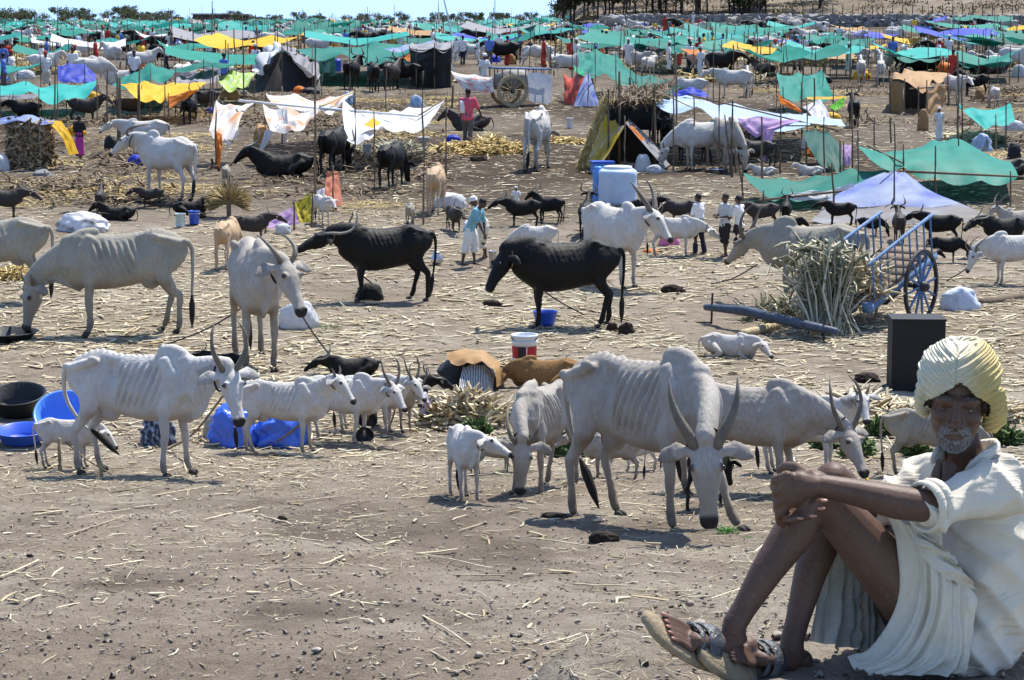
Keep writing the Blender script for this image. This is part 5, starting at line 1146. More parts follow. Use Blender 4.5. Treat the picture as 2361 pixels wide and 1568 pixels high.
# fodder leaning on the cart
def fodder():
    p = ground_at(1902, 772); n = 620; k = mpp(p)
    t = rng.normal(0, 1, n); fx = np.clip(t * .38 - .02, -1.0, 1.0); hh = rng.uniform(.45, 1.36, n) * (1 - .25 * np.abs(fx))
    base = np.stack([rng.normal(0, .085, n) + .06, rng.normal(.05, .10, n), np.full(n, .0)], 1)
    top = base + np.stack([fx * .56, rng.uniform(.1, .95, n), hh], 1)
    C = (base + top) / 2; D = top - base; Ln = np.linalg.norm(D, axis=1); D /= Ln[:, None]; N = rng.normal(0, 1, (n, 3)) + np.array([0, -1.5, .3])
    m1 = strips(C, D, N, Ln, rng.uniform(.010, .040, n), FODDER, 'fodder_bundle', .22)
    o = tag(link('fodder_bundle', m1, None, p), 'tall sheaf of dry green maize stalks leaning on the blue cart', 'fodder', None, 'stuff')
    n = 380; z = rng.uniform(.5, 1.3, n); x = rng.normal(.02, .34, n) * (.4 + .5 * z); y = rng.uniform(0, .6, n) + .1 * z; C = np.stack([x, y, z], 1); D = np.stack([rng.normal(0, .7, n) + x, rng.normal(0, .6, n) - .3, rng.normal(-.3, .7, n)], 1); D /= np.linalg.norm(D, axis=1)[:, None]
    tag(link('fodder_leaves', strips(C, D, rng.normal(0, 1, (n, 3)), rng.uniform(.15, .42, n), rng.uniform(.03, .07, n), FODDER, 'fodder_leaves', .5, .1), None, p), 'broad dry leaves hanging in the upper part of the maize sheaf', 'fodder', None, 'stuff')
    n = 420; x = rng.uniform(-.1, .95, n); y = rng.uniform(.35, 1.5, n); C = np.stack([x, y, .35 + .75 * rng.uniform(0, 1, n) ** .7 * (1 - .5 * np.abs(x - .35))], 1)
    D = np.stack([rng.normal(.3, .6, n), rng.normal(0, .6, n), rng.normal(.2, .5, n)], 1); D /= np.linalg.norm(D, axis=1)[:, None]
    tag(link('fodder_load', strips(C, D, rng.normal(0, 1, (n, 3)), rng.uniform(.2, .7, n), rng.uniform(.03, .07, n), STRAW, 'fodder_load', .3), None, p), 'dry leafy fodder heaped between the rails of the blue cart', 'fodder', None, 'stuff')
fodder()
heap('dark fodder scattered at the feet of the ox by the cart', 1795, 735, 150, 50, 160, .6, .03, FODDER, 'fodder_heap', 'fodder', .6)
# black metal cabinet
bp_ = ground_at(2116, 902); kk = mpp(bp_); be = empty('black_box', bp_, R(-3), 1, 'tall plain black metal box standing below the cart wheel', 'box')
MB().box((0, .28, 166 * kk / 2), (121 * kk, .5, 164 * kk)).build('body', mat('black_paint', (.012, .012, .013), .6, .2, 8, .06, 60), be, False)
MB().box((0, .28, 165 * kk), (125 * kk, .53, .022)).build('lid', mat('black_paint', (0, 0, 0)), be, False)
# bucket with red label, heaps, sacks, tubs
RB = mat('red_label', (.42, .02, .025), .5, .1, 6, 0); BB = mat('black_label', (.03, .022, .03), .5, .1, 6, 0); WB = mat('white_label', (.60, .62, .68), .5, .1, 6, 0)
bucket('white paint bucket with red and black label', 1209, 846, 60, 76, WHITEP, band=((.30, .66, 190, 350, RB), (.02, .30, 190, 350, WHITEP), (.04, .66, 238, 275, BB), (.10, .66, 279, 283, WHITEP)), rim=WHITEP)
def canvas_heap():
    b = ground_at(1085, 900); e = empty('canvas_bundle', b, 0, 1, 'brown canvas thrown over a black and striped cloth bundle', 'bundle')
    k = mpp(b); d0 = b.y
    def q(x, y, dd=0): return pt(x, y, d0 + dd) - b
    link('canvas', sheet_mesh('canvas', [[q(1035, 812, .9), q(1070, 802, .9), q(1115, 806, .9), q(1150, 830, .8), q(1168, 862, .7)], [q(1030, 818, .5), q(1068, 812, .5), q(1115, 818, .45), q(1150, 845, .4), q(1165, 880, .3)], [q(1040, 838, .25), q(1078, 835, .2), q(1112, 832, .15), q(1140, 852, .1), q(1145, 893, .0)]], BRN, .0, wr=.02), e)
    link('striped_cloth', sheet_mesh('striped_cloth', [[q(1068, 845, .3), q(1090, 838, .3), q(1118, 842, .28), q(1140, 862, .25)], [q(1060, 875, .12), q(1090, 875, .1), q(1118, 880, .1), q(1138, 892, .1)], [q(1058, 893, .0), q(1090, 905, .0), q(1118, 908, 0), q(1138, 905, 0)]], ZEB, .0, wr=.05), e)
    link('black_bundle', lump_mesh('black_bundle', 140 * k, .9, 80 * k, BLK, 3, .12), e, q(1072, 900, .75))
canvas_heap()
bowl('red plastic mug beside the brown canvas', 1166, 868, 16, 18, mat('red_plastic', (.6, .03, .03), .4), 'mug', 'mug')
heap('big heap of pale dry maize husks in front of the canvas bundle', 1080, 975, 200, 66, 620, .42, .055, STRAW, 'husk_heap', 'husk heap', .5)
heap('long heap of dry maize husks left of the seated man', 1960, 968, 370, 62, 1100, .42, .05, STRAW, 'husk_heap', 'husk heap', .3)
heap('heap of flattened husks right of the black box', 2275, 960, 200, 34, 420, .42, .04, STRAW, 'husk_heap', 'husk heap', .3)
heap('golden straw heap below the man in pink', 1110, 352, 240, 34, 900, .55, .05, GOLD, 'straw_heap', 'straw heap', .3)
heap('green and gold fodder spread under the white awning', 905, 352, 170, 26, 600, .5, .05, FODDER, 'fodder_heap', 'fodder', .3)
heap('yellow straw patch behind the loaded cart', 1085, 190, 80, 12, 260, .7, .08, GOLD, 'straw_heap', 'straw heap', .2)
heap('straw litter spread right of the brown hut', 2235, 318, 170, 14, 400, .6, .05, STRAW, 'straw_heap', 'straw heap', .2)
heap('golden straw at the far left edge behind the grazing cow', 30, 640, 110, 26, 380, .3, .03, GOLD, 'straw_heap', 'straw heap', .3)
heap('thin straw spread beside the white ox in the centre', 1290, 330, 110, 14, 260, .5, .05, GOLD, 'straw_heap', 'straw heap', .2)
BAG = mat('blue_tarpaulin', (.045, .15, .85), .28, .25, 9, .9, 11, spec=.7)
lump('crumpled bright blue tarpaulin under the white ox muzzle', 536, 1026, 106, 100, BAG, 'tarpaulin', 'tarpaulin', 1, .21)
lump('crumpled bright blue tarpaulin below the small white zebu', 650, 1026, 112, 90, BAG, 'tarpaulin', 'tarpaulin', 7, .21)
lump('pile of dark blue and black cloth behind the white ox belly', 366, 1026, 74, 82, cloth('dark_blue_cloth', (.03, .04, .07), (.40, .48, .62), trans=.02, sscale=9.), 'cloth_pile', 'cloth pile', 4, .16)
lump('pale straw bale beside the blue tarpaulin', 482, 1016, 26, 66, mat('bale', (.46, .40, .28), .9, .3, 20, .8, 50), 'bale', 'bale', 2, .08)
bowl('large bright blue tub tipped up at the lower left', 152, 1004, 138, 44, mat('bright_blue_plastic', (.08, .26, .85), .35, .1, 5, .03, 20, spec=.5), 'tub', 'tub', 38, 8)
bowl('blue tub behind the grazing straw at the left edge', 52, 1026, 120, 34, BLUEP, 'tub', 'tub', 6)
bowl('big black rubber trough at the left edge', 42, 962, 135, 50, BLACKP, 'trough', 'trough', 14)
bowl('dark trough under the far left grey cow', 8, 786, 160, 22, BLACKP, 'trough', 'trough', 0)
bowl('black bowl tipped over near the white zebu row', 842, 1020, 42, 16, BLACKP, 'bowl', 'bowl', 55)
bowl('second black bowl lying behind the first near the zebu row', 848, 988, 46, 18, BLACKP, 'bowl', 'bowl', 50)
bowl('blue bowl on the ground under the lowered buffalo head', 1257, 752, 58, 34, BLUEP, 'bowl', 'bowl')
bowl('grey metal basin beside the yellow tent', 1462, 392, 62, 14, STEEL, 'basin', 'basin')
bowl('metal basin under the grey cow muzzle', 1650, 400, 44, 10, STEEL, 'basin', 'basin')
lump('white plastic sack lying behind the head on grey cow', 690, 756, 92, 64, WHT, 'sack', 'sack', 5, .12)
lump('blue white sack lying right of the cart wheel', 2212, 712, 84, 52, cloth('sack_cloth', (.55, .62, .74), trans=.1, vary=.15), 'sack', 'sack', 9, .13)
lump('bundle of black and white cloth behind the grazing grey cow', 190, 532, 118, 46, cloth('mottled_cloth', (.72, .72, .74), (.05, .05, .055), trans=.05, sscale=3.), 'cloth_bundle', 'bundle', 11, .12)
lump('white sack with blue stripe at the yellow tent door', 1482, 396, 36, 42, WHT, 'sack', 'sack', 13, .1)
lump('white cloth heap right of the yellow tent', 1512, 398, 44, 18, WHT, 'cloth_heap', 'cloth heap', 15, .14)
lump('white cloth scrap under the yellow sign cloth', 652, 536, 36, 22, WHT, 'cloth_scrap', 'cloth scrap', 17, .15)
lump('blue bundle carried on a pot above the far buffaloes', 2152, 490, 44, 24, BWS, 'cloth_bundle', 'bundle', 19, .12)
lump('pink and orange clothes heaped beside the small white cow', 1543, 566, 46, 46, cloth('pink_clothes', (.62, .20, .45), (.75, .28, .08), trans=.05, sscale=5.), 'clothes_pile', 'clothes pile', 21, .14)
lump('orange cloth lying left of the clothes pile', 1500, 582, 40, 8, ORG, 'cloth_scrap', 'cloth scrap', 23, .15)
lump('black rock like lump under the profile buffalo', 852, 690, 64, 40, mat('black_lump', (.016, .014, .013), .8, .3, 9, .5, 30), 'stump', 'stump', 25, .06)
bucket('grey metal bucket beside the stooping milk men', 1136, 616, 18, 38, STEEL)
def milk_can():
    p = ground_at(1007, 609); k = mpp(p); e = empty('milk_can', p, 0, 1, 'round steel milk can behind the profile buffalo', 'milk can'); r = 14 * k
    MB().lathe([(r * .7, 0), (r, r * .4), (r * 1.0, r * 1.1), (r * .62, r * 1.7), (r * .5, r * 1.85)], n=22).build('pot', STEEL, e); MB().lathe([(r * .62, r * 1.85), (r * .62, r * 2.0), (r * .3, r * 2.15), (.01, r * 2.2)], n=18).build('lid', STEEL, e)
milk_can()
bucket('pale bucket left of the blue bucket on the left', 416, 522, 24, 30, mat('pale_plastic', (.50, .62, .66), .45), 'bucket', 'bucket')
bucket('blue and white bucket behind the grazing grey cow', 448, 516, 26, 30, BLUEP, 'bucket', 'bucket', rim=WHITEP)
bucket('grey bucket on straw under the white awning', 846, 368, 20, 36, mat('grey_plastic', (.42, .45, .48), .5))
bucket('white bucket at the far side of the centre path', 1314, 296, 16, 24, WHITEP)
def drum(label, px, py, w, h, m, m2=None, name='drum', ribs=5):
    p = ground_at(px, py); k = mpp(p); r = w * k / 2; H_ = h * k; e = empty(name, p, 0, 1, label, 'drum')
    prof = [(r * .94, 0)]
    for i in range(ribs * 4 + 1): prof.append((r * (.985 + .012 * math.cos(i * math.pi / 2)), H_ * (.03 + .80 * i / (ribs * 4))))
    prof += [(r * .93, H_ * .88), (r * .80, H_ * .92)]
    MB().lathe(prof, n=28).build('shell', m, e); MB().lathe([(r * .72, H_ * .90), (r * .74, H_ * .985), (r * .5, H_), (.01, H_)], n=24).build('lid', m2 or m, e)
drum('big pale blue water drum behind the tall horned ox', 1424, 470, 90, 88, mat('pale_drum', (.50, .60, .72), .4, .12, 5, .1, 20), WHITEP, ribs=2)
drum('narrow blue drum at the left of the big pale drum', 1379, 466, 26, 82, LBLUEP, LBLUEP, ribs=2)
drum('white water tank under the large green awning', 742, 168, 44, 46, WHITEP)
drum('blue barrel left of the white water tank', 702, 170, 26, 32, BLUEP)
drum('blue barrel right of the white water tank', 776, 165, 24, 30, BLUEP)
def cooler():
    p = ground_at(1392, 400); k = mpp(p); e = empty('cool_box', p, R(8), 1, 'blue cool box in front of the yellow tent', 'box')
    MB().box((0, .2, 12 * k), (50 * k, .45, 24 * k)).build('body', LBLUEP, e, False); MB().box((0, .2, 25 * k), (53 * k, .48, 5 * k)).build('lid', BLUEP, e, False)
cooler()
# ropes
def gp(x, y): return ground_at(x, y)
rope('long rope from a peg at the left to the head on grey cow', pt(618, 668, gz(592, 830)), gp(365, 806) + Vector((0, 0, .03)), .10)
rope('rope running from the head on grey cow down to the right', pt(660, 668, gz(592, 830)), gp(778, 845) + Vector((0, 0, .02)), .05)
rope('rope from the profile buffalo neck to the ground', pt(786, 578, gz(885, 694)), gp(872, 668) + Vector((0, 0, .02)), .05, .013)
rope('rope from the bowl drinking buffalo across its legs', pt(1205, 632, gz(1300, 754)), gp(1345, 728) + Vector((0, 0, .02)), .05, .011)
rope('rope from the tall horned white ox to the ground', pt(1452, 560, gz(1412, 656)), gp(1385, 640), .05)
rope('rope from the small white zebu halter to the ground', pt(748, 918, gz(655, 1044)), gp(615, 1032), .06, .012, ROPE)
rope('rope from the second zebu halter to the ground', pt(866, 925, gz(790, 1020)), gp(812, 1010), .05, .012, ROPE)
rope('rope from the end zebu halter to the ground', pt(918, 908, gz(912, 988)), gp(898, 985), .04, .010, ROPE)
rope('rope from the bony white ox neck to a peg', pt(520, 905, gz(333, 1094)), gp(380, 1040), .10, .011, ROPE)
rope('rope from the cart ox down to the left', pt(1746, 610, gz(1868, 702)), gp(1640, 655), .06)
rope('yellow rope hanging from the pale cow to the ground', pt(1930, 968, gz(1858, 1092)), gp(2000, 1108), .05, .016, mat('yellow_rope', (.72, .48, .04), .7))
rope('rope from the right edge white ox to the ground', pt(2268, 582, gz(2340, 655)), gp(2182, 648), .05)
rope('rope in front of the small calf at lower left', gp(258, 1094), pt(140, 1010, gz(158, 1076)), .03, .007, ROPE)
for x, y0_, y1_, lab in ((233, 1104, 1070, 'short pale wooden peg at the white ox hind feet'), (137, 1080, 1012, 'thin upright peg left of the small white calf')):
    pole(lab, x, y0_, y1_, .022, BAMBOO, 0, 'tether pegs', 'peg')
# grass, dung, shrubs
def tuft(label, px, py, wpx, hpx, n, m, name='grass_tuft', kind=None, cat='grass', upright=1.):
    p = gp(px, py); k = mpp(p); a = rng.uniform(0, 2 * np.pi, n); r = np.sqrt(rng.uniform(0, 1, n)) * wpx * k * .45
    C = np.stack([r * np.cos(a), r * np.sin(a) * .6, rng.uniform(.02, hpx * k * .6, n)], 1); D = np.stack([np.cos(a), np.sin(a), rng.uniform(.1, 1.6, n) * upright], 1); D /= np.linalg.norm(D, axis=1)[:, None]
    return tag(link(name, strips(C, D, rng.normal(0, 1, (n, 3)), hpx * k * rng.uniform(.3, .9, n), np.full(n, max(.006, hpx * k * .05)), m, name, .4), None, p), label, cat, None, kind or 'stuff')
GRASS = straw_mat('fresh_grass', (.03, .16, .02), (.09, .34, .05)); SHRUB = straw_mat('shrub_leaves', (.035, .065, .018), (.11, .17, .055))
tuft('sprig of fresh green grass beside the lyre horned ox muzzle', 1678, 1238, 56, 32, 70, GRASS)
tuft('trailing green sprig right of the fresh grass', 1735, 1246, 60, 12, 40, GRASS, upright=.2)
tuft('faint green weeds on the ground behind the white sack', 760, 760, 70, 18, 90, straw_mat('weeds', (.10, .16, .06), (.22, .28, .12)))
for i, (x, y, w_, h_) in enumerate(((1975, 1058, 70, 30), (2020, 1010, 60, 26), (2075, 1006, 70, 26), (2110, 1052, 60, 26), (1112, 1000, 54, 34), (1690, 1058, 50, 24), (1290, 1052, 60, 52), (1900, 1040, 60, 34), (2190, 1040, 70, 36), (2240, 1015, 80, 34), (2320, 1020, 80, 40), (1385, 1050, 40, 26))):
    p = gp(x, y); k = mpp(p); e = empty('shrub', p, 0, 1, where('low green shrub on the pale field', x, y, 'low green shrub'), 'shrub', 'shrubs on the pale field')
    n = 420; v = rng.normal(0, 1, (n, 3)); v /= np.linalg.norm(v, axis=1)[:, None]; rr = rng.uniform(.35, 1, n)[:, None] ** .5; C = v * rr * np.array([w_ * k * .5, w_ * k * .35, h_ * k * .5]) + np.array([0, 0, h_ * k * .5])
    C[:, 2] = np.abs(C[:, 2]); C += .06 * np.sin(C[:, [1, 2, 0]] * 9 + i)
    link('foliage', strips(C, v + rng.normal(0, .5, (n, 3)), rng.normal(0, 1, (n, 3)), rng.uniform(.05, .12, n), rng.uniform(.03, .06, n), SHRUB, 'foliage', .3), e)
    mb = MB()
    for q in range(4): mb.tube([(0, 0, -.05), (rng.normal(0, .08), rng.normal(0, .05), h_ * k * .4), (rng.normal(0, .2) * w_ * k, rng.normal(0, .1), h_ * k * .8)], [.012, .009, .005], 5)
    mb.build('stem', WOOD, e)
DUNG = mat('dung', (.03, .022, .016), .95, .4, 14, .8, 40)
for i, (x, y, w_, h_) in enumerate(((1392, 1248, 62, 26), (1278, 1196, 60, 16), (1412, 762, 26, 20), (1444, 768, 34, 26), (1135, 704, 44, 14), (1552, 674, 54, 18), (650, 1202, 22, 14), (1105, 372, 44, 14), (1080, 1180, 20, 10), (735, 1502, 20, 12), (68, 1292, 18, 16), (460, 502, 30, 12), (1860, 700, 50, 12), (1998, 880, 60, 22))):
    lump(where('dark clod of dung or earth', x, y, 'dark clod of dung'), x, y, w_, h_, DUNG, 'dung_clod', 'dung clod', i * 3, .16, 'dung clods and earth lumps')
# foreground stalks, one by one
NST = mat('pale_stalk', (.52, .44, .31), .7, .45, 22, .5, 60, rand=.35)
for (x0, y0_, x1, y1_, wd_) in ((145, 1243, 290, 1196, 8), (180, 1200, 300, 1180, 6), (0, 1340, 90, 1300, 12), (0, 1326, 70, 1330, 7), (240, 1316, 330, 1302, 10), (75, 1195, 145, 1186, 12), (55, 1395, 95, 1380, 10), (130, 1412, 200, 1398, 9), (280, 1266, 520, 1256, 4), (470, 1205, 600, 1178, 7), (600, 1196, 672, 1218, 14), (670, 1246, 745, 1256, 9), (742, 1310, 790, 1290, 10), (670, 1318, 780, 1318, 8), (820, 1238, 858, 1256, 8), (755, 1392, 870, 1424, 6), (758, 1386, 790, 1372, 12), (850, 1312, 890, 1324, 8), (670, 1345, 695, 1358, 10), (970, 1285, 1130, 1318, 7), (1045, 1335, 1165, 1336, 10), (1150, 1345, 1230, 1362, 6), (1220, 1248, 1380, 1270, 8), (1060, 1230, 1120, 1210, 6), (1130, 1185, 1215, 1188, 6), (960, 1412, 1060, 1424, 5), (975, 1430, 1085, 1500, 9), (1020, 1395, 1100, 1392, 5), (1275, 1350, 1330, 1366, 7), (1325, 1358, 1445, 1360, 11), (1446, 1368, 1605, 1374, 7), (1490, 1325, 1590, 1332, 8), (1620, 1395, 1720, 1362, 7), (1100, 1370, 1150, 1400, 5), (1240, 1500, 1340, 1470, 6), (1190, 1465, 1300, 1500, 6), (1530, 1178, 1600, 1158, 5), (1700, 1138, 1790, 1120, 6), (1715, 1165, 1785, 1166, 5), (1650, 1170, 1760, 1150, 5), (985, 1510, 1040, 1540, 10), (600, 1470, 640, 1478, 8), (900, 1155, 1010, 1150, 5), (350, 1150, 480, 1128, 6), (30, 1150, 140, 1140, 6), (520, 1140, 640, 1128, 7), (660, 1165, 775, 1152, 6), (820, 1100, 930, 1090, 6), (1790, 1300, 1900, 1290, 5), (1120, 1545, 1210, 1520, 7)):
    a, b = gp(x0, y0_), gp(x1, y1_); k = mpp(a); r = wd_ * k * .33; mdl = a.lerp(b, .5) + Vector((random.uniform(-.02, .02), random.uniform(-.03, .03), 0)); mdl.z = Gf(mdl.x, mdl.y); up_ = Vector((0, 0, r * .5 + .022))
    q_ = lambda t: a.lerp(mdl, t * 2) - a if t < .5 else mdl.lerp(b, t * 2 - 1) - a
    o = MB().tube([q_(t) + up_ + Vector((0, random.uniform(-1, 1) * r * .9, random.uniform(0, .4) * r)) for t in (0, .2, .4, .6, .8, 1)], [(r * random.uniform(.65, 1.15), r * random.uniform(.35, .6)) for _ in range(6)], 6).build('maize_stalk', NST, None, loc=a)
    ln_ = (b - a).length; tag(o, where(('thick ' if wd_ > 8 else 'thin ') + ('long' if ln_ > .32 else 'short') + ' dry maize stalk lying', x0, y0_, 'dry maize stalk on the foreground dirt'), 'stalk', 'dry maize stalks on the foreground dirt')
# ------------------------------------------------------------------ tents and awnings, near to far
GA = 'awnings of the cattle camp'
def A(label, sheets, poles=(), bars=(), name='awning', cat='awning', **k): return awning(label, name, cat, sheets, poles, bars, group=GA, **k)
# right, nearest
A('large green net awning nearest the right edge', [('sheet', GREEN, [[T(1975, 334, 430), T(2060, 348, 432), T(2150, 322, 415), T(2205, 318, 412), T(2330, 372, 415)], [T(1990, 350, 450), T(2075, 358, 452), T(2160, 352, 448), T(2240, 350, 445), T(2340, 388, 445)], [T(2010, 372, 470), T(2085, 384, 472), T(2160, 408, 470), T(2260, 414, 470), T(2350, 410, 468)]], .02, .02)],
  ((1978, 470, 300), (2083, 470, 333), (2062, 480, 285), (2157, 478, 337), (2330, 480, 395), (2210, 430, 305)), ((T(2085, 395, 472), T(2360, 408, 470), .03, WOOD), (T(2000, 335, 440), T(2080, 375, 470), .025, WOOD)))
A('long green net awning below the large one, with pale sheet edge', [('sheet', GREEN, [[T(1712, 398, 455), T(1800, 408, 452), T(1880, 402, 450), T(1960, 386, 448), T(2055, 385, 446)], [T(1728, 420, 468), T(1800, 430, 466), T(1880, 430, 464), T(1955, 415, 462), T(2050, 395, 460)], [T(1765, 452, 486), T(1810, 452, 486), T(1870, 454, 486), T(1930, 440, 484), T(2040, 402, 478)]], .02, .015),
  ('pale_edge', WHT, [[T(1822, 445, 486), T(1870, 438, 486), T(1920, 438, 485)], [T(1820, 458, 488), T(1870, 460, 488), T(1925, 456, 487)]], 0, .03), ('white_patch', WHT, [[T(1925, 434, 486), T(1968, 420, 486)], [T(1930, 464, 488), T(1972, 458, 488)]], 0, .03)],
  ((1712, 470, 372), (1926, 500, 378, -8), (1760, 495, 440)), ((T(1752, 462, 488), T(2080, 425, 486), .028, WOOD),))
A('blue and white ridge tent sloping to a grey ground sheet', [('cover', BWS, [[T(2040, 396, 478), T(2062, 390, 478), T(2085, 396, 478)], [T(1960, 432, 486), T(2060, 430, 490), T(2140, 436, 486)], [T(1900, 466, 496), T(2050, 472, 502), T(2215, 470, 496)]], -.02, .02), ('ground_sheet', DIRTB, [[T(1902, 464, 497), T(2050, 470, 502), T(2215, 468, 497)], [T(1890, 490, 506), T(2060, 495, 512), T(2260, 490, 505)], [T(1870, 508, 514), T(2060, 515, 519), T(2300, 508, 513)]], -.01, .01)],
  ((2062, 500, 388),), ())
A('dark green net hanging steeply behind the green awnings', [('sheet', DGREEN, [[T(1848, 294, 378), T(1880, 296, 376), T(1905, 298, 374)], [T(1862, 335, 392), T(1900, 338, 390), T(1938, 340, 388)], [T(1885, 372, 400), T(1915, 382, 400), T(1943, 388, 400)]], .02, .015)], ((1900, 400, 270), (1945, 405, 330)))
A('striped lilac shawl hanging between two posts', [('sheet', LIL, [[T(1941, 334, 400), T(1963, 334, 400)], [T(1942, 358, 402), T(1962, 358, 402)], [T(1943, 382, 403), T(1960, 382, 403)]], 0, .05)], ((1966, 405, 290), (1937, 405, 325)))
A('pale blue sheet awning with a crumpled blue end', [('sheet', LBLU, [[T(1490, 214, 330), T(1580, 212, 326), T(1690, 236, 322), T(1860, 262, 318)], [T(1500, 224, 350), T(1600, 236, 348), T(1720, 258, 345), T(1865, 272, 340)], [T(1505, 238, 375), T(1610, 246, 378), T(1720, 276, 378), T(1868, 288, 372)]], .02, .012),
  ('blue_end', BLU, [[T(1555, 214, 330), T(1590, 200, 330), T(1625, 212, 328)], [T(1550, 222, 332), T(1590, 218, 334), T(1635, 224, 332)]], 0, .06)],
  ((1505, 380, 200), (1552, 395, 205), (1600, 392, 220), (1685, 400, 265, -14), (1712, 420, 270, -30), (1860, 380, 235), (1660, 400, 190)), ((T(1500, 205, 375), T(1620, 258, 378)), (T(1560, 212, 330), T(1930, 300, 372), .025, WOOD), (T(1690, 290, 378), T(1930, 290, 374), .022, WOOD)))
A('lilac cloth hanging in points below the pale blue awning', [('sheet', LIL, [[T(1700, 272, 385), T(1750, 268, 384), T(1850, 276, 382)], [T(1715, 295, 386), T(1755, 296, 386), T(1815, 290, 384)], [T(1742, 318, 387), T(1760, 305, 386), T(1800, 296, 385)]], .02, .05), ('tail', LIL, [[T(1756, 298, 387), T(1785, 300, 387)], [T(1756, 335, 388), T(1778, 332, 388)], [T(1755, 372, 389), T(1764, 370, 389)]], 0, .06)], ((1800, 400, 240),))
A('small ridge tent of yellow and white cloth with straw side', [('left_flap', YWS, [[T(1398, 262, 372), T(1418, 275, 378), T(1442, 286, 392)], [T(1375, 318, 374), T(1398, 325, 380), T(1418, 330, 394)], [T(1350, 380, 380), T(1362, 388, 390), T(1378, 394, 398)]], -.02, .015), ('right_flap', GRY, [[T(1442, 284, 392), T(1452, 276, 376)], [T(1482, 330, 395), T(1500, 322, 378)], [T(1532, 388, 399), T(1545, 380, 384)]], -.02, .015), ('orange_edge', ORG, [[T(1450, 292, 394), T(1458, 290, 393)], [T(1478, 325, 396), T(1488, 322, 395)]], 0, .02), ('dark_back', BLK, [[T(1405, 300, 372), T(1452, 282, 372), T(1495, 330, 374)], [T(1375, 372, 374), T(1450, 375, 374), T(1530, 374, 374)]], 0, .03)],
  ((1440, 398, 268),), ((T(1442, 286, 392), T(1450, 274, 372), .02, WOOD),), name='ridge_tent', cat='tent')
A('bent green net awning with two levels above the thatched shelter', [('upper_sheet', GREEN, [[T(1328, 112, 215), T(1372, 112, 213), T(1420, 122, 210)], [T(1335, 140, 225), T(1385, 142, 225), T(1440, 152, 222)], [T(1330, 165, 240), T(1395, 168, 240), T(1465, 192, 240)]], .03, .02), ('lower_sheet', GREEN, [[T(1440, 152, 222), T(1500, 170, 220), T(1548, 182, 218)], [T(1455, 178, 235), T(1510, 188, 232), T(1562, 192, 230)], [T(1468, 198, 245), T(1515, 200, 245), T(1572, 200, 245)]], .03, .02), ('side_net', cloth('bright_green_net', (.02, .40, .22), trans=.4), [[T(1322, 150, 240), T(1345, 162, 240)], [T(1325, 165, 242), T(1350, 178, 242)]], 0, .05)],
  ((1330, 245, 110), (1372, 245, 105), (1420, 290, 120), (1466, 250, 140), (1560, 260, 175), (1500, 255, 160)), ((T(1330, 165, 240), T(1470, 198, 245)),))
A('red white and blue ridge tent left of the green awning', [('red_side', RED, [[T(1300, 168, 232), T(1330, 168, 236), T(1356, 166, 242)], [T(1302, 205, 236), T(1322, 208, 240), T(1340, 205, 245)], [T(1300, 244, 240), T(1318, 246, 244), T(1326, 246, 248)]], -.02, .02), ('striped_front', BWS, [[T(1352, 170, 244), T(1358, 168, 244)], [T(1336, 205, 246), T(1370, 205, 246)], [T(1322, 246, 248), T(1384, 244, 248)]], -.02, .03)], ((1356, 248, 160),), name='ridge_tent', cat='tent')
A('green net awning with yellow hem in the right camp', [('sheet', GREEN, [[T(1788, 166, 248), T(1840, 166, 246), T(1896, 160, 244)], [T(1795, 190, 258), T(1850, 192, 257), T(1908, 190, 256)], [T(1800, 220, 270), T(1860, 224, 270), T(1922, 222, 270)]], .02, .015), ('yellow_hem', YEL, [[T(1860, 224, 271), T(1950, 222, 270)], [T(1862, 229, 272), T(1952, 228, 271)]], 0, .02)], ((1790, 280, 150), (1850, 270, 140), (1897, 260, 155), (1922, 285, 190), (1805, 285, 200)))
A('orange cloth sloping beside a white sheet', [('sheet', ORG, [[T(1790, 216, 300), T(1800, 240, 300)], [T(1815, 235, 304), T(1822, 250, 304)], [T(1846, 254, 308), T(1850, 262, 308)]], 0, .04)])
A('white square sheet leaning right of the orange cloth', [('sheet', WHT, [[T(1850, 248, 300), T(1890, 228, 298)], [T(1868, 262, 304), T(1905, 250, 302)], [T(1880, 285, 308), T(1915, 275, 306)]], .02, .03)])
A('lime green cloth hanging at the end of the yellow hem', [('sheet', cloth('lime_green_sheet', (.12, .52, .03), trans=.4), [[T(1912, 246, 300), T(1948, 222, 298)], [T(1925, 256, 302), T(1945, 245, 300)]], 0, .05)])
A('white blue mottled sheet right of the pale blue awning', [('sheet', LBLU, [[T(1820, 262, 350), T(1940, 276, 346)], [T(1825, 280, 362), T(1950, 292, 356)]], .02, .03)])
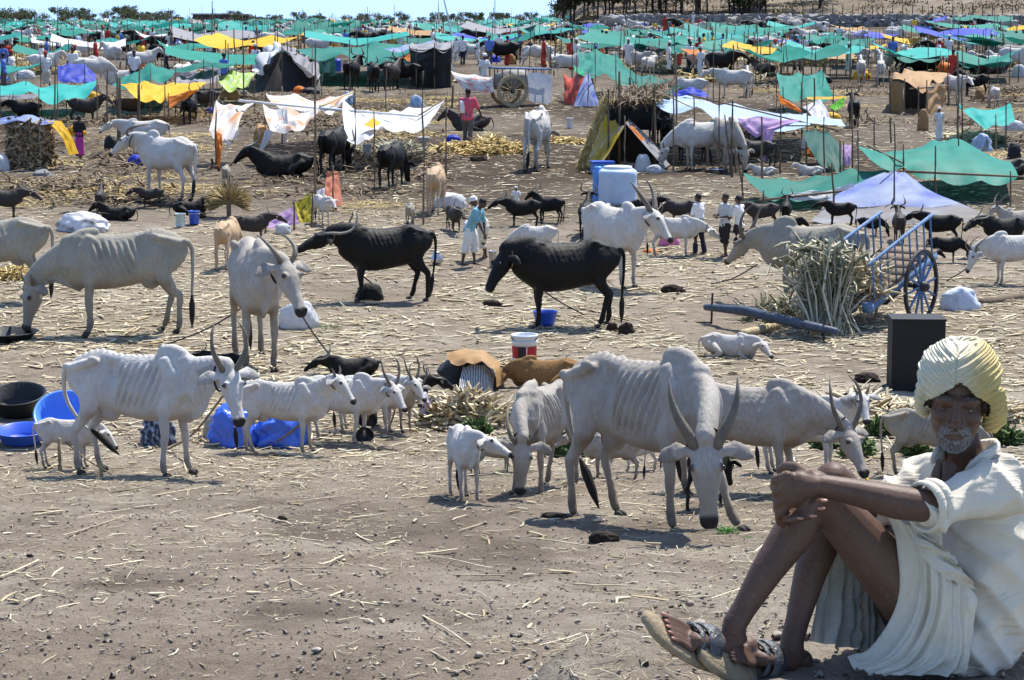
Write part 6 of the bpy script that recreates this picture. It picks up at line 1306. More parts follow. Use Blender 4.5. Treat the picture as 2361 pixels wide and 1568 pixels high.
def hut():
    b = ground_at(2118, 262); e = empty('brown_hut', b, 0, 1, 'brown cloth hut with open dark doorway and sacking roof', 'hut')
    def t_(x, y, base): return T(x, y, base) - b
    link('roof', sheet_mesh('roof', [[t_(2050, 182, 258), t_(2062, 165, 240), t_(2085, 158, 225)], [t_(2085, 186, 262), t_(2098, 172, 245), t_(2115, 164, 228)], [t_(2118, 208, 266), t_(2150, 182, 250), t_(2190, 168, 232)]], BRN, .0, wr=.02), e)
    link('wall', sheet_mesh('wall', [[t_(2050, 182, 258), t_(2070, 186, 260), t_(2086, 190, 262)], [t_(2050, 220, 258), t_(2068, 222, 260), t_(2082, 215, 262)], [t_(2052, 262, 258), t_(2070, 260, 260), t_(2084, 256, 262)]], BRN, 0, wr=.02), e)
    link('wall', sheet_mesh('wall', [[t_(2135, 200, 268), t_(2160, 190, 258), t_(2182, 180, 246)], [t_(2136, 235, 268), t_(2160, 230, 258), t_(2180, 225, 246)], [t_(2138, 266, 268), t_(2158, 258, 258), t_(2176, 246, 246)]], BRN, 0, wr=.03), e)
    link('dark_lining', sheet_mesh('dark_lining', [[t_(2085, 190, 252), t_(2140, 190, 248)], [t_(2085, 256, 252), t_(2140, 252, 248)]], BLK, 0, wr=.01), e)  # black sheet behind the doorway, painted in for the shade indoors
    for x, ba, tp in ((2086, 264, 182), (2118, 270, 200), (2137, 268, 185), (2186, 246, 165), (2052, 260, 178)):
        g = ground_at(x, ba); pole_mb(MB(), g - b, pt(x, tp, g.y) - b, .03).build('pole', WOOD, e)
    pole_mb(MB(), t_(2098, 205, 266), t_(2185, 198, 256), .03).build('lintel', WOOD, e)
hut()
lump('brown sacking drum shaped bundle by the hut', 2128, 300, 26, 52, BRN, 'bundle', 'bundle', 31, .05)
A('turquoise sheet sagging at the right edge by the hut', [('sheet', CYAN, [[T(2205, 236, 318), T(2235, 248, 316), T(2330, 238, 312)], [T(2222, 255, 328), T(2260, 262, 326), T(2335, 255, 322)], [T(2262, 292, 345), T(2290, 286, 344), T(2340, 278, 340)]], .02, .03)], ((2208, 345, 228), (2296, 350, 265), (2320, 350, 230), (2262, 345, 290)))
A('long green awning right of the far white cattle', [('sheet', GREEN, [[T(2022, 118, 180), T(2090, 118, 178), T(2165, 124, 176)], [T(2060, 128, 186), T(2110, 130, 185), T(2168, 130, 184)], [T(2070, 136, 192), T(2120, 138, 192), T(2172, 134, 190)]], .03, .02)], ((2022, 195, 115), (2075, 198, 130), (2168, 195, 118)))
A('long green awning reaching the right edge', [('sheet', GREEN, [[T(2155, 122, 182), T(2230, 126, 180), T(2330, 128, 178)], [T(2180, 132, 190), T(2250, 136, 188), T(2332, 136, 186)], [T(2210, 145, 198), T(2260, 146, 196), T(2335, 142, 194)]], .03, .02)], ((2158, 198, 112), (2218, 330, 95), (2300, 198, 125)))
A('small turquoise awning above the white cows at right', [('sheet', GREEN, [[T(1924, 88, 150), T(1960, 87, 149), T(1994, 86, 148)], [T(1930, 98, 155), T(1965, 99, 155), T(2000, 99, 154)], [T(1930, 108, 160), T(1968, 109, 160), T(2005, 110, 160)]], .02, .02)], ((1926, 160, 84), (2000, 160, 84)))
A('green awning in tatters over the upper right cattle', [('sheet', GREEN, [[T(1462, 98, 160), T(1530, 92, 158), T(1600, 98, 156), T(1690, 100, 155)], [T(1490, 106, 166), T(1545, 106, 165), T(1610, 112, 164), T(1695, 112, 163)], [T(1540, 114, 172), T(1580, 116, 172), T(1620, 124, 172), T(1700, 118, 170)]], .03, .03), ('orange_fringe', ORG, [[T(1568, 112, 174), T(1630, 116, 174)], [T(1590, 124, 175), T(1612, 128, 175)]], 0, .06)], ((1465, 190, 92), (1520, 200, 88), (1555, 205, 80), (1600, 210, 95), (1645, 240, 100), (1700, 180, 96), (1490, 200, 110)))
A('green awning with flat top over the yellow cloths at upper right', [('sheet', GREEN, [[T(1438, 66, 122), T(1500, 66, 120), T(1545, 72, 118)], [T(1445, 74, 126), T(1505, 78, 126), T(1550, 78, 124)]], .03, .03)], ((1440, 130, 64), (1545, 130, 68)))
A('far green awning at the right edge below the hill', [('sheet', GREEN, [[T(2196, 40, 78), T(2250, 34, 76), T(2335, 38, 75)], [T(2200, 45, 82), T(2255, 42, 82), T(2336, 47, 80)]], .02, .02)], ((2200, 85, 38), (2260, 85, 34)))
A('small blue sheet slung between posts on the slope', [('sheet', BLU, [[T(2130, 50, 75), T(2160, 42, 74), T(2180, 36, 73)], [T(2138, 52, 76), T(2166, 47, 76), T(2184, 40, 75)]], .02, .04)], ((2132, 80, 46), (2182, 78, 34)))
A('bright orange banner hung before the stone wall', [('sheet', cloth('bright_orange', (.85, .16, .03), trans=.3), [[T(1549, 45, 74), T(1588, 45, 74)], [T(1549, 60, 74), T(1588, 60, 74)]], 0, .02)], ((1549, 76, 43), (1589, 76, 43)))
A('yellow sheet hung beside white cattle at upper right', [('sheet', YEL, [[T(1690, 72, 104), T(1730, 73, 104)], [T(1688, 86, 105), T(1732, 86, 105)]], 0, .04)], ((1690, 106, 70), (1732, 106, 70)))
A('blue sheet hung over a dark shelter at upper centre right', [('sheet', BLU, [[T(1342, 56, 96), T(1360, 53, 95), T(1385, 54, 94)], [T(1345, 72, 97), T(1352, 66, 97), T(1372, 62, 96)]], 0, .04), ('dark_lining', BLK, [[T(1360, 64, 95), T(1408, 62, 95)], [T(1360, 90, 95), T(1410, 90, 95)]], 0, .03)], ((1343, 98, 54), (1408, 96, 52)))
# centre
A('large green net awning over dark buffaloes in the upper centre', [('sheet', GREEN, [[T(700, 112, 172), T(760, 104, 168), T(860, 92, 162), T(945, 96, 160)], [T(690, 114, 185), T(790, 112, 182), T(880, 108, 178), T(960, 112, 172)], [T(682, 114, 200), T(790, 122, 200), T(895, 140, 200), T(965, 122, 196)]], .02, .012), ('blue_white_patch', BWS, [[T(885, 112, 190), T(930, 104, 186), T(1000, 92, 180)], [T(895, 116, 192), T(940, 114, 190), T(1010, 100, 184)]], -.01, .02)],
  ((684, 205, 105), (728, 460, 140), (806, 265, 92), (850, 175, 100), (890, 260, 138), (848, 205, 88), (960, 208, 112), (720, 210, 110), (1005, 190, 88)))
def shack():
    b = ground_at(992, 200); e = empty('dark_shack', b, 0, 1, 'dark cloth shack at the right end of the large green awning', 'shack')
    def t_(x, y, base): return T(x, y, base) - b
    link('roof', sheet_mesh('roof', [[t_(940, 108, 200), t_(1000, 106, 205), t_(1042, 108, 202)], [t_(950, 98, 185), t_(1000, 95, 183), t_(1046, 94, 182)]], GRY, .02, wr=.03), e)
    link('wall', sheet_mesh('wall', [[t_(944, 110, 200), t_(1000, 110, 204), t_(1040, 110, 202)], [t_(946, 150, 200), t_(1000, 150, 204), t_(1040, 150, 202)], [t_(946, 196, 200), t_(1000, 202, 204), t_(1038, 200, 202)]], BLK, 0, wr=.03), e)
    link('wall', sheet_mesh('wall', [[t_(1040, 108, 202), t_(1044, 100, 185)], [t_(1040, 200, 202), t_(1044, 184, 185)]], DIRTB, 0, wr=.03), e)
    link('orange_flap', sheet_mesh('orange_flap', [[t_(922, 134, 205), t_(946, 124, 205)], [t_(930, 138, 206), t_(946, 142, 206)]], ORG, 0, wr=.05), e)
    for x, ba, tp in ((944, 204, 106), (1002, 206, 100), (1040, 204, 92)): g = ground_at(x, ba); pole_mb(MB(), g - b, pt(x, tp, g.y) - b, .03).build('pole', WOOD, e)
shack()
A('dark tent with white mottled cover and black open front', [('left_cover', WHT, [[T(645, 104, 178), T(652, 108, 205)], [T(615, 132, 182), T(622, 142, 212)], [T(580, 162, 186), T(590, 168, 218)]], -.02, .03), ('right_cover', GRY, [[T(648, 108, 180), T(655, 112, 206)], [T(690, 142, 184), T(700, 150, 212)], [T(730, 170, 190), T(742, 178, 220)]], -.02, .03), ('black_lining', BLK, [[T(590, 166, 205), T(650, 118, 205), T(735, 172, 205)], [T(588, 222, 212), T(650, 222, 212), T(742, 218, 212)]], 0, .02)], ((650, 220, 100), (580, 222, 160), (742, 222, 172)), name='ridge_tent', cat='tent')  # the black sheet in the open front stands in for the shade inside
A('ragged white and orange awning hung on a long white pole', [('white_top', WORG, [[T(612, 216, 330), T(680, 211, 326), T(760, 220, 322), T(818, 214, 318)], [T(620, 228, 345), T(690, 224, 345), T(750, 232, 342), T(806, 222, 338)], [T(640, 246, 365), T(700, 252, 368), T(738, 250, 368), T(790, 238, 362)]], .05, .03),
  ('orange_side', WORG, [[T(497, 228, 372), T(530, 240, 370), T(592, 234, 366)], [T(492, 262, 378), T(520, 262, 376), T(560, 262, 374)], [T(482, 300, 386), T(500, 320, 386), T(545, 312, 384)]], .02, .04), ('orange_strip', ORG, [[T(494, 300, 388), T(512, 310, 388)], [T(498, 340, 390), T(512, 342, 390)], [T(500, 388, 392), T(506, 388, 392)]], 0, .06), ('white_loop', WHT, [[T(512, 316, 388), T(522, 324, 388)], [T(528, 336, 389), T(534, 328, 389)], [T(545, 300, 388), T(552, 306, 388)]], 0, .06),
  ('sagging_net', WORG, [[T(606, 242, 372), T(660, 246, 372), T(735, 250, 372)], [T(612, 270, 380), T(670, 276, 380), T(722, 268, 378)], [T(622, 300, 386), T(672, 302, 386), T(705, 292, 384)]], .08, .06), ('white_tail', WHT, [[T(648, 252, 380), T(662, 252, 380)], [T(655, 290, 382), T(664, 292, 382)], [T(652, 330, 384), T(660, 330, 384)]], 0, .08), ('white_tail', WHT, [[T(612, 300, 384), T(640, 290, 384)], [T(606, 320, 385), T(620, 326, 385)], [T(598, 348, 386), T(604, 350, 386)]], 0, .1)],
  ((728, 468, 165), (497, 392, 222), (612, 345, 210), (814, 330, 205)), ((T(552, 232, 372), T(738, 250, 372), .035, WHITEW), (T(738, 245, 372), T(815, 212, 330), .03, BAMBOO)))
A('white awning with one yellow patch and rising right corner', [('sheet', WHT, [[T(790, 228, 366), T(850, 252, 364), T(905, 252, 362), T(940, 246, 360), T(1026, 230, 356)], [T(790, 268, 380), T(850, 275, 380), T(905, 275, 380), T(950, 272, 378), T(1005, 262, 374)], [T(798, 322, 396), T(842, 322, 396), T(880, 288, 392), T(930, 300, 392), T(990, 282, 388)]], .03, .03), ('yellow_patch', YEL, [[T(838, 288, 391), T(860, 271, 388)], [T(858, 296, 393), T(880, 284, 390)]], 0, .01)],
  ((976, 520, 165), (1029, 452, 225), (862, 440, 258), (818, 400, 205)), ((T(740, 250, 372), T(965, 268, 380), .04, WHITEW), (T(965, 266, 380), T(1030, 226, 358), .02, WOOD)))
bucket('white box hung on the front pole of the white awning', 977, 330, 28, 14, WHITEP, handle=False, name='box', cat='box')
A('torn yellow and black sign cloth propped on sticks', [('cloth', cloth('sign_cloth', (.62, .50, .04), (.03, .03, .03), trans=.2, sscale=4.), [[T(676, 470, 520), T(718, 446, 518)], [T(680, 492, 522), T(720, 480, 520)], [T(690, 514, 524), T(722, 512, 522)]], 0, .04), ('pale_cloth', LIL, [[T(612, 506, 530), T(680, 476, 524)], [T(620, 528, 534), T(690, 516, 526)]], .0, .04)], ((678, 528, 462), (720, 526, 442), (612, 536, 500)), name='sign_cloth', cat='cloth')
A('translucent orange and white cloth hung from a pole', [('orange_cloth', cloth('sheer_orange', (.72, .25, .16), trans=.5), [[T(752, 410, 480), T(780, 402, 478)], [T(748, 440, 484), T(786, 438, 482)], [T(745, 472, 488), T(790, 475, 486)]], 0, .05), ('white_cloth', WHT, [[T(728, 440, 486), T(750, 432, 485)], [T(726, 462, 488), T(748, 456, 487)], [T(738, 486, 490), T(752, 484, 489)]], 0, .05)], ((768, 490, 385), (728, 494, 425)), name='hanging_cloth', cat='cloth')
# loaded cart in the centre
def loaded_cart():
    b = ground_at(1182, 247); k = mpp(b); e = empty('loaded_cart', b, R(12), 1, 'wooden cart with large spoked wheel loaded with red white cloth and white sheet', 'cart'); r = 37 * k
    for y in (0, 1.3):
        w_ = empty('wheel', (0, y, r)); w_.parent = e
        for n_, me in wheel_parts(r, 12, .13, BAMBOO, BAMBOO, DKIRON, .10): link(n_, me, w_)
    MB().tube([(0, -.15, r), (0, 1.5, r)], .05, 8).build('axle', WOOD, e)
    for y in (.2, 1.1): MB().box((-.1, y, r + .12), (3.2, .1, .14)).build('side_beam', WOOD, e, False)
    MB().box((-.1, .65, r + .2), (3.0, .9, .05)).build('bed', WOOD, e, False)
    for y in (.2, 1.1):
        MB().tube([(-.7, y, r + .85), (1.5, y, r + .80)], .04, 6).build('rail', BLUEPAINT, e)
        for i in range(8): MB().tube([(-.65 + .3 * i, y, r + .15), (-.65 + .3 * i, y, r + .84)], .025, 5).build('baluster', WOOD, e)
    link('red_white_cloth', sheet_mesh('red_white_cloth', [[(-2.3, .3, r + .75), (-1.4, .2, r + .62), (-.75, .15, r + .55)], [(-2.2, .05, r + .5), (-1.4, .0, r + .35), (-.75, .0, r + .25)], [(-1.9, -.02, r + .10), (-1.3, -.05, r + .02), (-.7, -.05, r - .02)]], REDW, 0, wr=.02), e)
    link('white_sheet', sheet_mesh('white_sheet', [[(.55, -.02, r + .72), (1.0, -.02, r + .70), (1.5, .0, r + .62)], [(.58, -.10, r + .2), (1.0, -.12, r + .15), (1.5, -.1, r + .1)], [(.62, -.10, r - .35), (1.0, -.12, r - .42), (1.46, -.1, r - .45)]], WHT, 0, wr=.015), e)
    link('load', lump_mesh('load', 1.6, 1.0, .6, cloth('sacking', (.25, .24, .22), trans=0), 5, .1), e, (.2, .65, r + .2))
    for x in (-1.6, -2.2): MB().tube([(x, .65, -.02), (x + .05, .65, r + .2)], .04, 6).build('prop', WOOD, e)
loaded_cart()
def blue_far_cart():
    b = ground_at(1828, 148); k = mpp(b); e = empty('blue_cart', b, R(25), 1, 'bright blue painted cart among the upper right cattle', 'cart'); r = 18 * k; P_ = mat('bright_blue_paint', (.05, .12, .75), .5)
    for y in (0, 1.1):
        w_ = empty('wheel', (0, y, r)); w_.parent = e
        for n_, me in wheel_parts(r, 10, .10, P_, P_, P_, .1): link(n_, me, w_)
    for y in (.15, 1.0):
        MB().box((0, y, r + .15), (2.4, .1, .2)).build('side_beam', P_, e, False); MB().tube([(-1.2, y, r + .9), (1.2, y, r + .9)], .05, 6).build('rail', P_, e)
        for i in range(7): MB().tube([(-1.1 + .36 * i, y, r + .15), (-1.1 + .36 * i, y, r + .9)], .035, 5).build('baluster', P_, e)
blue_far_cart()
# thatched shelter
def thatch():
    b = ground_at(1470, 350); e = empty('thatched_shelter', b, 0, 1, 'low shelter with shaggy thatch roof over black cattle', 'shelter', GA)
    def t_(x, y, base): return T(x, y, base) - b
    n = 1500; c = [t_(1385, 222, 350), t_(1560, 196, 345), t_(1390, 244, 385), t_(1520, 238, 385)]
    u_, v_ = rng.uniform(0, 1, n), rng.uniform(0, 1, n); Q = [np.array(q) for q in c]
    C = ((1 - u_) * (1 - v_))[:, None] * Q[0] + (u_ * (1 - v_))[:, None] * Q[1] + ((1 - u_) * v_)[:, None] * Q[2] + (u_ * v_)[:, None] * Q[3]; C[:, 2] += rng.normal(.06, .05, n)
    dn = Q[2] - Q[0]; D = dn / np.linalg.norm(dn) + rng.normal(0, .3, (n, 3)); D /= np.linalg.norm(D, axis=1)[:, None]
    o = link('thatch', strips(C, D, rng.normal(0, .5, (n, 3)) + np.array([0, 0, 1]), rng.uniform(.3, .7, n), rng.uniform(.015, .045, n), THATCH, 'thatch', .2), e)
    for x, ba, tp in ((1403, 390, 205), (1428, 385, 165), (1452, 330, 180), (1510, 380, 195), (1390, 345, 208)): g = ground_at(x, ba); pole_mb(MB(), g - b, pt(x, tp, g.y) - b, .035).build('pole', WOOD, e)
    n = 900; t = rng.uniform(0, 1, n); P0, P1 = np.array(t_(1396, 232, 385)), np.array(t_(1338, 388, 392)); C = P0 + (P1 - P0) * t[:, None] + rng.normal(0, .05, (n, 3)); D = (P1 - P0) / np.linalg.norm(P1 - P0) + rng.normal(0, .35, (n, 3)); D /= np.linalg.norm(D, axis=1)[:, None]
    link('straw_side', strips(C, D, rng.normal(0, 1, (n, 3)), rng.uniform(.12, .32, n), rng.uniform(.012, .03, n), GOLD, 'straw_side', .2), e)
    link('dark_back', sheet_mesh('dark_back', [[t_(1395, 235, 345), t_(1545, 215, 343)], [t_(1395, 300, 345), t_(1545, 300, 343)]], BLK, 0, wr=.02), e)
thatch()
# left
A('turquoise sheet awning at the left edge', [('sheet', CYAN, [[T(-20, 192, 255), T(60, 186, 253), T(130, 192, 251), T(224, 184, 250)], [T(-20, 200, 268), T(60, 198, 268), T(140, 204, 266), T(222, 192, 264)], [T(-20, 212, 285), T(70, 210, 285), T(150, 226, 285), T(216, 204, 280)]], .02, .015), ('grey_edge', GRY, [[T(-20, 222, 288), T(90, 216, 288)], [T(-20, 230, 290), T(80, 228, 290)]], .03, .03)], ((0, 292, 190), (132, 300, 188), (224, 290, 180), (60, 262, 184), (90, 295, 205)))
A('green peaked awning above the yellow one at left', [('sheet', GREEN, [[T(272, 178, 245), T(310, 165, 243), T(346, 142, 240), T(404, 160, 240)], [T(270, 188, 255), T(312, 180, 254), T(350, 165, 252), T(402, 168, 250)], [T(258, 196, 265), T(315, 192, 265), T(350, 184, 264), T(396, 178, 262)]], .02, .02), ('side_sheet', GREEN, [[T(404, 158, 235), T(470, 140, 232), T(545, 147, 230)], [T(405, 166, 242), T(470, 152, 240), T(540, 152, 238)]], .04, .02)], ((346, 270, 140), (404, 270, 155), (270, 330, 175), (470, 240, 136), (545, 240, 144)))
A('bright yellow sheet awning hanging in two swags at left', [('sheet', YEL, [[T(272, 191, 270), T(335, 184, 268), T(398, 190, 266), T(486, 186, 264)], [T(290, 202, 278), T(345, 200, 278), T(395, 200, 276), T(470, 195, 272)], [T(300, 214, 290), T(355, 230, 290), T(388, 222, 288), T(455, 208, 282)]], .02, .02), ('orange_flap', ORG, [[T(386, 222, 291), T(430, 210, 288), T(470, 200, 284)], [T(390, 250, 292), T(412, 235, 290), T(440, 218, 286)]], 0, .03)], ((272, 332, 178), (380, 310, 198), (485, 290, 180), (318, 300, 195), (388, 300, 215)))
A('lime and white printed cloth awning left of the dark tent', [('sheet', LIME, [[T(500, 180, 235), T(532, 160, 233), T(590, 166, 231)], [T(506, 190, 245), T(545, 180, 244), T(588, 172, 242)], [T(515, 202, 255), T(548, 200, 254), T(582, 178, 250)]], .02, .02)], ((500, 262, 176), (492, 300, 160), (586, 260, 164)))
A('dark grey mottled sheets between yellow and lime awnings', [('sheet', GRY, [[T(405, 176, 235), T(450, 165, 233), T(500, 160, 231)], [T(402, 192, 248), T(455, 188, 247), T(505, 182, 245)]], .05, .05)], ((405, 260, 168), (490, 255, 150)))
A('deep blue sheet shelter behind the turquoise awning', [('sheet', BLU, [[T(132, 150, 212), T(160, 145, 211), T(195, 148, 210), T(222, 172, 210)], [T(133, 170, 214), T(162, 172, 214), T(198, 172, 213), T(222, 180, 212)], [T(134, 186, 216), T(165, 188, 216), T(200, 186, 215), T(220, 188, 214)]], 0, .04)], ((132, 218, 146), (195, 216, 145)))
def haystack():
    p = ground_at(72, 388); k = mpp(p); e = empty('haystack', p, 0, 1, 'stack of dry leaves with blue and yellow cloths on top at left', 'haystack'); n = 1500; a = rng.uniform(0, 2 * np.pi, n); zz = rng.uniform(0, 1, n); w_ = 50 * k
    C = np.stack([np.cos(a) * w_ * (1 - .25 * zz ** 3) , np.sin(a) * w_ * .8, zz * 108 * k], 1); C *= rng.uniform(.85, 1.05, n)[:, None]; v = rng.normal(0, 1, (n, 3)); v /= np.linalg.norm(v, axis=1)[:, None]
    link('leaves', strips(C, v, rng.normal(0, .5, (n, 3)) + C / w_, rng.uniform(.12, .35, n), rng.uniform(.05, .12, n), straw_mat('brown_leaves', (.12, .08, .05), (.55, .42, .26)), 'leaves', .3), e)
    link('core', lump_mesh('core', w_ * 1.7, w_ * 1.4, 105 * k, mat('hay_core', (.09, .06, .035), .95), 3, .08), e)
    link('blue_cloth', sheet_mesh('blue_cloth', [[(-1.0, .3, 108 * k), (-.2, .3, 118 * k), (.6, .2, 112 * k)], [(-1.05, -.45, 100 * k), (-.2, -.5, 112 * k), (.65, -.4, 104 * k)]], BWS, 0, wr=.06), e)
    link('yellow_cloth', sheet_mesh('yellow_cloth', [[(.5, -.3, 110 * k), (.75, .2, 108 * k)], [(.85, -.35, 75 * k), (1.0, .1, 75 * k)], [(1.05, -.4, 32 * k), (1.2, .0, 34 * k)]], YEL, 0, wr=.05), e)
haystack()
def frond():
    p = ground_at(528, 500); k = mpp(p); e = empty('palm_sheaf', p, 0, 1, 'dry palm frond sheaf spread like a fan above the tan calf', 'palm sheaf'); n = 420; a = rng.uniform(-.35, math.pi + .35, n); L_ = 56 * k * rng.uniform(.6, 1.05, n); c0 = np.array([0, 0, 36 * k])
    D = np.stack([np.cos(a), rng.normal(0, .25, n), np.sin(a) * .62 - .25], 1); D /= np.linalg.norm(D, axis=1)[:, None]; link('leaves', strips(c0 + D * L_[:, None] * .5, D, rng.normal(0, .4, (n, 3)) + np.array([0, -1, 0]), L_, rng.uniform(.012, .03, n), PALM, 'leaves', .12), e)
    MB().tube([(0, 0, -.05), (0, 0, 36 * k)], .05, 7).build('stem', WOOD, e)
frond()
# single poles and the two white masts
for i, (x, ba, tp, r) in enumerate(((275, 345, 180, .04), (728, 250, 100, .03), (650, 330, 200, .03), (1452, 300, 150, .03), (1688, 410, 232, .03), (1758, 440, 270, .03), (1848, 330, 190, .03), (1965, 300, 205, .035), (2055, 330, 270, .03), (2210, 330, 120, .035), (2015, 355, 270, .025), (1560, 380, 120, .03), (1340, 210, 120, .03), (1880, 300, 180, .03), (125, 290, 150, .03), (245, 300, 160, .03), (320, 300, 150, .03), (560, 260, 110, .03), (1270, 190, 60, .03), (1320, 200, 40, .03), (1290, 150, 70, .03), (1190, 150, 75, .03), (640, 170, 60, .03), (905, 160, 40, .03), (770, 130, 30, .03), (488, 140, 2, .04), (1140, 110, 0, .04), (1260, 60, 5, .04), (850, 95, 25, .03), (700, 90, 20, .03))):
    pole(where('weathered wooden pole', x, (ba + tp) / 2, 'weathered wooden pole'), x, ba, tp, r, None, random.uniform(-3, 3))
pole('upright white mast in the upper centre', 1012, 118, -14, .06, WHITEW, 0, 'white masts', 'mast')
pole('leaning white mast beside the upright one', 1056, 135, -8, .07, WHITEW, -34, 'white masts', 'mast')
# ------------------------------------------------------------------ stone wall, fence posts, hillside trees
STONE = mat('rubble', (.27, .26, .25), .9, .4, 3, .6, 14)
def stone_wall():
    wp = lambda px, d: Vector(((px - 1180.5) / FP * d, d, Gf((px - 1180.5) / FP * d, d))); a, b, b2 = wp(1380, 264), wp(2140, 250), wp(2360, 238)
    mid = a.lerp(b, .5); e = empty('stone_wall', mid, 0, 1, 'long low wall of heaped grey rubble stones below the hill', 'stone wall'); bx = MB(); V = []; F = []
    n = 5200; rr = rng.uniform(0, 1, n); half = .62
    for i in range(n):
        t = rr[i]; q = a.lerp(b, t / half) if t < half else b.lerp(b2, (t - half) / (1 - half)); H_ = 1.25
        z = rng.uniform(0, 1); q = q + Vector((0, rng.normal(0, .45) * (1.1 - z), 0)); g = Gf(q.x, q.y); s = rng.uniform(.12, .30); c = Vector((q.x, q.y, g + z * H_)) - mid
        o = len(V); M_ = rng.normal(0, .25, (8, 3)); C8 = np.array([[x, y, w_] for w_ in (-1, 1) for y in (-1, 1) for x in (-1, 1)], float) * np.array([1.2, .9, .7]) + M_
        V += [tuple(np.array(c) + v * s) for v in C8]; F += [[o + k for k in f] for f in ([0, 2, 3, 1], [4, 5, 7, 6], [0, 1, 5, 4], [2, 6, 7, 3], [0, 4, 6, 2], [1, 3, 7, 5])]
    tag(link('stone', mesh('stone', V, F, STONE, False), e), kind='stuff')
    sm = []
    for i in range(6):
        C8 = np.array([[x, y, w_] for w_ in (-1, 1) for y in (-1, 1) for x in (-1, 1)], float) * np.array([1.2, .9, .7]) + rng.normal(0, .25, (8, 3)); sm.append(mesh('stone', C8 * .3, [[0, 2, 3, 1], [4, 5, 7, 6], [0, 1, 5, 4], [2, 6, 7, 3], [0, 4, 6, 2], [1, 3, 7, 5]], STONE, False))
    for i in range(300):
        t = rng.uniform(0, 1); q = a.lerp(b, t / half) if t < half else b.lerp(b2, (t - half) / (1 - half)); z = rng.uniform(0, 1.2); x_, y_ = q.x, q.y - .95 + .55 * z
        o = link('stone', sm[i % 6], e, Vector((x_, y_, Gf(x_, y_) + z)) - mid); o.rotation_euler = (random.uniform(-.3, .3), random.uniform(-.3, .3), random.uniform(0, 6.28))
    core = MB(); P = [a, a.lerp(b, .33), a.lerp(b, .66), b, b2]
    core.tube([Vector((q.x, q.y, Gf(q.x, q.y) + .4)) - mid for q in P], [(.45, .6)] * 5, 8); core.build('core', STONE, e)
stone_wall()
LEAF = [straw_mat('tree_leaves_' + n, c1, c2) for n, c1, c2 in (('dark', (.022, .035, .012), (.07, .10, .035)), ('olive', (.05, .058, .024), (.13, .14, .06)), ('grey', (.075, .08, .05), (.17, .17, .11)))]
BARK = mat('bark', (.075, .058, .045), .9, .3, 20, .6, 40)
def tree_meshes(i, lf, h=5.0, crown=.62, dens=650, sp=1.):
    r_ = np.random.default_rng(100 + i); t = MB(); tips = []
    th = h * .45; t.tube([(0, 0, -.2), (r_.normal(0, .05), 0, th * .5), (r_.normal(0, .12), r_.normal(0, .1), th)], [.13, .10, .08], 7)
    for k in range(7):
        a = 2 * math.pi * k / 7 + r_.normal(0, .3); L_ = h * r_.uniform(.25, .42) * sp; s0 = Vector((0, 0, th * r_.uniform(.6, 1))); m_ = s0 + Vector((math.cos(a) * L_ * .5, math.sin(a) * L_ * .5, L_ * .5)); e_ = s0 + Vector((math.cos(a) * L_, math.sin(a) * L_, L_ * r_.uniform(.7, 1.3)))
        t.tube([s0, m_, e_], [.05, .03, .012], 5); tips += [m_.lerp(e_, .5), e_]
    tips.append(Vector((0, 0, h * .82))); tips = np.array([tuple(q) for q in tips]); c = tips[r_.integers(0, len(tips), dens)]; C = c + r_.normal(0, h * .075, (dens, 3)) * np.array([1.15, 1.15, .8])
    D = r_.normal(0, 1, (dens, 3)); D /= np.linalg.norm(D, axis=1)[:, None]
    return strips(C, D, r_.normal(0, 1, (dens, 3)), r_.uniform(.15, .42, dens) * h / 5, r_.uniform(.10, .22, dens) * h / 5, lf, 'crown', .2), t.me('trunk', BARK)
TREES = [tree_meshes(i, LEAF[i % 3], 5, dens=(700, 520, 420, 800, 600, 460)[i], sp=(1, .8, 1.1, .9, .7, 1)[i]) for i in range(6)]
def tree(i, loc, s, label, group):
    c, t = TREES[i]; e = empty('tree', loc, random.uniform(0, 6.28), s, label, 'tree', group); link('trunk', t, e); link('crown', c, e); return e
pos = []
for i in range(96):      # the wooded slope above the wall
    px = random.uniform(1292, 2345); d = random.uniform(280, 400) if px < 1950 else random.uniform(290, 560)
    if px > 1990 and random.random() < .55: continue
    x = (px - 1180.5) / FP * d
    tree(random.randrange(6), (x, d, Gf(x, d)), random.uniform(1.0, 1.75) * (1.25 if px < 1900 else .85), 'thin leafy tree on the dry slope above the stone wall', 'trees on the slope')
for i in range(40):
    px = random.uniform(1290, 1760); d = random.uniform(270, 290); x = (px - 1180.5) / FP * d
    tree(random.randrange(6), (x, d, Gf(x, d)), random.uniform(.9, 1.4), 'thin tree in the front row just above the stone wall', 'front trees on the slope')
for i in range(150):     # low tree line on the left horizon
    px = random.uniform(-60, 1300); d = random.uniform(620, 1000); x = (px - 1180.5) / FP * d
    tree(random.choice((0, 3, 1)), (x, d, Gf(x, d) - .6), random.uniform(.5, 1.25) * d / 800 * (1.25 if px < 330 else 1), 'dark tree in the low tree line on the horizon', 'horizon trees')
def scrub():
    n = 15000; c = np.stack([rng.uniform(.03, .25, 700), rng.uniform(268, 470, 700)], 1)[rng.integers(0, 700, n)]; y = c[:, 1] + rng.normal(0, .9, n); x = c[:, 0] * c[:, 1] + rng.normal(0, 1.0, n); z = G(x, y) + np.abs(rng.normal(.15, .35, n)); D = rng.normal(0, 1, (n, 3)); D[:, 2] = np.abs(D[:, 2]); D /= np.linalg.norm(D, axis=1)[:, None]
    tag(link('scrub', strips(np.stack([x, y, z], 1), D, rng.normal(0, 1, (n, 3)), rng.uniform(.2, .6, n), rng.uniform(.08, .2, n), straw_mat('scrub', (.06, .055, .025), (.22, .18, .09)), 'scrub', .2)), 'dry brown scrub scattered over the slope above the wall', 'scrub', None, 'stuff')
scrub()
FENCE = mat('fence_post', (.06, .05, .045), .9)
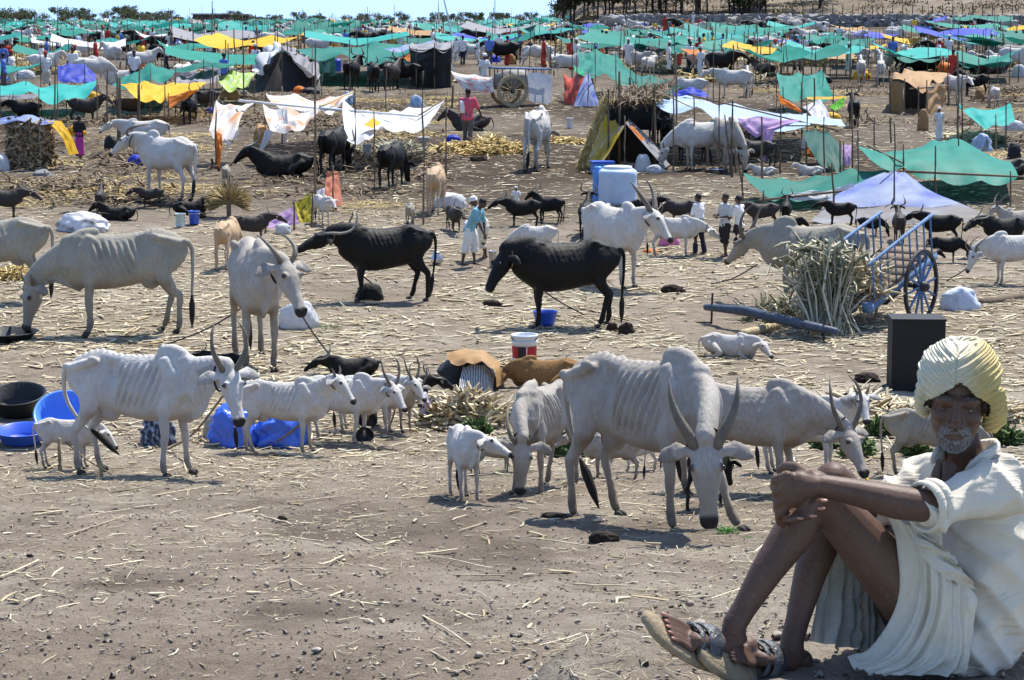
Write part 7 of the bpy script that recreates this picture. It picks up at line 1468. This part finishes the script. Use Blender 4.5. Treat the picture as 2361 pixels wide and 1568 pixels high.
for i in range(44):
    px = 1345 + i * 23; q = Vector(((px - 1180.5) / FP * 268, 268, Gf((px - 1180.5) / FP * 268, 268))); pm = MB().tube([(0, 0, -.2), (0, 0, 2.3)], .06, 5)
    if i == 0: PM = pm.me('fence_post', FENCE)
    tag(link('fence_post', PM, None, q + Vector((0, 3, 0))), 'thin dark fence post behind the stone wall', 'fence post', 'fence posts behind the wall')
for px, d, w_, lab in ((497, 600, 10, 'wide low dark shed on the left horizon'), (553, 640, 7, 'smaller dark shed right of the wide one on the horizon')):
    x = (px - 1180.5) / FP * d; e = empty('shed', (x, d, Gf(x, d)), 0, 1, lab, 'shed'); MB().box((0, 0, 1.6), (w_, 5, 3.4)).build('wall', DKIRON, e, False); MB().box((0, 0, 3.5), (w_ * 1.08, 5.6, .35)).build('roof', STONE, e, False); MB().box((w_ * .2, -2.52, 1.2), (1.6, .06, 2.2)).build('door', BLACKP, e, False)
lump('brown heap of earth before the stone wall at upper right', 2082, 92, 120, 24, mat('earth', (.20, .145, .10), .95, .3, 4, .6, 20), 'earth_mound', 'earth mound', 3, .05)
# ------------------------------------------------------------------ the far camp: cattle, people and awnings by the hundred
OCC = [(1150, 262, 1260, 150)]
def far_xy():
    """a spot in the far camp"""
    u_ = random.random(); d = 88 * (430 / 88) ** (u_ ** .8); px = random.uniform(-40, 2400); x = (px - 1180.5) / FP * d
    return px, x, d
def join(parts, name):
    V = []; F = []; M = []; mats = []
    for n, me in parts:
        if n in ('eye', 'hoof', 'halter'): continue
        o = len(V); V += [v.co[:] for v in me.vertices]; F += [[q + o for q in p.vertices] for p in me.polygons]
        if me.materials[0] not in mats: mats.append(me.materials[0])
        M += [mats.index(me.materials[0])] * len(me.polygons)
    x = mesh(name, V, F, mats); x.polygons.foreach_set('material_index', M); a = x.attributes.new('dirt', 'FLOAT', 'POINT'); return x
FC = []
for co, po, ho, bf, ly, w_, lab in (('white', UPP, 'short', 0, 0, 5, 'white ox standing in the crowded far camp'), ('white', GRAZE, 'short', 0, 0, 4, 'white cow feeding in the crowded far camp'), ('grey', LEVEL, 'up', 0, 0, 2, 'grey ox standing in the crowded far camp'), ('black', LEVEL, 'buf', 1, 0, 5, 'black buffalo standing in the crowded far camp'), ('black', GRAZE, 'buf', 1, 0, 3, 'black buffalo feeding in the crowded far camp'), ('dark', UPP, None, 1, 1, 2, 'dark buffalo lying in the crowded far camp'), ('white', UPP, None, 0, 1, 1, 'white ox lying in the crowded far camp')):
    parts, _, _ = cow_mesh(po, co, ho, .06, .2, .3 if not bf else 0, bool(bf), None, bool(ly), False, 0., 0.)
    FC += [(join(parts, 'far_cow'), lab, 'buffalo' if bf else 'cow')] * w_
FPp = [(far_person_mesh(WHITE_F, WHITE_F, 'dhoti', WHITE_F), 'man in white standing in the crowded far camp')] * 5 + [(far_person_mesh(WHITE_F, NAVY_F, 'trousers', 'hair'), 'man in white shirt and dark trousers in the far camp')] * 3 + [(far_person_mesh(BLUE_F, GREY_F, 'trousers', 'hair'), 'man in blue shirt in the crowded far camp')] * 2 + [(far_person_mesh(RED_F, RED_F, 'skirt', 'hair'), 'woman in red sari in the crowded far camp')] * 2 + [(far_person_mesh(YEL_F, ORANGE_F, 'skirt', 'hair'), 'woman in yellow and orange in the far camp')] + [(far_person_mesh(WHITE_F, CREAM_F, 'dhoti', RED_F), 'man in white with red turban in the far camp')]
def far_awn(m, w_, d_, h, v):
    z = [h, h * .9, h * .8]; nu, nv = 7, 5; V = []; F = []; M = []
    for i in range(nu):
        for j in range(nv):
            a, b_ = i / (nu - 1), j / (nv - 1); V.append((w_ * (a - .5), d_ * (b_ - .5), h * (.80 + .2 * b_) + .18 * math.cos(a * 6.28 * v) * h * .4 - .25 * 4 * a * (1 - a) + random.uniform(-.07, .07)))
    for i in range(nu - 1):
        for j in range(nv - 1): a = i * nv + j; F.append([a, a + nv, a + nv + 1, a + 1]); M.append(0)
    mb = MB()
    for sx in (-.5, 0, .5):
        for sy in (-.5, .5): pole_mb(mb, (w_ * sx, d_ * sy, -.3), (w_ * sx, d_ * sy, h * (1.02 + random.uniform(0, .25))), .03)
    o = len(V); V += mb.V; F += [[q + o for q in f] for f in mb.F]; M += [1] * len(mb.F)
    uv = [(v_[0] * .3 + .5, v_[1] * .3 + .5) for v_ in V]
    me = mesh('far_awning', V, F, [m, WOOD], uv=uv); me.polygons.foreach_set('material_index', M); return me
FA = []
for m, wt, lab in ((GREEN, 11, 'green net awning in the crowded far camp'), (CYAN, 5, 'turquoise awning in the crowded far camp'), (DGREEN, 2, 'dark green awning in the crowded far camp'), (BLU, 1, 'blue awning in the crowded far camp'), (YEL, 1.0, 'yellow awning in the crowded far camp'), (WHT, 1.0, 'white awning in the crowded far camp'), (ORG, .6, 'orange awning in the crowded far camp'), (GRY, 1.5, 'grey sheet awning in the crowded far camp'), (BRN, .7, 'brown canvas awning in the crowded far camp')):
    for v in (.5, 1.0, 1.5): FA.append((far_awn(m, random.uniform(2.6, 5.2), random.uniform(1.6, 3.0), random.uniform(1.55, 2.0), v), lab, wt))
def zone(px, d):
    """where the far camp stands (the pale slope to the right stays open)"""
    hx = (px - 1180.5) / FP
    if d > 248 and px > 1240: return False
    if d < 120 and 1045 < px < 1300: return False
    if d < 135 and (640 < px < 1060): return False
    if d < 92 and px < 1060: return False
    if d < 98 and px > 1300: return False
    return True
def scatter(n, fn):
    k = 0
    while k < n:
        px, x, d = far_xy()
        if zone(px, d): fn(k, px, x, d); k += 1
def put_cow(k, px, x, d):
    me, lab, cat = random.choice(FC); s = random.uniform(.9, 1.15); o = link('far_' + cat, me, None, (x, d, Gf(x, d) - .02)); o.rotation_euler = (0, 0, random.choice((0, math.pi)) + random.gauss(0, .6)); o.scale = (s,) * 3; tag(o, lab, cat, 'cattle of the far camp, ' + lab.split(' in ')[0])
scatter(300, put_cow)
def crowd():
    ms = []
    for co, po, bf in (('white', UPP, 0), ('black', LEVEL, 1), ('white', GRAZE, 0), ('dark', GRAZE, 1)):
        ms.append((join(cow_mesh(po, co, None, .12, .2, 0, bool(bf), None, False, False, 0., 0.)[0][:1], 'm'), COATS[co]))
    for sh in (WHITE_F, NAVY_F, RED_F): ms.append((MB().tube([(0, 0, 0), (0, 0, .8), (0, 0, 1.3), (0, 0, 1.42)], [.13, .17, .20, .06], 6).ell((0, 0, 1.55), (.1, .1, .12), n=6, m=4).me('m', sh), sh))
    for m in (GREEN, CYAN, DGREEN): ms.append((far_awn(m, 4, 2.4, 1.7, 1.0), m))
    mats = [m for _, m in ms] + [WOOD]; V = []; F = []; M = []
    raw = [(np.array([v.co[:] for v in me.vertices]), [list(p.vertices) for p in me.polygons], [p.material_index for p in me.polygons]) for me, _ in ms]; o = 0
    for i in range(760):
        d = 185 * (440 / 185) ** random.random(); px = random.uniform(-60, 1290); x = (px - 1180.5) / FP * d; q = random.choices(range(10), [6, 6, 5, 4, 4, 2, 1, 4, 2, 1])[0]
        v, f, mi = raw[q]; a = random.uniform(0, 6.28) if q < 7 else random.gauss(0, .4); c, s = math.cos(a), math.sin(a); k_ = random.uniform(.8, 1.1)
        V.append(np.stack([(v[:, 0] * c - v[:, 1] * s) * k_ + x, (v[:, 0] * s + v[:, 1] * c) * k_ + d, v[:, 2] * k_ + Gf(x, d)], 1)); F += [[t + o for t in fc] for fc in f]; M += [q if z == 0 else len(mats) - 1 for z in mi]; o += len(v)
    me = mesh('distant_crowd', np.concatenate(V), F, mats); me.polygons.foreach_set('material_index', M); me.attributes.new('dirt', 'FLOAT', 'POINT')
    tag(link('distant_crowd', me), 'mass of tiny cattle people and awnings filling the camp towards the horizon', 'crowd', None, 'stuff')
crowd()
def put_person(k, px, x, d):
    me, lab = random.choice(FPp); o = link('far_person', me, None, (x, d, Gf(x, d))); o.rotation_euler = (0, 0, random.uniform(0, 6.28)); tag(o, lab, 'person', 'people of the far camp, ' + lab.split(' in the ')[0])
scatter(280, put_person)
def put_awn(k, px, x, d):
    if px > 1300 and d > 195: d = random.uniform(115, 190); x = (px - 1180.5) / FP * d
    me, lab, _ = random.choices(FA, [a[2] for a in FA])[0]; o = link('far_awning', me, None, (x, d, Gf(x, d))); o.rotation_euler = (0, 0, random.gauss(0, .35)); s = random.uniform(.7, 1.15); o.scale = (s * random.uniform(.9, 1.3), s, min(s, 1.0)); tag(o, lab, 'awning', 'awnings of the far camp, ' + lab.split(' in the ')[0])
scatter(185, put_awn)
PMs = [pole_mb(MB(), (0, 0, -.3), (random.uniform(-.2, .2), 0, random.uniform(2.0, 3.4)), .025).me('far_pole', WOOD) for _ in range(5)]
def put_pole(k, px, x, d): tag(link('far_pole', random.choice(PMs), None, (x, d, Gf(x, d))), 'thin wooden pole standing in the far camp', 'pole', 'poles of the far camp')
scatter(95, put_pole)
FH = [strips(*(lambda n: (np.stack([rng.normal(0, .9, n), rng.normal(0, .6, n), np.abs(rng.normal(.1, .18, n))], 1), (lambda D: D / np.linalg.norm(D, axis=1)[:, None])(rng.normal(0, 1, (n, 3)) * np.array([1, 1, .4])), rng.normal(0, .4, (n, 3)) + np.array([0, 0, 1]), rng.uniform(.3, .9, n), rng.uniform(.05, .1, n)))(150), GOLD if q else STRAW, 'far_straw', .2) for q in (0, 1, 0)]
LM = [lump_mesh('far_bundle', random.uniform(.5, 1.3), random.uniform(.4, .9), random.uniform(.3, .8), m, i, .14, 20) for i, m in enumerate((WHT, BLU, BLK, GRY, ORG, YEL, WHT, BRN, BLK, LBLU))]
def put_bundle(k, px, x, d): o = link('far_bundle', LM[k % 10], None, (x, d, Gf(x, d))); o.rotation_euler = (0, 0, random.uniform(0, 6.28)); tag(o, ('white', 'blue', 'black', 'grey', 'orange', 'yellow', 'white', 'brown', 'black', 'pale blue')[k % 10] + ' cloth bundle on the ground of the far camp', 'bundle', 'cloth bundles of the far camp, ' + str(('white', 'blue', 'black', 'grey', 'orange', 'yellow', 'white', 'brown', 'black', 'pale blue')[k % 10]))
scatter(170, put_bundle)
def put_straw(k, px, x, d): tag(link('far_straw', random.choice(FH), None, (x, d, Gf(x, d))), 'small straw heap on the ground of the far camp', 'straw heap', 'straw heaps of the far camp')
scatter(110, put_straw)
FD = strips(*(lambda n: (np.stack([rng.normal(0, .7, n), rng.normal(0, .5, n), np.abs(rng.normal(.06, .10, n))], 1), (lambda D: D / np.linalg.norm(D, axis=1)[:, None])(rng.normal(0, 1, (n, 3)) * np.array([1, 1, .5])), rng.normal(0, .4, (n, 3)) + np.array([0, 0, 1]), rng.uniform(.2, .6, n), rng.uniform(.02, .06, n)))(170), THATCH, 'far_straw', .3)
FG = strips(*(lambda n: (np.stack([rng.normal(0, .7, n), rng.normal(0, .6, n), np.abs(rng.normal(.03, .05, n))], 1), (lambda D: D / np.linalg.norm(D, axis=1)[:, None])(rng.normal(0, 1, (n, 3)) * np.array([1, 1, .15])), rng.normal(0, .3, (n, 3)) + np.array([0, 0, 1]), rng.uniform(.1, .4, n), rng.uniform(.012, .03, n)))(190), GOLD, 'far_straw', .3)
for k in range(132):     # clutter of the near camp: dark trampled fodder and bundles
    if k % 3: px, d = random.uniform(-20, 1060), random.uniform(46, 92)
    else: px, d = random.choice((random.uniform(1740, 2030), random.uniform(2215, 2380))), random.uniform(56, 98)
    x = (px - 1180.5) / FP * d; q = k % 4
    if q == 3: o = link('cloth_bundle', LM[(k // 4) % 10], None, (x, d, Gf(x, d))); o.scale = (.7,) * 3; tag(o, ('white', 'blue', 'black', 'grey', 'orange', 'yellow', 'white', 'brown', 'black', 'pale blue')[(k // 4) % 10] + ' cloth bundle on the ground of the near camp', 'bundle', 'cloth bundles of the near camp, ' + ('white', 'blue', 'black', 'grey', 'orange', 'yellow', 'white', 'brown', 'black', 'pale blue')[(k // 4) % 10])
    else: o = link('far_straw', FD if q else FG, None, (x, d, Gf(x, d))); sc_ = random.uniform(.7, 1.4); o.scale = (sc_ * 1.3, sc_ * 1.3, sc_ * .6); tag(o, ('dark trampled fodder' if q else 'golden straw') + ' scattered on the ground of the near camp', 'fodder', 'fodder litter of the near camp, ' + str(min(q, 1)))
    o.rotation_euler = (0, 0, random.uniform(0, 6.28))
# ------------------------------------------------------------------ straw litter
def litter():
    n = 95000; d = 10.5 * (100 / 10.5) ** (rng.uniform(0, 1, n) ** .62); x = rng.uniform(-.29, .29, n) * d
    keep = rng.uniform(0, 1, n) < (.16 + .84 * straw_density(x, d)) * (.18 + .82 * sstep(17, 25, d)); d, x = d[keep], x[keep]
    e = ((x - MOUND[0]) / .8) ** 2 + ((d - MOUND[1]) / .45) ** 2; d, x = d[e > 1], x[e > 1]; n = len(d)
    f = 1 - sstep(60, 120, d)
    z = G(x, d) + f * (.05 * (vnoise(x * .9, d * .9, 5) - .5) + .035 * (vnoise(x * 3.1, d * 3.1, 6) - .5) + .022 * (vnoise(x * 8.7, d * 8.7, 7) - .5) + .014 * (vnoise(x * 21, d * 21, 8) - .5)) + .012
    t = rng.normal(0, .75, n) + np.pi * rng.integers(0, 2, n); D = np.stack([np.cos(t), np.sin(t), rng.normal(0, .08, n)], 1); D /= np.linalg.norm(D, axis=1)[:, None]
    L_ = rng.gamma(2.2, .075, n) + .05; L_ *= (.55 + .45 * sstep(18, 30, d)); W_ = np.clip(rng.gamma(2.5, .010, n), .008, .06) * (.6 + .4 * sstep(18, 30, d))
    N = rng.normal(0, .25, (n, 3)) + np.array([0, 0, 1]); tag(link('straw_litter', strips(np.stack([x, d, z], 1), D, N, L_, W_, STRAW, 'straw_litter', .22, .3)), 'broken pale straw and husks strewn over the trampled ground', 'straw', None, 'stuff')
    n = 34000; d = 9.5 * (30 / 9.5) ** rng.uniform(0, 1, n); x = rng.uniform(-.28, .28, n) * d; kp = rng.uniform(0, 1, n) < (.2 + .8 * sstep(.4, .65, vnoise(x * .7, d * .5, 41))) * (.22 + .78 * sstep(13, 21, d)); d, x = d[kp], x[kp]; e = ((x - MOUND[0]) / .8) ** 2 + ((d - MOUND[1]) / .45) ** 2; d, x = d[e > 1], x[e > 1]; n = len(d)
    z = G(x, d) + .008 + (.05 * (vnoise(x * .9, d * .9, 5) - .5) + .035 * (vnoise(x * 3.1, d * 3.1, 6) - .5) + .022 * (vnoise(x * 8.7, d * 8.7, 7) - .5) + .014 * (vnoise(x * 21, d * 21, 8) - .5)); t = rng.uniform(0, 6.28, n)
    D = np.stack([np.cos(t), np.sin(t) * .8, rng.normal(0, .1, n)], 1); D /= np.linalg.norm(D, axis=1)[:, None]
    tag(link('chaff', strips(np.stack([x, d, z], 1), D, rng.normal(0, .3, (n, 3)) + np.array([0, 0, 1]), rng.gamma(2, .022, n) + .015, rng.gamma(2, .0022, n) + .0025, STRAW, 'chaff', .3, .3)), 'fine broken chaff trodden into the foreground dirt', 'chaff', None, 'stuff')
    n = 1500; a = rng.uniform(0, 6.28, n); q = rng.uniform(.45, 1.7, n); x = MOUND[0] + np.cos(a) * q; d = MOUND[1] + np.sin(a) * q * .8; z = G(x, d) + .012 + (.05 * (vnoise(x * .9, d * .9, 5) - .5) + .035 * (vnoise(x * 3.1, d * 3.1, 6) - .5) + .022 * (vnoise(x * 8.7, d * 8.7, 7) - .5) + .014 * (vnoise(x * 21, d * 21, 8) - .5)); t = rng.uniform(0, 6.28, n)
    D = np.stack([np.cos(t), np.sin(t), rng.normal(0, .15, n)], 1); D /= np.linalg.norm(D, axis=1)[:, None]
    tag(link('straw_litter', strips(np.stack([x, d, z], 1), D, rng.normal(0, .3, (n, 3)) + np.array([0, 0, 1]), rng.gamma(2, .018, n) + .012, rng.gamma(2, .0011, n) + .0012, STRAW, 'straw_litter', .3, .3)), 'pale straw bits scattered around the seated man', 'straw', None, 'stuff')
    n = 17000; d = 5.2 * (26 / 5.2) ** (rng.uniform(0, 1, n) ** .7); x = rng.uniform(-.27, .27, n) * d; z = G(x, d) + .006; t = rng.uniform(0, 6.28, n); s = rng.gamma(1.5, .0022, n) + .0018
    D = np.stack([np.cos(t), np.sin(t), rng.normal(0, .2, n)], 1); D /= np.linalg.norm(D, axis=1)[:, None]
    z = z + (.05 * (vnoise(x * .9, d * .9, 5) - .5) + .035 * (vnoise(x * 3.1, d * 3.1, 6) - .5) + .022 * (vnoise(x * 8.7, d * 8.7, 7) - .5) + .014 * (vnoise(x * 21, d * 21, 8) - .5))
    tag(link('grit', strips(np.stack([x, d, z], 1), D, rng.normal(0, .4, (n, 3)) + np.array([0, 0, 1]), s * 2.2, s * 1.6, straw_mat('pebbles', (.06, .045, .036), (.36, .32, .27)), 'grit', .1, .8)), 'small stones and crumbs of earth over the foreground dirt', 'stones', None, 'stuff')
litter()
bpy.data.scenes.remove(_tmp)
